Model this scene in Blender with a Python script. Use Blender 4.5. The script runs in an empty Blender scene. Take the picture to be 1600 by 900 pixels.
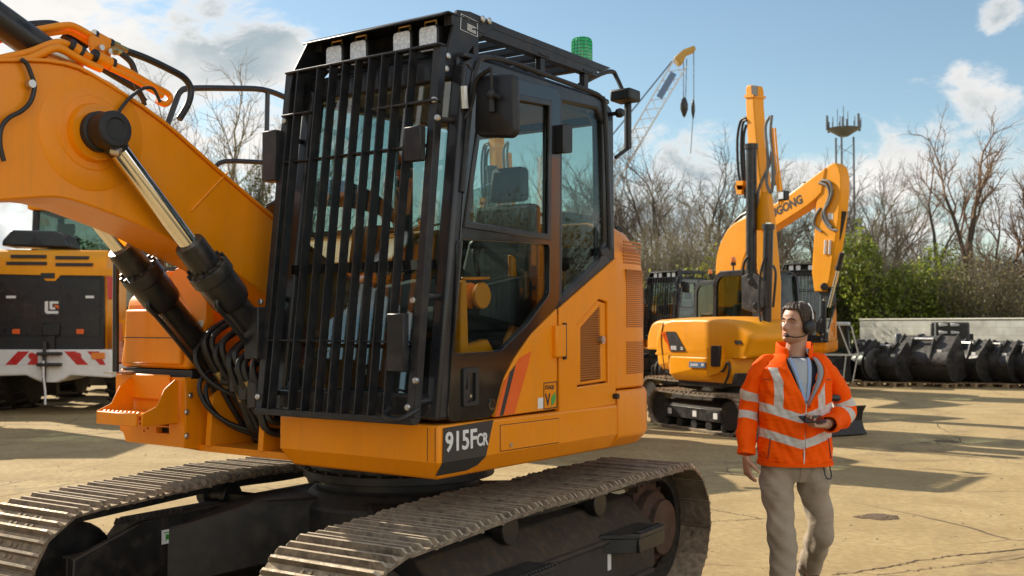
import bpy, bmesh, math, random
import numpy as np
from mathutils import Vector, Matrix, Euler
from mathutils.geometry import tessellate_polygon
R = math.radians
SC = bpy.context.scene
COL = SC.collection
rng = np.random.default_rng(7)
random.seed(7)

# ------------------------------------------------------------------ camera model (used to measure the place)
FPX, PITCH = 1680.0, R(1.9)
CAM = np.array([0, 0, 1.68])

def ray(x, y):
    a = (x - 800) / FPX
    b = (450 - y) / FPX
    return np.array([a, math.cos(PITCH) - b * math.sin(PITCH), math.sin(PITCH) + b * math.cos(PITCH)])

class Frame:
    """a machine's own axes: u to its left, v to its back, z up; deg = heading"""
    def __init__(s, c, deg):
        s.c = np.array([c[0], c[1], 0.0])
        s.deg = deg
        a = R(deg)
        s.M = np.array([[math.cos(a), math.sin(a), 0], [-math.sin(a), math.cos(a), 0], [0, 0, 1]])

    def at(s, x, y, **k):
        o = s.M @ (CAM - s.c)
        d = s.M @ ray(x, y)
        ax, val = list(k.items())[0]
        i = 'uvz'.index(ax)
        return o + d * ((val - o[i]) / d[i])

    def vz(s, pts, u):
        return [tuple(s.at(x, y, u=u)[1:]) for x, y in pts]

    def uz(s, pts, v):
        return [(lambda p: (p[0], p[2]))(s.at(x, y, v=v)) for x, y in pts]

# ------------------------------------------------------------------ materials
MATS = {}

def nn(t, kind, **kw):
    n = t.nodes.new(kind)
    for k, v in kw.items():
        setattr(n, k, v)
    return n

def new_mat(name):
    m = bpy.data.materials.new(name)
    m.use_nodes = True
    t = m.node_tree
    t.nodes.clear()
    out = nn(t, 'ShaderNodeOutputMaterial')
    b = nn(t, 'ShaderNodeBsdfPrincipled')
    t.links.new(b.outputs[0], out.inputs[0])
    MATS[name] = m
    return m, t, b

def paint(name, col, rough=0.4, var=0.08, scale=6.0, bump=0.0, bscale=60.0, metal=0.0, coat=0.0, dust=0.0,
          dustcol=(0.30, 0.24, 0.16), spec=0.5, rvar=0.1, streak=0.0):
    """painted / worn solid: noise-varied colour and roughness, optional dust settled on upward faces"""
    m, t, b = new_mat(name)
    L = t.links.new
    tc = nn(t, 'ShaderNodeNewGeometry')
    no = nn(t, 'ShaderNodeTexNoise')
    no.inputs['Scale'].default_value = scale
    no.inputs['Detail'].default_value = 6
    no.inputs['Roughness'].default_value = 0.62
    L(tc.outputs['Position'], no.inputs['Vector'])
    mx = nn(t, 'ShaderNodeMix', data_type='RGBA')
    mx.inputs[6].default_value = (*[c * (1 - var) for c in col], 1)
    mx.inputs[7].default_value = (*[min(1, c * (1 + var)) for c in col], 1)
    cr = nn(t, 'ShaderNodeMapRange')
    cr.inputs[1].default_value = 0.3
    cr.inputs[2].default_value = 0.7
    L(no.outputs['Fac'], cr.inputs[0])
    L(cr.outputs[0], mx.inputs[0])
    colout = mx.outputs[2]
    if streak > 0:
        mp = nn(t, 'ShaderNodeMapping')
        mp.inputs['Scale'].default_value = (16, 16, 1.1)
        L(tc.outputs['Position'], mp.inputs[0])
        sn = nn(t, 'ShaderNodeTexNoise')
        sn.inputs['Scale'].default_value = 1.0
        sn.inputs['Detail'].default_value = 7
        sn.inputs['Roughness'].default_value = 0.68
        L(mp.outputs[0], sn.inputs['Vector'])
        s2 = nn(t, 'ShaderNodeTexNoise')
        s2.inputs['Scale'].default_value = 34
        s2.inputs['Detail'].default_value = 4
        L(tc.outputs['Position'], s2.inputs['Vector'])
        sm = nn(t, 'ShaderNodeMapRange')
        sm.inputs[1].default_value = 0.52
        sm.inputs[2].default_value = 0.74
        sm.inputs[4].default_value = streak
        L(sn.outputs['Fac'], sm.inputs[0])
        s3 = nn(t, 'ShaderNodeMapRange')
        s3.inputs[1].default_value = 0.66
        s3.inputs[2].default_value = 0.74
        s3.inputs[4].default_value = streak * 1.3
        L(s2.outputs['Fac'], s3.inputs[0])
        sa = nn(t, 'ShaderNodeMath', operation='MAXIMUM')
        L(sm.outputs[0], sa.inputs[0])
        L(s3.outputs[0], sa.inputs[1])
        mk = nn(t, 'ShaderNodeMix', data_type='RGBA')
        L(sa.outputs[0], mk.inputs[0])
        L(colout, mk.inputs[6])
        mk.inputs[7].default_value = (*[c * .45 + d * .25 for c, d in zip(col, dustcol)], 1)
        colout = mk.outputs[2]
    rr = nn(t, 'ShaderNodeMapRange')
    rr.inputs[1].default_value = 0.3
    rr.inputs[2].default_value = 0.7
    rr.inputs[3].default_value = max(0.03, rough - rvar)
    rr.inputs[4].default_value = min(1, rough + rvar)
    L(no.outputs['Fac'], rr.inputs[0])
    if dust > 0:
        ge = nn(t, 'ShaderNodeNewGeometry')
        sx = nn(t, 'ShaderNodeSeparateXYZ')
        L(ge.outputs['Normal'], sx.inputs[0])
        n2 = nn(t, 'ShaderNodeTexNoise')
        n2.inputs['Scale'].default_value = scale * 3.1
        n2.inputs['Detail'].default_value = 8
        L(tc.outputs['Position'], n2.inputs['Vector'])
        a = nn(t, 'ShaderNodeMath', operation='MULTIPLY_ADD')
        L(sx.outputs[2], a.inputs[0])
        a.inputs[1].default_value = 0.38
        L(n2.outputs['Fac'], a.inputs[2])
        mr = nn(t, 'ShaderNodeMapRange')
        mr.inputs[1].default_value = 0.45
        mr.inputs[2].default_value = 0.95
        mr.inputs[4].default_value = dust
        L(a.outputs[0], mr.inputs[0])
        m2 = nn(t, 'ShaderNodeMix', data_type='RGBA')
        L(mr.outputs[0], m2.inputs[0])
        L(colout, m2.inputs[6])
        m2.inputs[7].default_value = (*dustcol, 1)
        colout = m2.outputs[2]
        ra = nn(t, 'ShaderNodeMath', operation='ADD', use_clamp=True)
        L(rr.outputs[0], ra.inputs[0])
        L(mr.outputs[0], ra.inputs[1])
        L(ra.outputs[0], b.inputs['Roughness'])
    else:
        L(rr.outputs[0], b.inputs['Roughness'])
    L(colout, b.inputs['Base Color'])
    b.inputs['Metallic'].default_value = metal
    b.inputs['Coat Weight'].default_value = coat
    b.inputs['Coat Roughness'].default_value = 0.06
    b.inputs['Specular IOR Level'].default_value = spec
    if bump > 0:
        bn = nn(t, 'ShaderNodeTexNoise')
        bn.inputs['Scale'].default_value = bscale
        bn.inputs['Detail'].default_value = 5
        L(tc.outputs['Position'], bn.inputs['Vector'])
        bp = nn(t, 'ShaderNodeBump')
        bp.inputs['Strength'].default_value = bump
        bp.inputs['Distance'].default_value = 0.01
        L(bn.outputs['Fac'], bp.inputs['Height'])
        L(bp.outputs[0], b.inputs['Normal'])
    return m

def glass_mat(name, tint=(0.75, 0.82, 0.78), refl=1.0, rough=0.01):
    """thin glazing: transparent with a Fresnel mirror coat"""
    m, t, b = new_mat(name)
    L = t.links.new
    out = [n for n in t.nodes if n.type == 'OUTPUT_MATERIAL'][0]
    t.nodes.remove(b)
    tr = nn(t, 'ShaderNodeBsdfTransparent')
    tr.inputs[0].default_value = (*tint, 1)
    gl = nn(t, 'ShaderNodeBsdfGlossy')
    gl.inputs['Roughness'].default_value = rough
    ge = nn(t, 'ShaderNodeNewGeometry')
    dp = nn(t, 'ShaderNodeVectorMath', operation='DOT_PRODUCT')
    L(ge.outputs['Normal'], dp.inputs[0])
    L(ge.outputs['Incoming'], dp.inputs[1])
    ab = nn(t, 'ShaderNodeMath', operation='ABSOLUTE')
    L(dp.outputs['Value'], ab.inputs[0])
    iv = nn(t, 'ShaderNodeMath', operation='SUBTRACT', use_clamp=True)
    iv.inputs[0].default_value = 1.0
    L(ab.outputs[0], iv.inputs[1])
    pw = nn(t, 'ShaderNodeMath', operation='POWER')
    L(iv.outputs[0], pw.inputs[0])
    pw.inputs[1].default_value = 5.0
    ml = nn(t, 'ShaderNodeMath', operation='MULTIPLY_ADD', use_clamp=True)
    L(pw.outputs[0], ml.inputs[0])
    ml.inputs[1].default_value = 0.9
    ml.inputs[2].default_value = 0.045 * refl
    mx = nn(t, 'ShaderNodeMixShader')
    L(ml.outputs[0], mx.inputs[0])
    L(tr.outputs[0], mx.inputs[1])
    L(gl.outputs[0], mx.inputs[2])
    L(mx.outputs[0], out.inputs[0])
    return m

YEL = (0.86, 0.275, 0.001)
paint('yellow', YEL, 0.38, 0.05, 2.5, 0.02, 220, coat=0.06, dust=0.10, rvar=0.12, spec=.30, streak=.22)
paint('yellow_far', (0.84, 0.33, 0.003), 0.40, 0.05, 2.5, coat=0.05, dust=0.08, spec=.3, streak=.22)
paint('yellow_mesh', (0.42, 0.135, 0.012), 0.6, 0.08, 8)
paint('orange_stripe', (0.80, 0.12, 0.01), 0.35, 0.04, coat=0.3)
paint('cab_grey', (0.015, 0.0165, 0.021), 0.30, 0.2, 3, 0.02, 200, coat=0.2, dust=0.10, spec=.4)
paint('guard_grey', (0.016, 0.017, 0.021), 0.42, 0.25, 5, 0.03, 150, dust=0.14, spec=.35)
paint('gloss_black', (0.008, 0.008, 0.009), 0.16, 0.1, 3, coat=0.6, rvar=0.04)
paint('cyl_black', (0.014, 0.014, 0.015), 0.33, 0.2, 5, 0.03, 120, dust=0.18)
paint('black_plastic', (0.012, 0.012, 0.013), 0.5, 0.2, 8, 0.06, 220)
paint('rubber', (0.016, 0.015, 0.014), 0.62, 0.25, 8, 0.1, 90, dust=0.3)
paint('frame_black', (0.014, 0.0135, 0.0135), 0.42, 0.25, 4, 0.06, 60, dust=0.3, dustcol=(0.16, 0.12, 0.08))
paint('frame_dusty', (0.028, 0.024, 0.02), 0.6, 0.4, 7, 0.12, 50, dust=0.65, dustcol=(0.13, 0.085, 0.05))
paint('track_steel', (0.17, 0.13, 0.092), 0.6, 0.5, 9, 0.3, 55, metal=0.15, dust=0.9, dustcol=(0.50, 0.40, 0.27))
paint('track_rust', (0.085, 0.048, 0.035), 0.6, 0.5, 9, 0.25, 55, metal=0.3, dust=0.5, dustcol=(0.22, 0.15, 0.10))
paint('track_worn', (0.40, 0.33, 0.24), 0.42, 0.35, 14, 0.15, 60, metal=0.35, dust=0.4, dustcol=(0.55, 0.45, 0.31))
paint('chrome', (0.80, 0.78, 0.74), 0.10, 0.03, 3, metal=1.0, rvar=0.03)
paint('bolt', (0.52, 0.50, 0.46), 0.35, 0.2, 20, metal=0.9)
paint('brass', (0.50, 0.38, 0.16), 0.38, 0.2, 20, metal=0.8)
paint('white_paint', (0.78, 0.77, 0.73), 0.5, 0.06, 8)
paint('decal_white', (0.74, 0.74, 0.72), 0.4, 0.04, 8)
paint('decal_grey', (0.032, 0.032, 0.034), 0.42, 0.1, 8)
paint('decal_green', (0.06, 0.34, 0.06), 0.4, 0.05)
paint('decal_blue', (0.10, 0.17, 0.30), 0.4, 0.05)
paint('sticker_black', (0.02, 0.02, 0.02), 0.5, 0.05)
paint('seat_cloth', (0.060, 0.064, 0.066), 0.8, 0.2, 20, 0.2, 300)
paint('console_grey', (0.16, 0.17, 0.17), 0.5, 0.1, 10)
paint('cab_trim', (0.20, 0.18, 0.14), 0.7, 0.1, 10)
paint('red_plastic', (0.55, 0.02, 0.02), 0.25, 0.05, coat=0.5)
paint('amber', (0.80, 0.22, 0.02), 0.25, 0.05, coat=0.5)
paint('hose', (0.017, 0.017, 0.017), 0.45, 0.15, 12)
glass_mat('glass', (0.74, 0.80, 0.77), 1.5)
glass_mat('glass_front', (0.66, 0.74, 0.72), 2.6)
glass_mat('glass_side', (0.80, 0.86, 0.83), 1.0)
glass_mat('glass_far', (0.55, 0.62, 0.58), 1.2)

def lamp_lens():
    m, t, b = new_mat('lamp_lens')
    L = t.links.new
    tc = nn(t, 'ShaderNodeTexCoord')
    vo = nn(t, 'ShaderNodeTexVoronoi')
    vo.inputs['Scale'].default_value = 60
    L(tc.outputs['Object'], vo.inputs['Vector'])
    cr = nn(t, 'ShaderNodeValToRGB')
    cr.color_ramp.elements[0].color = (0.92, 0.94, 0.96, 1)
    cr.color_ramp.elements[1].color = (0.55, 0.60, 0.66, 1)
    cr.color_ramp.elements[1].position = 0.75
    L(vo.outputs['Distance'], cr.inputs[0])
    L(cr.outputs[0], b.inputs['Base Color'])
    b.inputs['Roughness'].default_value = 0.2
    b.inputs['Coat Weight'].default_value = 0.8
lamp_lens()

def green_lens():
    m, t, b = new_mat('green_lens')
    L = t.links.new
    tc = nn(t, 'ShaderNodeTexCoord')
    wv = nn(t, 'ShaderNodeTexWave', bands_direction='Z')
    wv.inputs['Scale'].default_value = 16
    L(tc.outputs['Object'], wv.inputs['Vector'])
    mx = nn(t, 'ShaderNodeMix', data_type='RGBA')
    mx.inputs[6].default_value = (0.0, 0.20, 0.05, 1)
    mx.inputs[7].default_value = (0.01, 0.50, 0.13, 1)
    L(wv.outputs['Fac'], mx.inputs[0])
    L(mx.outputs[2], b.inputs['Base Color'])
    b.inputs['Roughness'].default_value = 0.18
    b.inputs['Subsurface Weight'].default_value = 0.5
    b.inputs['Subsurface Radius'].default_value = (0.01, 0.03, 0.01)
    b.inputs['Coat Weight'].default_value = 0.6
green_lens()

# ------------------------------------------------------------------ mesh builder
def unit(a):
    n = np.linalg.norm(a)
    return a / n if n > 1e-12 else a

def perp(d):
    a = np.array([0, 0, 1.0]) if abs(d[2]) < 0.9 else np.array([1.0, 0, 0])
    x = unit(np.cross(a, d))
    return x, np.cross(d, x)

def P3(axis, a, p, q):
    return (a, p, q) if axis == 'u' else (p, a, q) if axis == 'v' else (p, q, a)

class MB:
    def __init__(s):
        s.v, s.f, s.m = [], [], []
        s.T = None

    def add(s, vs, fs, mi=0):
        o = len(s.v)
        if s.T is not None:
            vs = [tuple(s.T @ Vector(p)) for p in vs]
        s.v.extend([tuple(map(float, p)) for p in vs])
        for f in fs:
            s.f.append(tuple(i + o for i in f))
            s.m.append(mi)
        return s

    def box(s, x0, x1, y0, y1, z0, z1, mi=0):
        vs = [(x0, y0, z0), (x1, y0, z0), (x1, y1, z0), (x0, y1, z0), (x0, y0, z1), (x1, y0, z1), (x1, y1, z1), (x0, y1, z1)]
        return s.add(vs, [(3, 2, 1, 0), (4, 5, 6, 7), (0, 1, 5, 4), (1, 2, 6, 5), (2, 3, 7, 6), (3, 0, 4, 7)], mi)

    def bar(s, p0, p1, w, h, up=(0, 0, 1), mi=0):
        """rectangular bar from p0 to p1, w across, h along up"""
        p0, p1 = np.array(p0, float), np.array(p1, float)
        d = unit(p1 - p0)
        x = unit(np.cross(d, np.array(up, float)))
        y = np.cross(x, d)
        vs = []
        for p in (p0, p1):
            for sx, sy in ((-1, -1), (1, -1), (1, 1), (-1, 1)):
                vs.append(p + x * sx * w / 2 + y * sy * h / 2)
        return s.add(vs, [(0, 1, 2, 3), (7, 6, 5, 4), (0, 4, 5, 1), (1, 5, 6, 2), (2, 6, 7, 3), (3, 7, 4, 0)], mi)

    def plate(s, outer, axis, a, b, holes=(), mi=0):
        """flat plate (with holes) in the plane across axis, from a to b"""
        loops = [list(outer)] + [list(h) for h in holes]
        tri = tessellate_polygon([[Vector((p[0], p[1], 0)) for p in l] for l in loops])
        flat = [p for l in loops for p in l]
        n = len(flat)
        vs = [P3(axis, a, *p) for p in flat] + [P3(axis, b, *p) for p in flat]
        fs = []
        for t in tri:
            p, q, r = (flat[i] for i in t)
            ar = (q[0] - p[0]) * (r[1] - p[1]) - (q[1] - p[1]) * (r[0] - p[0])
            if abs(ar) < 1e-12:
                continue
            t = tuple(t) if ar > 0 else tuple(reversed(t))
            fs.append(tuple(i + n for i in t))
            fs.append(tuple(reversed(t)))
        o = 0
        for l in loops:
            k = len(l)
            for i in range(k):
                j = (i + 1) % k
                fs.append((o + i, o + j, o + j + n, o + i + n))
            o += k
        return s.add(vs, fs, mi)

    def prism(s, poly, axis, a, b, mi=0):
        n = len(poly)
        vs = [P3(axis, a, *p) for p in poly] + [P3(axis, b, *p) for p in poly]
        fs = [tuple(range(n))[::-1], tuple(range(n, 2 * n))]
        fs += [(i, (i + 1) % n, (i + 1) % n + n, i + n) for i in range(n)]
        return s.add(vs, fs, mi)

    def loft(s, rings, mi=0, caps=True, closed=True):
        n = len(rings[0])
        vs = [p for r in rings for p in r]
        fs = []
        for k in range(len(rings) - 1):
            for i in range(n if closed else n - 1):
                j = (i + 1) % n
                fs.append((k * n + i, k * n + j, (k + 1) * n + j, (k + 1) * n + i))
        if caps:
            fs.append(tuple(range(n))[::-1])
            fs.append(tuple(range((len(rings) - 1) * n, len(rings) * n)))
        return s.add(vs, fs, mi)

    def cyl(s, p0, p1, r0, r1=None, n=16, mi=0, caps=True):
        r1 = r0 if r1 is None else r1
        p0, p1 = np.array(p0, float), np.array(p1, float)
        x, y = perp(unit(p1 - p0))
        rings = []
        for p, r in ((p0, r0), (p1, r1)):
            rings.append([p + r * (math.cos(2 * math.pi * i / n) * x + math.sin(2 * math.pi * i / n) * y) for i in range(n)])
        return s.loft(rings, mi, caps)

    def lathe(s, prof, p0, d, n=20, mi=0):
        """prof: (radius, distance along d) from p0"""
        p0, d = np.array(p0, float), unit(np.array(d, float))
        x, y = perp(d)
        rings = [[p0 + d * h + max(r, 1e-4) * (math.cos(2 * math.pi * i / n) * x + math.sin(2 * math.pi * i / n) * y) for i in range(n)] for r, h in prof]
        return s.loft(rings, mi, True)

    def tube(s, pts, r, n=8, mi=0, smooth=0, caps=True):
        pts = [np.array(p, float) for p in pts]
        if smooth:
            pts = catmull(pts, smooth)
        rs = r if hasattr(r, '__len__') else [r] * len(pts)
        if len(rs) != len(pts):
            rs = np.interp(np.linspace(0, 1, len(pts)), np.linspace(0, 1, len(rs)), rs)
        d0 = unit(pts[1] - pts[0])
        x, y = perp(d0)
        rings = []
        for i, p in enumerate(pts):
            a = pts[max(i - 1, 0)]
            b = pts[min(i + 1, len(pts) - 1)]
            d = unit(b - a)
            x = unit(x - d * (x @ d))
            y = np.cross(d, x)
            rings.append([p + rs[i] * (math.cos(2 * math.pi * k / n) * x + math.sin(2 * math.pi * k / n) * y) for k in range(n)])
        return s.loft(rings, mi, caps)

    def ball(s, c, r, n=12, mi=0, sc=(1, 1, 1)):
        c = np.array(c, float)
        rings = []
        m = max(6, n // 2)
        for j in range(m + 1):
            th = math.pi * j / m
            rr = max(math.sin(th), 1e-3)
            rings.append([c + r * np.array([sc[0] * rr * math.cos(2 * math.pi * i / n), sc[1] * rr * math.sin(2 * math.pi * i / n), -sc[2] * math.cos(th)]) for i in range(n)])
        return s.loft(rings, mi, True)

    def build(s, name, mats, parent=None, bevel=0.0, smooth=30.0, seg=1, recalc=True):
        me = bpy.data.meshes.new(name)
        me.from_pydata(s.v, [], s.f)
        if recalc:
            bm = bmesh.new()
            bm.from_mesh(me)
            bmesh.ops.recalc_face_normals(bm, faces=bm.faces)
            bm.to_mesh(me)
            bm.free()
        if not isinstance(mats, (list, tuple)):
            mats = [mats]
        for m in mats:
            me.materials.append(MATS[m])
        if len(mats) > 1:
            me.polygons.foreach_set('material_index', s.m)
        o = bpy.data.objects.new(name, me)
        COL.objects.link(o)
        if parent is not None:
            o.parent = parent
        if smooth:
            me.polygons.foreach_set('use_smooth', [True] * len(me.polygons))
            me.set_sharp_from_angle(angle=R(smooth))
        if bevel > 0:
            bv = o.modifiers.new('edge', 'BEVEL')
            bv.width = bevel
            bv.segments = seg
            bv.limit_method = 'ANGLE'
            bv.angle_limit = R(35)
            bv.harden_normals = False
        me.update()
        return o

def catmull(pts, k):
    out = []
    n = len(pts)
    for i in range(n - 1):
        p0, p1, p2, p3 = pts[max(i - 1, 0)], pts[i], pts[i + 1], pts[min(i + 2, n - 1)]
        for j in range(k):
            t = j / k
            out.append(0.5 * ((2 * p1) + (-p0 + p2) * t + (2 * p0 - 5 * p1 + 4 * p2 - p3) * t * t + (-p0 + 3 * p1 - 3 * p2 + p3) * t ** 3))
    out.append(pts[-1])
    return out

def round_poly(poly, r, k=4):
    """fillet the corners of a 2-d polygon"""
    out = []
    n = len(poly)
    for i in range(n):
        p = np.array(poly[i], float)
        a = np.array(poly[i - 1], float)
        b = np.array(poly[(i + 1) % n], float)
        rr = min(r, np.linalg.norm(a - p) * 0.45, np.linalg.norm(b - p) * 0.45)
        s = p + unit(a - p) * rr
        e = p + unit(b - p) * rr
        for j in range(k + 1):
            t = j / k
            out.append(tuple((1 - t) ** 2 * s + 2 * t * (1 - t) * p + t * t * e))
    return out

def tag(o, label=None, cat=None, group=None, kind=None):
    if label: o['label'] = label
    if cat: o['category'] = cat
    if group: o['group'] = group
    if kind: o['kind'] = kind
    return o

def empty(name, loc=(0, 0, 0), rz=0.0):
    o = bpy.data.objects.new(name, None)
    o.empty_display_size = 0.3
    o.location = loc
    o.rotation_euler = (0, 0, rz)
    COL.objects.link(o)
    return o

def copy_tree(o, parent=None, skip=()):
    c = o.copy()
    COL.objects.link(c)
    if parent is not None:
        c.parent = parent
        c.matrix_parent_inverse = o.matrix_parent_inverse
    for ch in list(o.children):
        if ch.name.split('.')[0] not in skip:
            copy_tree(ch, c, skip)
    return c

def lettering(name, txt, size, mat, parent, origin, xdir, ydir, depth=0.002, bold=0.0, align='LEFT', shear=0.0, sx=1.0):
    """raised letters lying in the plane spanned by xdir and ydir"""
    cu = bpy.data.curves.new(name, 'FONT')
    cu.body = txt
    cu.size = size
    cu.extrude = depth
    cu.offset = bold
    cu.align_x = align
    cu.shear = shear
    cu.resolution_u = 3
    tmp = bpy.data.objects.new('tmp', cu)
    COL.objects.link(tmp)
    dg = bpy.context.evaluated_depsgraph_get()
    me = bpy.data.meshes.new_from_object(tmp.evaluated_get(dg))
    bpy.data.objects.remove(tmp)
    bpy.data.curves.remove(cu)
    x = Vector(xdir).normalized()
    y = Vector(ydir).normalized()
    z = x.cross(y)
    M = Matrix((x * sx, y, z)).transposed().to_4x4()
    M.translation = Vector(origin)
    me.transform(M)
    me.materials.clear()
    me.materials.append(MATS[mat])
    me.name = name
    o = bpy.data.objects.new(name, me)
    COL.objects.link(o)
    o.parent = parent
    return o
# ================================================================== the main excavator
U = Frame((-0.664, 6.39), -35.5)
TA = 3.0
TR = Frame((-0.664, 6.39), -35.5 + TA)
TROT = Matrix.Rotation(R(TA), 4, 'Z')
EX = empty('crawler_excavator', (-0.664, 6.39, 0), R(-35.5))
tag(EX, 'large orange crawler excavator with barred cab window, green beacon and 915F lettering, nearest machine', 'excavator')
NOCOPY = []

# ---------------------------------------------------------------- tracks
def track_path():
    pts = []
    iv, iz, ir = -1.56, 0.385, 0.352
    sv, sz, sr = 1.22, 0.402, 0.372
    for t in np.linspace(0, 1, 30, endpoint=False):
        pts.append((sv + (iv - sv) * t, 0.032))
    for a in np.linspace(-90, -270, 30, endpoint=False):
        pts.append((iv + ir * math.cos(R(a)), iz + ir * math.sin(R(a))))
    top = [(iv, iz + ir), (-1.1, .758), (-.5, .782), (0, .772), (.5, .784), (.9, .776), (sv, sz + sr)]
    tp = catmull([np.array(p) for p in top], 8)
    pts += [tuple(p) for p in tp[:-1]]
    for a in np.linspace(90, -90, 30, endpoint=False):
        pts.append((sv + sr * math.cos(R(a)), sz + sr * math.sin(R(a))))
    pts.append(pts[0])
    return np.array(pts)

TP = track_path()
TLEN = np.concatenate([[0], np.cumsum(np.linalg.norm(np.diff(TP, axis=0), axis=1))])

def tp_at(s):
    s = s % TLEN[-1]
    return np.array([np.interp(s, TLEN, TP[:, 0]), np.interp(s, TLEN, TP[:, 1])])

NSH = 46
PITCHS = TLEN[-1] / NSH

def shoe_mesh():
    b = MB()
    w, p = 0.30, PITCHS * 0.5
    # plate with an overlapping lip, and three grousers whose ends are cut slanting
    b.box(-w, w, -p + 0.004, p + 0.006, -0.006, 0.006)
    b.box(-w, w, p - 0.002, p + 0.016, -0.012, -0.004)
    for gy, gh in ((-p + 0.02, 0.026), (0.0, 0.022), (p - 0.022, 0.026)):
        prof = [(gy - 0.013, 0.0055), (gy - 0.006, gh + 0.010), (gy + 0.006, gh + 0.010), (gy + 0.013, 0.0055)]
        n = 4
        vs = []
        for x, k in ((-w, 0.35), (-w + 0.022, 1), (w - 0.022, 1), (w, 0.35)):
            for (yy, zz) in prof:
                vs.append((x, yy, 0.0055 + (zz - 0.0055) * k))
        fs = [(0, 1, 2, 3), (12 + 3, 12 + 2, 12 + 1, 12)]
        for k in range(3):
            for i in range(n):
                j = (i + 1) % n
                if i == 1: continue
                fs.append((k * n + i, k * n + j, (k + 1) * n + j, (k + 1) * n + i))
        b.add(vs, fs)
        b.add(vs, [(k * n + 1, k * n + 2, (k + 1) * n + 2, (k + 1) * n + 1) for k in range(3)], 1)
    for sx in (-.09, -.045, .045, .09):
        b.cyl((sx, -.028, .005), (sx, -.028, .014), .011, n=6)
        b.cyl((sx, .03, .005), (sx, .03, .014), .011, n=6)
    return b

def belt(uc, side):
    b = MB()
    b.T = TROT
    N = 110
    for uo in (-.075, .075):
        rings = []
        for i in range(N):
            s = TLEN[-1] * i / N
            p = tp_at(s)
            t = unit(tp_at(s + .01) - tp_at(s - .01))
            n = np.array([-t[1], t[0]])
            q0, q1 = p - n * 0.012, p - n * 0.085
            x0, x1 = uc + uo - .025, uc + uo + .025
            rings.append([(x0, *q0), (x1, *q0), (x1, *q1), (x0, *q1)])
        vs = [p for r in rings for p in r]
        fs = []
        for k in range(N):
            for i in range(4):
                j = (i + 1) % 4
                k2 = (k + 1) % N
                fs.append((k * 4 + i, k * 4 + j, k2 * 4 + j, k2 * 4 + i))
        b.add(vs, fs)
    return b.build('crawler_track', 'rubber', EX, smooth=30)

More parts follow.
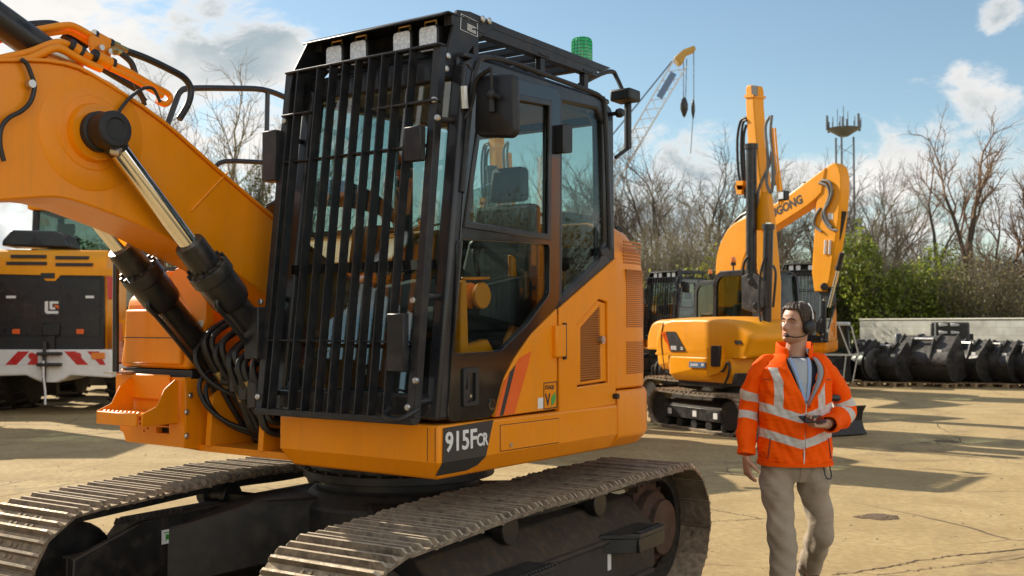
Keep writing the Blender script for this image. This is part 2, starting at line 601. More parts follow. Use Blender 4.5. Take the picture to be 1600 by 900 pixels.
shoe_me = None
for side, uc in ((-1, -1.0), (1, 1.0)):
    tr = belt(uc, side)
    for i in range(NSH):
        s = PITCHS * (i + (0.3 if side > 0 else 0.65))
        p = tp_at(s)
        t = unit(tp_at(s + .06) - tp_at(s - .06))
        M = Matrix(((1, 0, 0, uc), (0, t[0], -t[1], p[0]), (0, t[1], t[0], p[1]), (0, 0, 0, 1)))
        if shoe_me is None:
            o = shoe_mesh().build('track_shoe', ['track_steel', 'track_worn'], None, bevel=0.0, smooth=0)
            shoe_me = o
        else:
            o = shoe_me.copy()
            COL.objects.link(o)
        jit = Matrix.Rotation(R(random.uniform(-.5, .5)), 4, 'X') @ Matrix.Translation((random.uniform(-.004, .004), 0, random.uniform(-.001, .002)))
        o.parent = tr
        o.matrix_local = TROT @ M @ jit
    # side frame between the wheels
    b = MB(); b.T = TROT
    k = side
    prof = [(k * .80, .16), (k * 1.17, .20), (k * 1.19, .21), (k * 1.19, .455), (k * 1.02, .62), (k * .86, .63), (k * .80, .55)]
    b.prism(prof, 'v', -1.18, .98)
    b.prism([(k * 1.165, .185), (k * 1.215, .185), (k * 1.215, .215), (k * 1.165, .215)], 'v', -1.2, .93)
    b.prism([(k * 1.165, .45), (k * 1.21, .45), (k * 1.21, .475), (k * 1.165, .475)], 'v', -1.2, .93)
    # idler yoke and final-drive bracket
    b.box(min(k * .85, k * 1.13), max(k * .85, k * 1.13), -1.62, -1.17, .28, .50)
    b.box(min(k * .82, k * .95), max(k * .82, k * .95), .95, 1.35, .22, .58)
    fr = b.build('track_frame', 'frame_dusty', tr, bevel=.008)
    # inner face plate of the frame (seen on the far track)
    b = MB(); b.T = TROT
    b.plate([(-1.72, .17), (-1.60, .10), (1.0, .12), (1.15, .3), (1.1, .55), (.4, .66), (-.9, .66), (-1.3, .64), (-1.70, .52)], 'u', k * .70 - .02, k * .70 + .02)
    b.build('frame_side_plate', 'frame_black', tr, bevel=.006)
    for vv in (-.5, .45):
        b = MB(); b.T = TROT
        b.lathe([(.0, 0), (.075, 0), (.075, .05), (.05, .06), (.05, .16), (.075, .17), (.075, .24), (.0, .24)], (k * .86, vv, .655), (k, 0, 0), 18)
        b.box(min(k * .62, k * .86), max(k * .62, k * .86), vv - .05, vv + .05, .60, .68)
        b.build('carrier_roller', 'frame_black', tr, bevel=.004)
    for i in range(6):
        b = MB(); b.T = TROT
        b.lathe([(.0, 0), (.10, 0), (.10, .05), (.075, .06), (.075, .2), (.10, .21), (.10, .26), (.0, .26)], (k * .87, -1.05 + i * .36, .155), (k, 0, 0), 16)
        b.build('track_roller', 'frame_black', tr)
    b = MB(); b.T = TROT
    b.lathe([(.0, 0), (.27, 0), (.28, .02), (.28, .1), (.24, .11), (.24, .13), (.28, .14), (.28, .22), (.0, .22)], (k * .89, -1.56, .385), (k, 0, 0), 28)
    b.build('idler_wheel', 'frame_black', tr, bevel=.004)
    b = MB(); b.T = TROT
    ring = []
    for i in range(44):
        a = 2 * math.pi * i / 44
        r = .30 if i % 2 == 0 else .255
        ring.append((1.22 + r * math.cos(a), .402 + r * math.sin(a)))
    b.prism(ring, 'u', k * .96, k * 1.03)
    b.lathe([(.0, 0), (.22, 0), (.22, .05), (.17, .08), (.17, .12), (.0, .13)], (k * 1.03, 1.22, .402), (k, 0, 0), 28)
    for i in range(10):
        a = 2 * math.pi * i / 10
        b.cyl((k * 1.08, 1.22 + .195 * math.cos(a), .402 + .195 * math.sin(a)), (k * 1.095, 1.22 + .195 * math.cos(a), .402 + .195 * math.sin(a)), .014, n=6)
    b.build('drive_sprocket', 'track_rust', tr, bevel=.004)
    # boarding steps on the frame
    for vv in (-.62, .62):
        b = MB(); b.T = TROT
        v0, v1 = vv - .16, vv + .18
        ox = 1.34
        b.prism([(k * 1.16, v0 - .14), (k * ox, v0), (k * ox, v1), (k * 1.16, v1)], 'z', .475, .50)
        b.box(min(k * (ox - .014), k * ox), max(k * (ox - .014), k * ox), v0, v1, .395, .475)
        b.prism([(k * 1.165, v0 - .14), (k * (ox - .015), v0), (k * (ox - .015), v0 + .012), (k * 1.165, v0 - .125)], 'z', .395, .475)
        b.box(min(k * 1.17, k * (ox - .015)), max(k * 1.17, k * (ox - .015)), v1 - .012, v1, .395, .475)
        for j in range(11):
            yy = v0 + .02 + j * (v1 - v0 - .04) / 10
            b.box(min(k * (ox - .05), k * ox), max(k * (ox - .05), k * ox), yy - .007, yy + .007, .50, .512)
        b.build('boarding_step', 'frame_black', tr, bevel=.004)
    if side > 0:
        b = MB(); b.T = TROT
        b.box(1.190, 1.193, .36, .40, .30, .42)
        b.build('sticker', 'decal_white', tr)
    else:
        # adjuster rack on the near-side shoulder and an arrow decal
        b = MB(); b.T = TROT
        for i in range(12):
            v = -1.46 + i * .036
            b.prism([(v, .655), (v + .03, .655), (v + .015, .685)], 'u', -.70, -.66)
        b.build('grip_rack', 'frame_black', tr)
        b = MB(); b.T = TROT
        b.plate([(-1.56, .24), (-1.52, .30), (-1.52, .27), (-1.38, .27), (-1.38, .18), (-1.52, .18), (-1.52, .18)][:-1], 'u', -.680, -.677)
        b.build('arrow_decal', 'decal_white', tr)

# ---------------------------------------------------------------- lower body: X frame with four legs, slewing ring
b = MB(); b.T = TROT
b.lathe([(.0, .30), (.50, .30), (.58, .36), (.58, .66), (.50, .74), (.46, .74), (.46, .80), (.0, .80)], (0, 0, 0), (0, 0, 1), 36)
for sx in (-1, 1):
    for sy in (-1, 1):
        rings = []
        for (u, v, w, z0, z1) in ((.28, .25, .34, .34, .71), (.52, .62, .22, .34, .70), (.72, .98, .19, .28, .60), (.84, 1.08, .19, .26, .58)):
            rings.append([(sx * u - w * .5, sy * v + sx * sy * -.0 - w * .35, z0), (sx * u + w * .5, sy * v - w * .35, z0), (sx * u + w * .5, sy * v + w * .35, z0), (sx * u - w * .5, sy * v + w * .35, z0),
                          ][:0] or [(sx * (u + w * .55), sy * (v - w * .5), z0), (sx * (u - w * .55), sy * (v + w * .5), z0), (sx * (u - w * .55), sy * (v + w * .5), z1), (sx * (u + w * .55), sy * (v - w * .5), z1)])
        b.loft(rings)
b.build('car_body', 'frame_black', EX, bevel=.012)
b = MB()
b.lathe([(.0, .80), (.56, .80), (.56, .845), (.52, .85), (.52, .90), (.58, .905), (.58, .965), (.0, .965)], (0, 0, 0), (0, 0, 1), 40)
for i in range(30):
    a = 2 * math.pi * i / 30
    b.cyl((.545 * math.cos(a), .545 * math.sin(a), .845), (.545 * math.cos(a), .545 * math.sin(a), .86), .014, n=6)
b.build('slewing_ring', 'frame_black', EX, bevel=.003)
# warning sticker on the leg (white with green mark)

# ---------------------------------------------------------------- upper deck: skirt
def skirt_u(z):
    return 1.2 if z >= 1.06 else 1.2 - .05 * (1.06 - z) / .085

def rect_ring(u0, u1, v0, v1, z):
    return [(u0, v0, z), (u1, v0, z), (u1, v1, z), (u0, v1, z)]
b = MB()
b.loft([rect_ring(.22, 1.15, -1.05, .49, .975), rect_ring(.17, 1.2, -1.1, .49, 1.06), rect_ring(.17, 1.2, -1.1, .49, 1.225)])
sk = b.build('platform_skirt', 'yellow', EX, bevel=.014, seg=3)
b = MB()
b.box(-.58, .18, -1.0, .5, .985, 1.02)
b.build('deck_plate', 'yellow', EX)
b = MB()
b.box(.2, 1.13, -.95, .6, .985, 1.22)
b.box(-1.1, -.6, -.95, .6, 1.02, 1.4)
b.build('deck_frame', 'frame_black', EX)

def skirt_patch(poly, off, th=.003):
    """thin plate that follows the skirt's side and its chamfer"""
    pts = []
    n = len(poly)
    for i in range(n):
        p, q = np.array(poly[i]), np.array(poly[(i + 1) % n])
        pts.append(tuple(p))
        if (p[1] - 1.06) * (q[1] - 1.06) < -1e-9:
            t = (1.06 - p[1]) / (q[1] - p[1])
            pts.append(tuple(p + (q - p) * t))
    up = [p for p in pts if p[1] >= 1.06 - 1e-6]
    lo = [p for p in pts if p[1] <= 1.06 + 1e-6]
    b = MB()
    for g in (up, lo):
        if len(g) < 3:
            continue
        m = len(g)
        vs = [(skirt_u(z) + off, v, z) for v, z in g] + [(skirt_u(z) + off + th, v, z) for v, z in g]
        b.add(vs, [tuple(range(m))[::-1], tuple(range(m, 2 * m))] + [(i, (i + 1) % m, (i + 1) % m + m, i + m) for i in range(m)])
    return b
pn = U.vz([(692, 669), (770, 656), (758, 715), (752, 727), (738, 736), (690, 745)], 1.2)
pn = [(max(v, -1.093), max(z, .985)) for v, z in pn]
skirt_patch(pn, .001).build('name_panel', 'decal_grey', sk)
o0 = U.at(694, 706, u=1.2)
o1 = U.at(735, 697, u=1.2)
lettering('lettering', '915F', .123, 'decal_white', sk, (1.2055, o0[1], o0[2]), (0, 1, 0), (0, 0, 1), .0012, .0026, sx=.97)
o1 = U.at(743.5, 696.8, u=1.2)
lettering('lettering', 'CR', .080, 'decal_white', sk, (1.2055, o1[1], o1[2]), (0, 1, 0), (0, 0, 1), .0012, .0022, sx=.82)
# hatch in the skirt: thin dark joint and raised lid
hp = U.vz([(781, 664), (873, 653), (873, 692), (781, 706)], 1.2)
b = MB(); b.prism(hp, 'u', 1.195, 1.2012)
b.build('hatch_joint', 'sticker_black', sk)
c = np.mean(hp, axis=0)
hp2 = [tuple(c + (np.array(p) - c) * np.array([.985, .95])) for p in hp]
b = MB(); b.prism(hp2, 'u', 1.196, 1.2045)
ht = b.build('storage_hatch', 'yellow', sk, bevel=.003, seg=2)
q = U.at(797, 695, u=1.2)
b = MB(); b.cyl((1.203, q[1], q[2]), (1.209, q[1], q[2]), .011, n=12); b.build('hatch_lock', 'bolt', ht)
# front skirt seams
b = MB()
for px in (668, 680):
    p = U.at(px, 700, v=-1.1)
    b.box(p[0] - .0015, p[0] + .0015, -1.1012, -1.09, 1.065, 1.215)
b.build('panel_joint', 'sticker_black', sk)

# ---------------------------------------------------------------- counterweight and engine cover
def tail_ring(z, inset=0.0, v0=.50):
    r = 1.5 - inset
    w = 1.2 - inset
    pts = [(w, v0), (w, .74)]
    a0 = math.degrees(math.asin(w / r))
    # rounded shoulder into the tail circle
    c0 = np.array([w, .74]); c2 = np.array([r * math.sin(R(a0 - 14)), r * math.cos(R(a0 - 14))]); c1 = np.array([w, .95])
    for t in (.2, .4, .6, .8):
        pts.append(tuple((1 - t) ** 2 * c0 + 2 * t * (1 - t) * c1 + t * t * c2))
    for a in np.linspace(a0 - 14, -(a0 - 14), 15):
        pts.append((r * math.sin(R(a)), r * math.cos(R(a))))
    for t in (.2, .4, .6, .8):
        q = (1 - t) ** 2 * c2 + 2 * t * (1 - t) * c1 + t * t * c0
        pts.append((-q[0], q[1]))
    pts += [(-w, .74), (-w, v0)]
    return [(u, v, z) for u, v in pts]
b = MB()
b.loft([tail_ring(.975, .06), tail_ring(1.04, .0), tail_ring(1.27, .0), tail_ring(1.30, .012)])
cw = b.build('counterweight', 'yellow', EX, bevel=.01, seg=2)
b = MB()
b.loft([tail_ring(1.308, .022), tail_ring(1.9, .022), tail_ring(2.09, .04), tail_ring(2.22, .14), tail_ring(2.265, .22)])
ec = b.build('engine_cover', 'yellow', EX, bevel=.012, seg=2)
# louvres on the tail corner: recessed mesh panels at the shoulder
def tail_patch(z0, z1, t0, t1, off, inset, name, mat, parent, rows=0):
    b = MB()
    ring = np.array([(u, v) for u, v, z in tail_ring(0, inset)])
    L = np.concatenate([[0], np.cumsum(np.linalg.norm(np.diff(ring, axis=0), axis=1))])
    def at(s):
        return np.array([np.interp(s, L, ring[:, 0]), np.interp(s, L, ring[:, 1])])
    N = 10
    ss = np.linspace(t0, t1, N)
    def strip(za, zb, o0, o1):
        r0, r1 = [], []
        vs = []
        for s in ss:
            p = at(s); d = unit(at(s + .01) - at(s - .01)); n = np.array([-d[1], d[0]])
            n = n if n @ p > 0 else -n
            for o, z in ((o0, za), (o1, za), (o1, zb), (o0, zb)):
                vs.append((*(p + n * o), z))
        fs = [(0, 1, 2, 3), ((N - 1) * 4 + 3, (N - 1) * 4 + 2, (N - 1) * 4 + 1, (N - 1) * 4)]
        for k in range(N - 1):
            for i in range(4):
                j = (i + 1) % 4
                fs.append((k * 4 + i, k * 4 + j, (k + 1) * 4 + j, (k + 1) * 4 + i))
        b.add(vs, fs)
    if rows:
        h = (z1 - z0) / rows
        for r in range(rows):
            strip(z0 + r * h, z0 + r * h + h * .55, -.01, off)
    else:
        strip(z0, z1, -.01, off)
    return b.build(name, mat, parent)
tail_patch(1.66, 2.0, .13, .40, .004, .022, 'side_vent', 'yellow_mesh', ec, rows=30)
tail_patch(1.39, 1.58, .13, .40, .004, .022, 'side_vent', 'yellow_mesh', ec, rows=18)
tail_patch(2.03, 2.17, .12, .40, -.014, .022, 'top_louvre', 'yellow_mesh', ec, rows=7)
for vv in (.05, .22, .39):
    pass
# hood between cab and tail, right-hand side; dark tops with hoses behind the boom
b = MB()
b.prism([(-.15, 1.25), (.50, 1.25), (.50, 2.22), (.30, 2.26), (-.05, 2.20), (-.15, 2.05)], 'u', -1.18, .08)
b.build('engine_hood', 'yellow', EX, bevel=.02, seg=2)
b = MB()
for i in range(7):
    b.box(-1.0 + .13 * i, -.93 + .13 * i, .05, .4, 2.255, 2.268)
b.build('hood_vent', 'sticker_black', EX)
b = MB()
b.box(.1, 1.1, .40, .5, 1.25, 2.06)
b.build('rear_bulkhead', 'cab_grey', EX)

# ---------------------------------------------------------------- yellow side panels behind the door
side = U.vz([(965, 402), (963, 632), (875, 646), (875, 482)], 1.2)
b = MB()
vrec = U.vz([(902, 508), (937, 467), (950, 472), (952, 598), (903, 605)], 1.2)
b.plate(side, 'u', 1.165, 1.197, holes=[vrec])
sd = b.build('service_door', 'yellow', EX, bevel=.006, seg=2)
c = np.mean(vrec, axis=0)
vin = [tuple(c + (np.array(p) - c) * .965) for p in vrec]
grl = U.vz([(911, 512), (941, 478), (943, 592), (911, 597)], 1.2)
b = MB(); b.plate(vin, 'u', 1.16, 1.185, holes=[grl]); b.build('vent_panel', 'yellow', sd, bevel=.004)
b = MB()
z = min(p[1] for p in grl)
zt = max(p[1] for p in grl)
ge = np.array(grl)
while z < zt - .01:
    # louvre slats cut to the opening's outline
    xs = []
    for i in range(4):
        p, q = ge[i], ge[(i + 1) % 4]
        if (p[1] - z) * (q[1] - z) < 0:
            xs.append(p[0] + (q[0] - p[0]) * (z - p[1]) / (q[1] - p[1]))
    if len(xs) == 2:
        b.box(1.172, 1.182, min(xs) - .004, max(xs) + .004, z, z + .0075)
    z += .0125
b.box(1.150, 1.158, ge[:, 0].min() - .02, ge[:, 0].max() + .02, ge[:, 1].min() - .02, ge[:, 1].max() + .02)
b.build('vent_grille', 'yellow_mesh', sd)
q = U.at(942, 531, u=1.2)
b = MB(); b.cyl((1.18, *q[1:]), (1.205, *q[1:]), .022, n=16); b.cyl((1.205, *q[1:]), (1.209, *q[1:]), .012, n=10)
b.build('latch', 'bolt', sd)
q = U.at(960, 619, u=1.2)
b = MB(); b.cyl((1.19, *q[1:]), (1.225, *q[1:]), .016, n=14); b.build('door_stop', 'black_plastic', sd)
cabp = U.vz([(871.5, 482), (871.5, 639), (774, 652), (789, 592), (806, 560), (832, 522)], 1.2)
b = MB(); b.prism(cabp[::-1], 'u', 1.165, 1.197)
cs = b.build('cab_side_panel', 'yellow', EX, bevel=.006, seg=2)
hg = U.vz([(864, 509), (880, 507), (880, 557), (864, 559)], 1.2)
b = MB(); b.prism(hg, 'u', 1.19, 1.222); b.build('hinge', 'yellow', sd, bevel=.008, seg=2)
b = MB(); b.cyl((1.205, hg[1][0] + .008, hg[0][1] + .015), (1.205, hg[1][0] + .008, hg[2][1] - .015), .011, n=10); b.build('hinge_pin', 'black_plastic', sd)
for pl in ([(774, 651), (780.5, 650), (796, 583), (788, 596)], [(786.5, 649), (804, 646.5), (825.5, 570), (830.5, 549), (812, 560), (806, 570)]):
    b = MB(); b.prism(U.vz(pl, 1.2)[::-1], 'u', 1.1975, 1.2)
    b.build('stripe', 'orange_stripe', cs)
b = MB(); b.prism(U.vz([(780.5, 650), (786.5, 649), (806, 570), (796, 583)], 1.2)[::-1], 'u', 1.1975, 1.1995)
b.build('stripe', 'sticker_black', cs)
# emission-stage label
bx = U.vz([(850, 598), (871, 595.5), (871, 637), (850, 640)], 1.2)
c = np.mean(bx, axis=0)
b = MB(); b.plate(bx, 'u', 1.1972, 1.199, holes=[[tuple(c + (np.array(p) - c) * .93) for p in bx]])
b.build('label_border', 'sticker_black', cs)
q = U.at(852, 608.5, u=1.2)
lettering('lettering', 'STAGE', .029, 'sticker_black', cs, (1.1985, q[1], q[2]), (0, 1, -.02), (0, 0, 1), .0006, .0006, sx=.98)
q = U.at(852.5, 634, u=1.2)
lettering('lettering', 'V', .088, 'sticker_black', cs, (1.1985, q[1], q[2]), (0, 1, 0), (0, 0, 1), .0006, .0015, sx=.85)
lf = U.vz([(862, 634), (862, 621), (868, 613), (869, 622), (866, 631)], 1.2)
b = MB(); b.prism(lf[::-1], 'u', 1.1975, 1.199); b.build('leaf_mark', 'decal_green', cs)
b = MB(); b.prism(U.vz([(841, 622), (849, 621), (849, 638), (841, 639)], 1.2)[::-1], 'u', 1.1975, 1.199); b.build('sticker', 'decal_white', cs)

# ---------------------------------------------------------------- cab
def uv_in(poly, k):
    c = np.mean(poly, axis=0)
    return [tuple(c + (np.array(p) - c) * k) for p in poly]
ZF = 1.245
cabroot = EX
# door: one plate with the two window openings
win_hi = U.vz([(757, 140), (862, 160), (860, 372), (728, 352)], 1.2)
win_lo = U.vz([(716, 374), (713, 553), (785, 548), (826, 508), (861, 460), (861, 382)], 1.2)
win_lo = round_poly(win_lo, .03, 3)
door_out = U.vz([(741, 104), (878, 140), (876, 475), (830, 523), (804, 560), (788, 592), (773, 652), (701, 660)], 1.2)
door_out = round_poly(door_out, .05, 4)
b = MB(); b.plate(door_out, 'u', 1.160, 1.192, holes=[round_poly(win_hi, .02, 3), win_lo])
dr = b.build('cab_door', 'gloss_black', EX, bevel=.004)
b = MB(); b.plate(uv_in(win_hi, 1.035), 'u', 1.186, 1.2, holes=[uv_in(win_hi, .94)]); 
ws = b.build('window_frame', 'cab_grey', dr, bevel=.004)
b = MB(); b.prism(win_hi, 'u', 1.174, 1.178); b.build('window_pane', 'glass_side', dr, smooth=0)
b = MB(); b.prism(uv_in(win_lo, 1.02), 'u', 1.170, 1.174); b.build('window_pane', 'glass_side', dr, smooth=0)
# sliding-window division bar seen inside
hd = round_poly(U.vz([(724, 576), (748, 573), (748, 632), (724, 636)], 1.2), .012, 3)
hdi = round_poly(U.vz([(730, 584), (743, 582), (743, 626), (730, 629)], 1.2), .006, 3)
b = MB(); b.plate(hd, 'u', 1.188, 1.203, holes=[hdi]); dh = b.build('door_handle', 'black_plastic', dr, bevel=.003)
b = MB(); b.prism(U.vz([(729, 583), (736, 582), (736, 627), (729, 629)], 1.2), 'u', 1.186, 1.198); b.build('handle_grip', 'guard_grey', dr, bevel=.003)
q = U.at(736, 619, u=1.2)
b = MB(); b.cyl((1.19, *q[1:]), (1.2, *q[1:]), .008, n=10); b.build('key_lock', 'bolt', dr)
q = U.at(770, 632, u=1.2)
b = MB(); b.lathe([(.0, 0), (.03, 0), (.028, .006), (.015, .008), (0, .006)], (1.19, *q[1:]), (1, 0, 0), 18); b.build('door_catch', 'gloss_black', dr)
# pillars, roof, cills of the cab body
fp_out = U.vz([(690, 662), (722, 92)], 1.2)
b = MB()
def strip(pts_a, pts_b, u0, u1):
    n = len(pts_a)
    b.prism(list(pts_a) + list(pts_b)[::-1], 'u', u0, u1)
# front corner post (round-edged) both sides
for us, u0, u1 in ((1, 1.10, 1.185), (-1, .10, .18)):
    b.prism([(-1.09, ZF), (-1.00, ZF), (-.80, 2.86), (-.89, 2.90)], 'u', u0, u1)
    # rear post
    b.prism([(.385, 2.02), (.495, 2.02), (.485, 2.89), (.37, 2.89)], 'u', u0, u1)
    # post behind the door
    b.prism([(-.185, 1.70), (-.055, 1.78), (-.05, 2.89), (-.175, 2.87)], 'u', u0 + (.03 if us > 0 else 0), u1 - (0 if us > 0 else .03))
    # top rail
    b.prism([(-.89, 2.90), (-.80, 2.83), (-.175, 2.845), (.30, 2.87), (.37, 2.80), (.485, 2.82), (.47, 2.90), (.36, 2.95), (-.8, 2.945)], 'u', u0, u1)
    # sloping cill under the rear side window
    b.prism([(-.185, 1.66), (-.10, 1.72), (.495, 2.00), (.495, 2.12), (.40, 2.16), (.30, 2.03), (-.055, 1.83), (-.185, 1.77)], 'u', u0 + (.03 if us > 0 else 0), u1)
    b.prism([(-1.085, ZF), (-.55, ZF), (-.55, 1.30), (-1.07, 1.30)], 'u', u0, u1 - .03)
# front head, cill, cross rails
b.box(.14, 1.14, -.885, -.80, 2.83, 2.94)
b.box(.14, 1.14, -1.085, -1.03, ZF, 1.36)
b.box(.14, 1.14, .42, .49, 2.82, 2.93)
b.box(.14, 1.14, .43, .49, 2.02, 2.12)
cf = b.build('cab_frame', 'cab_grey', EX, bevel=.016, seg=2)
# roof
b = MB()
b.loft([[(.11, -.88, 2.93), (1.17, -.88, 2.93), (1.17, .47, 2.93), (.11, .47, 2.93)], [(.11, -.87, 2.955), (1.17, -.87, 2.955), (1.17, .46, 2.955), (.11, .46, 2.955)], [(.17, -.8, 2.975), (1.11, -.8, 2.975), (1.11, .4, 2.975), (.17, .4, 2.975)]])
b.build('cab_roof', 'cab_grey', EX, bevel=.01, seg=2)
b = MB(); b.box(.19, 1.09, -.78, .40, 2.86, 2.915); b.build('headlining', 'cab_trim', EX)
# rounded door weather-seal tube along the roof line and rear post
b = MB()
b.tube([(1.19, *p) for p in U.vz([(722, 300), (734, 170), (745, 105), (758, 90), (800, 98), (860, 120), (920, 142), (938, 152), (945, 170), (950, 300), (953, 390)], 1.19)], .014, 8, smooth=4)
b.build('gutter_rail', 'guard_grey', EX)
# quarter window and its pane, side/back/front panes
qw = U.vz([(884, 150), (944, 160), (950, 392), (881, 466)], 1.2)
b = MB(); b.prism(qw, 'u', 1.165, 1.169); b.build('window_pane', 'glass_side', EX, smooth=0)
b = MB(); b.prism([(-.99, 1.30), (-.80, 2.84), (-.17, 2.85), (.38, 2.84), (.40, 2.1), (-.06, 1.8), (-.2, 1.70)], 'u', .135, .139); b.build('window_pane', 'glass_side', EX, smooth=0)
b = MB(); b.prism([(.18, 2.12), (1.10, 2.12), (1.10, 2.84), (.18, 2.84)], 'v', .455, .459); b.build('rear_window', 'glass_side', EX, smooth=0)
b = MB()
b.add([(.18, -1.062, 1.36), (1.10, -1.062, 1.36), (1.10, -.865, 2.84), (.18, -.865, 2.84), (.18, -1.058, 1.36), (1.10, -1.058, 1.36), (1.10, -.861, 2.84), (.18, -.861, 2.84)],
      [(0, 1, 2, 3), (7, 6, 5, 4), (0, 4, 5, 1), (1, 5, 6, 2), (2, 6, 7, 3), (3, 7, 4, 0)])
b.build('windscreen', 'glass_front', EX, smooth=0)
b = MB(); b.box(.18, 1.10, -1.035, -1.0, 1.93, 1.975); b.tube([(.3, -1.0, 1.5), (.55, -.98, 1.75), (.85, -.93, 2.0)], .008, 6); b.build('windscreen_bar', 'gloss_black', EX)
# interior
b = MB()
b.box(.15, 1.13, -1.02, .42, 1.255, 1.30)
b.build('cab_floor', 'black_plastic', EX)
b = MB()
b.loft([rect_ring(.42, .88, -.50, .06, 1.64), rect_ring(.40, .90, -.52, .08, 1.70), rect_ring(.42, .88, -.50, .06, 1.77)])
st = b.build('seat', 'seat_cloth', EX, bevel=.03, seg=3)
b = MB()
b.loft([[(.43, .02, 1.72), (.87, .02, 1.72), (.87, .14, 1.72), (.43, .14, 1.72)], [(.41, .06, 2.0), (.89, .06, 2.0), (.89, .19, 2.0), (.41, .19, 2.0)], [(.45, .14, 2.36), (.85, .14, 2.36), (.85, .25, 2.36), (.45, .25, 2.36)]])
b.build('seat_back', 'seat_cloth', EX, bevel=.03, seg=3)
b = MB(); b.loft([[(.53, .15, 2.38), (.77, .15, 2.38), (.77, .25, 2.38), (.53, .25, 2.38)], [(.54, .17, 2.58), (.76, .17, 2.58), (.76, .26, 2.58), (.54, .26, 2.58)]])
b.build('headrest', 'seat_cloth', EX, bevel=.03, seg=3)
b = MB(); b.box(.40, .90, -.50, .20, 1.30, 1.60); b.build('seat_base', 'black_plastic', EX, bevel=.02)
for s_, uu in ((1, .93), (-1, .26)):
    b = MB()
    b.prism([(-.62, 1.72), (-.2, 1.66), (.15, 1.66), (.15, 1.92), (-.2, 1.93), (-.60, 1.86)], 'u', uu, uu + .13)
    b.tube([(uu + .06, -.52, 1.87), (uu + .06, -.56, 2.0), (uu + .055, -.55, 2.06)], [.014, .014, .03], 8)
    b.ball((uu + .055, -.55, 2.07), .034, 10)
    b.build('console', 'console_grey' if s_ < 0 else 'black_plastic', EX, bevel=.015)
b = MB()
b.prism([(-.66, 1.95), (-.60, 1.95), (-.56, 2.2), (-.62, 2.2)], 'u', .20, .42)
b.build('display_screen', 'gloss_black', EX, bevel=.01)
b = MB()
for uu in (.48, .68):
    b.bar((uu, -.86, 1.30), (uu, -.80, 1.62), .05, .02); b.ball((uu, -.8, 1.63), .03, 8)
    b.box(uu - .06, uu + .06, -.95, -.75, 1.33, 1.36)
b.build('travel_lever', 'black_plastic', EX)
# orange lever, stalk and bracket shapes standing in for reflections in the door pane
b = MB()
b.plate(U.vz([(783, 556), (788, 530), (822, 452), (830, 450), (829, 470), (812, 540), (806, 556)], 1.0), 'u', .99, 1.02)
b.build('reflected_lever', 'yellow', EX, bevel=.006)
b = MB()
b.plate(U.vz([(795, 398), (801, 402), (805, 470), (803, 500), (797, 495)], .8), 'u', .79, .82)
b.build('reflected_stalk', 'yellow', EX, bevel=.006)
b = MB()
b.prism(U.vz([(719, 440), (727, 438), (730, 540), (760, 530), (772, 552), (716, 556)], 1.1), 'u', 1.06, 1.11)
q = U.at(743, 462, u=1.04)
b.lathe([(.0, 0), (.065, 0), (.065, .02), (.04, .025), (.04, .06), (.065, .065), (.065, .09), (0, .09)], (1.0, q[1], q[2]), (1, 0, 0), 20)
b.bar((1.05, q[1] - .12, q[2] + .08), (1.05, q[1] + .1, q[2] + .09), .02, .015)
b.build('reflected_bracket', 'yellow', EX, bevel=.005)
b = MB(); b.plate(U.vz([(742, 300), (775, 285), (832, 292), (838, 350), (745, 345)], .55), 'u', .5, .53); b.build('seat_cover', 'glass', EX, smooth=0)
# ---------------------------------------------------------------- bar guard in front of the cab
def gv(z):
    return -1.01 - (2.97 - z) / 1.72 * .185
def gu(px, py):
    v = -1.1
    for _ in range(6):
        p = U.at(px, py, v=v); v = gv(p[2])
    return p
TL, TRt, BL, BR_ = gu(455, 115), gu(685, 70), gu(398, 638), gu(655, 663)
u0g, u1g = (TL[0] + BL[0]) / 2, (TRt[0] + BR_[0]) / 2
z0g, z1g = (BL[2] + BR_[2]) / 2, (TL[2] + TRt[2]) / 2
gup = np.array([0, gv(z1g) - gv(z0g), z1g - z0g]); gup = unit(gup)
gn = np.array([0, -gup[2], gup[1]])
b = MB()
def gp(u, z, off=0.0):
    return np.array([u, gv(z), z]) + gn * off
for uu in (u0g + .01, u1g - .03):
    b.bar(gp(uu, z0g, -.02), gp(uu, z1g if uu > .6 else z1g, -.02), .045, .05, up=gn)
b.bar(gp(u0g, z0g), gp(u1g, z0g), .05, .03, up=(0, 0, 1))
b.bar(gp(u0g, z1g), gp(u1g, z1g), .05, .012, up=(0, 0, 1))
for zz in (2.50, 1.60):
    b.bar(gp(u0g + .02, zz, -.02), gp(u1g - .05, zz, -.02), .05, .010, up=(0, 0, 1))
b.bar(gp(u0g, 2.74), gp(u0g + .2, 2.74), .05, .010, up=(0, 0, 1))
b.bar(gp(.75, 2.70), gp(u1g, 2.70), .05, .012, up=(0, 0, 1))
fg = b.build('cab_guard', 'guard_grey', EX, bevel=.003)
for i, px in enumerate((471, 502, 522, 542, 562, 583, 603, 624, 647)):
    p = gu(px, 112 - (px - 459) * .195)
    b = MB()
    zt = z1g
    b.bar(gp(p[0], z0g + .01), gp(p[0], zt), .007, .052, up=gn)
    b.build('guard_bar', 'guard_grey', fg)
for i in range(2):
    p = gu(471 - 12 * i, 190)
for (px, py, h, d0, d1) in ((430, 245, .26, .045, .03), (403, 520, .26, .045, .03), (657, 227, .16, .06, -.02), (631, 535, .26, .06, -.02)):
    p = gu(px, py)
    b = MB()
    b.box(p[0] - .052, p[0] + .05, gv(p[2]) - d0, gv(p[2]) + d1, p[2] - h * .5, p[2] + h * .5)
    b.build('hinge_cover', 'guard_grey', fg, bevel=.005)
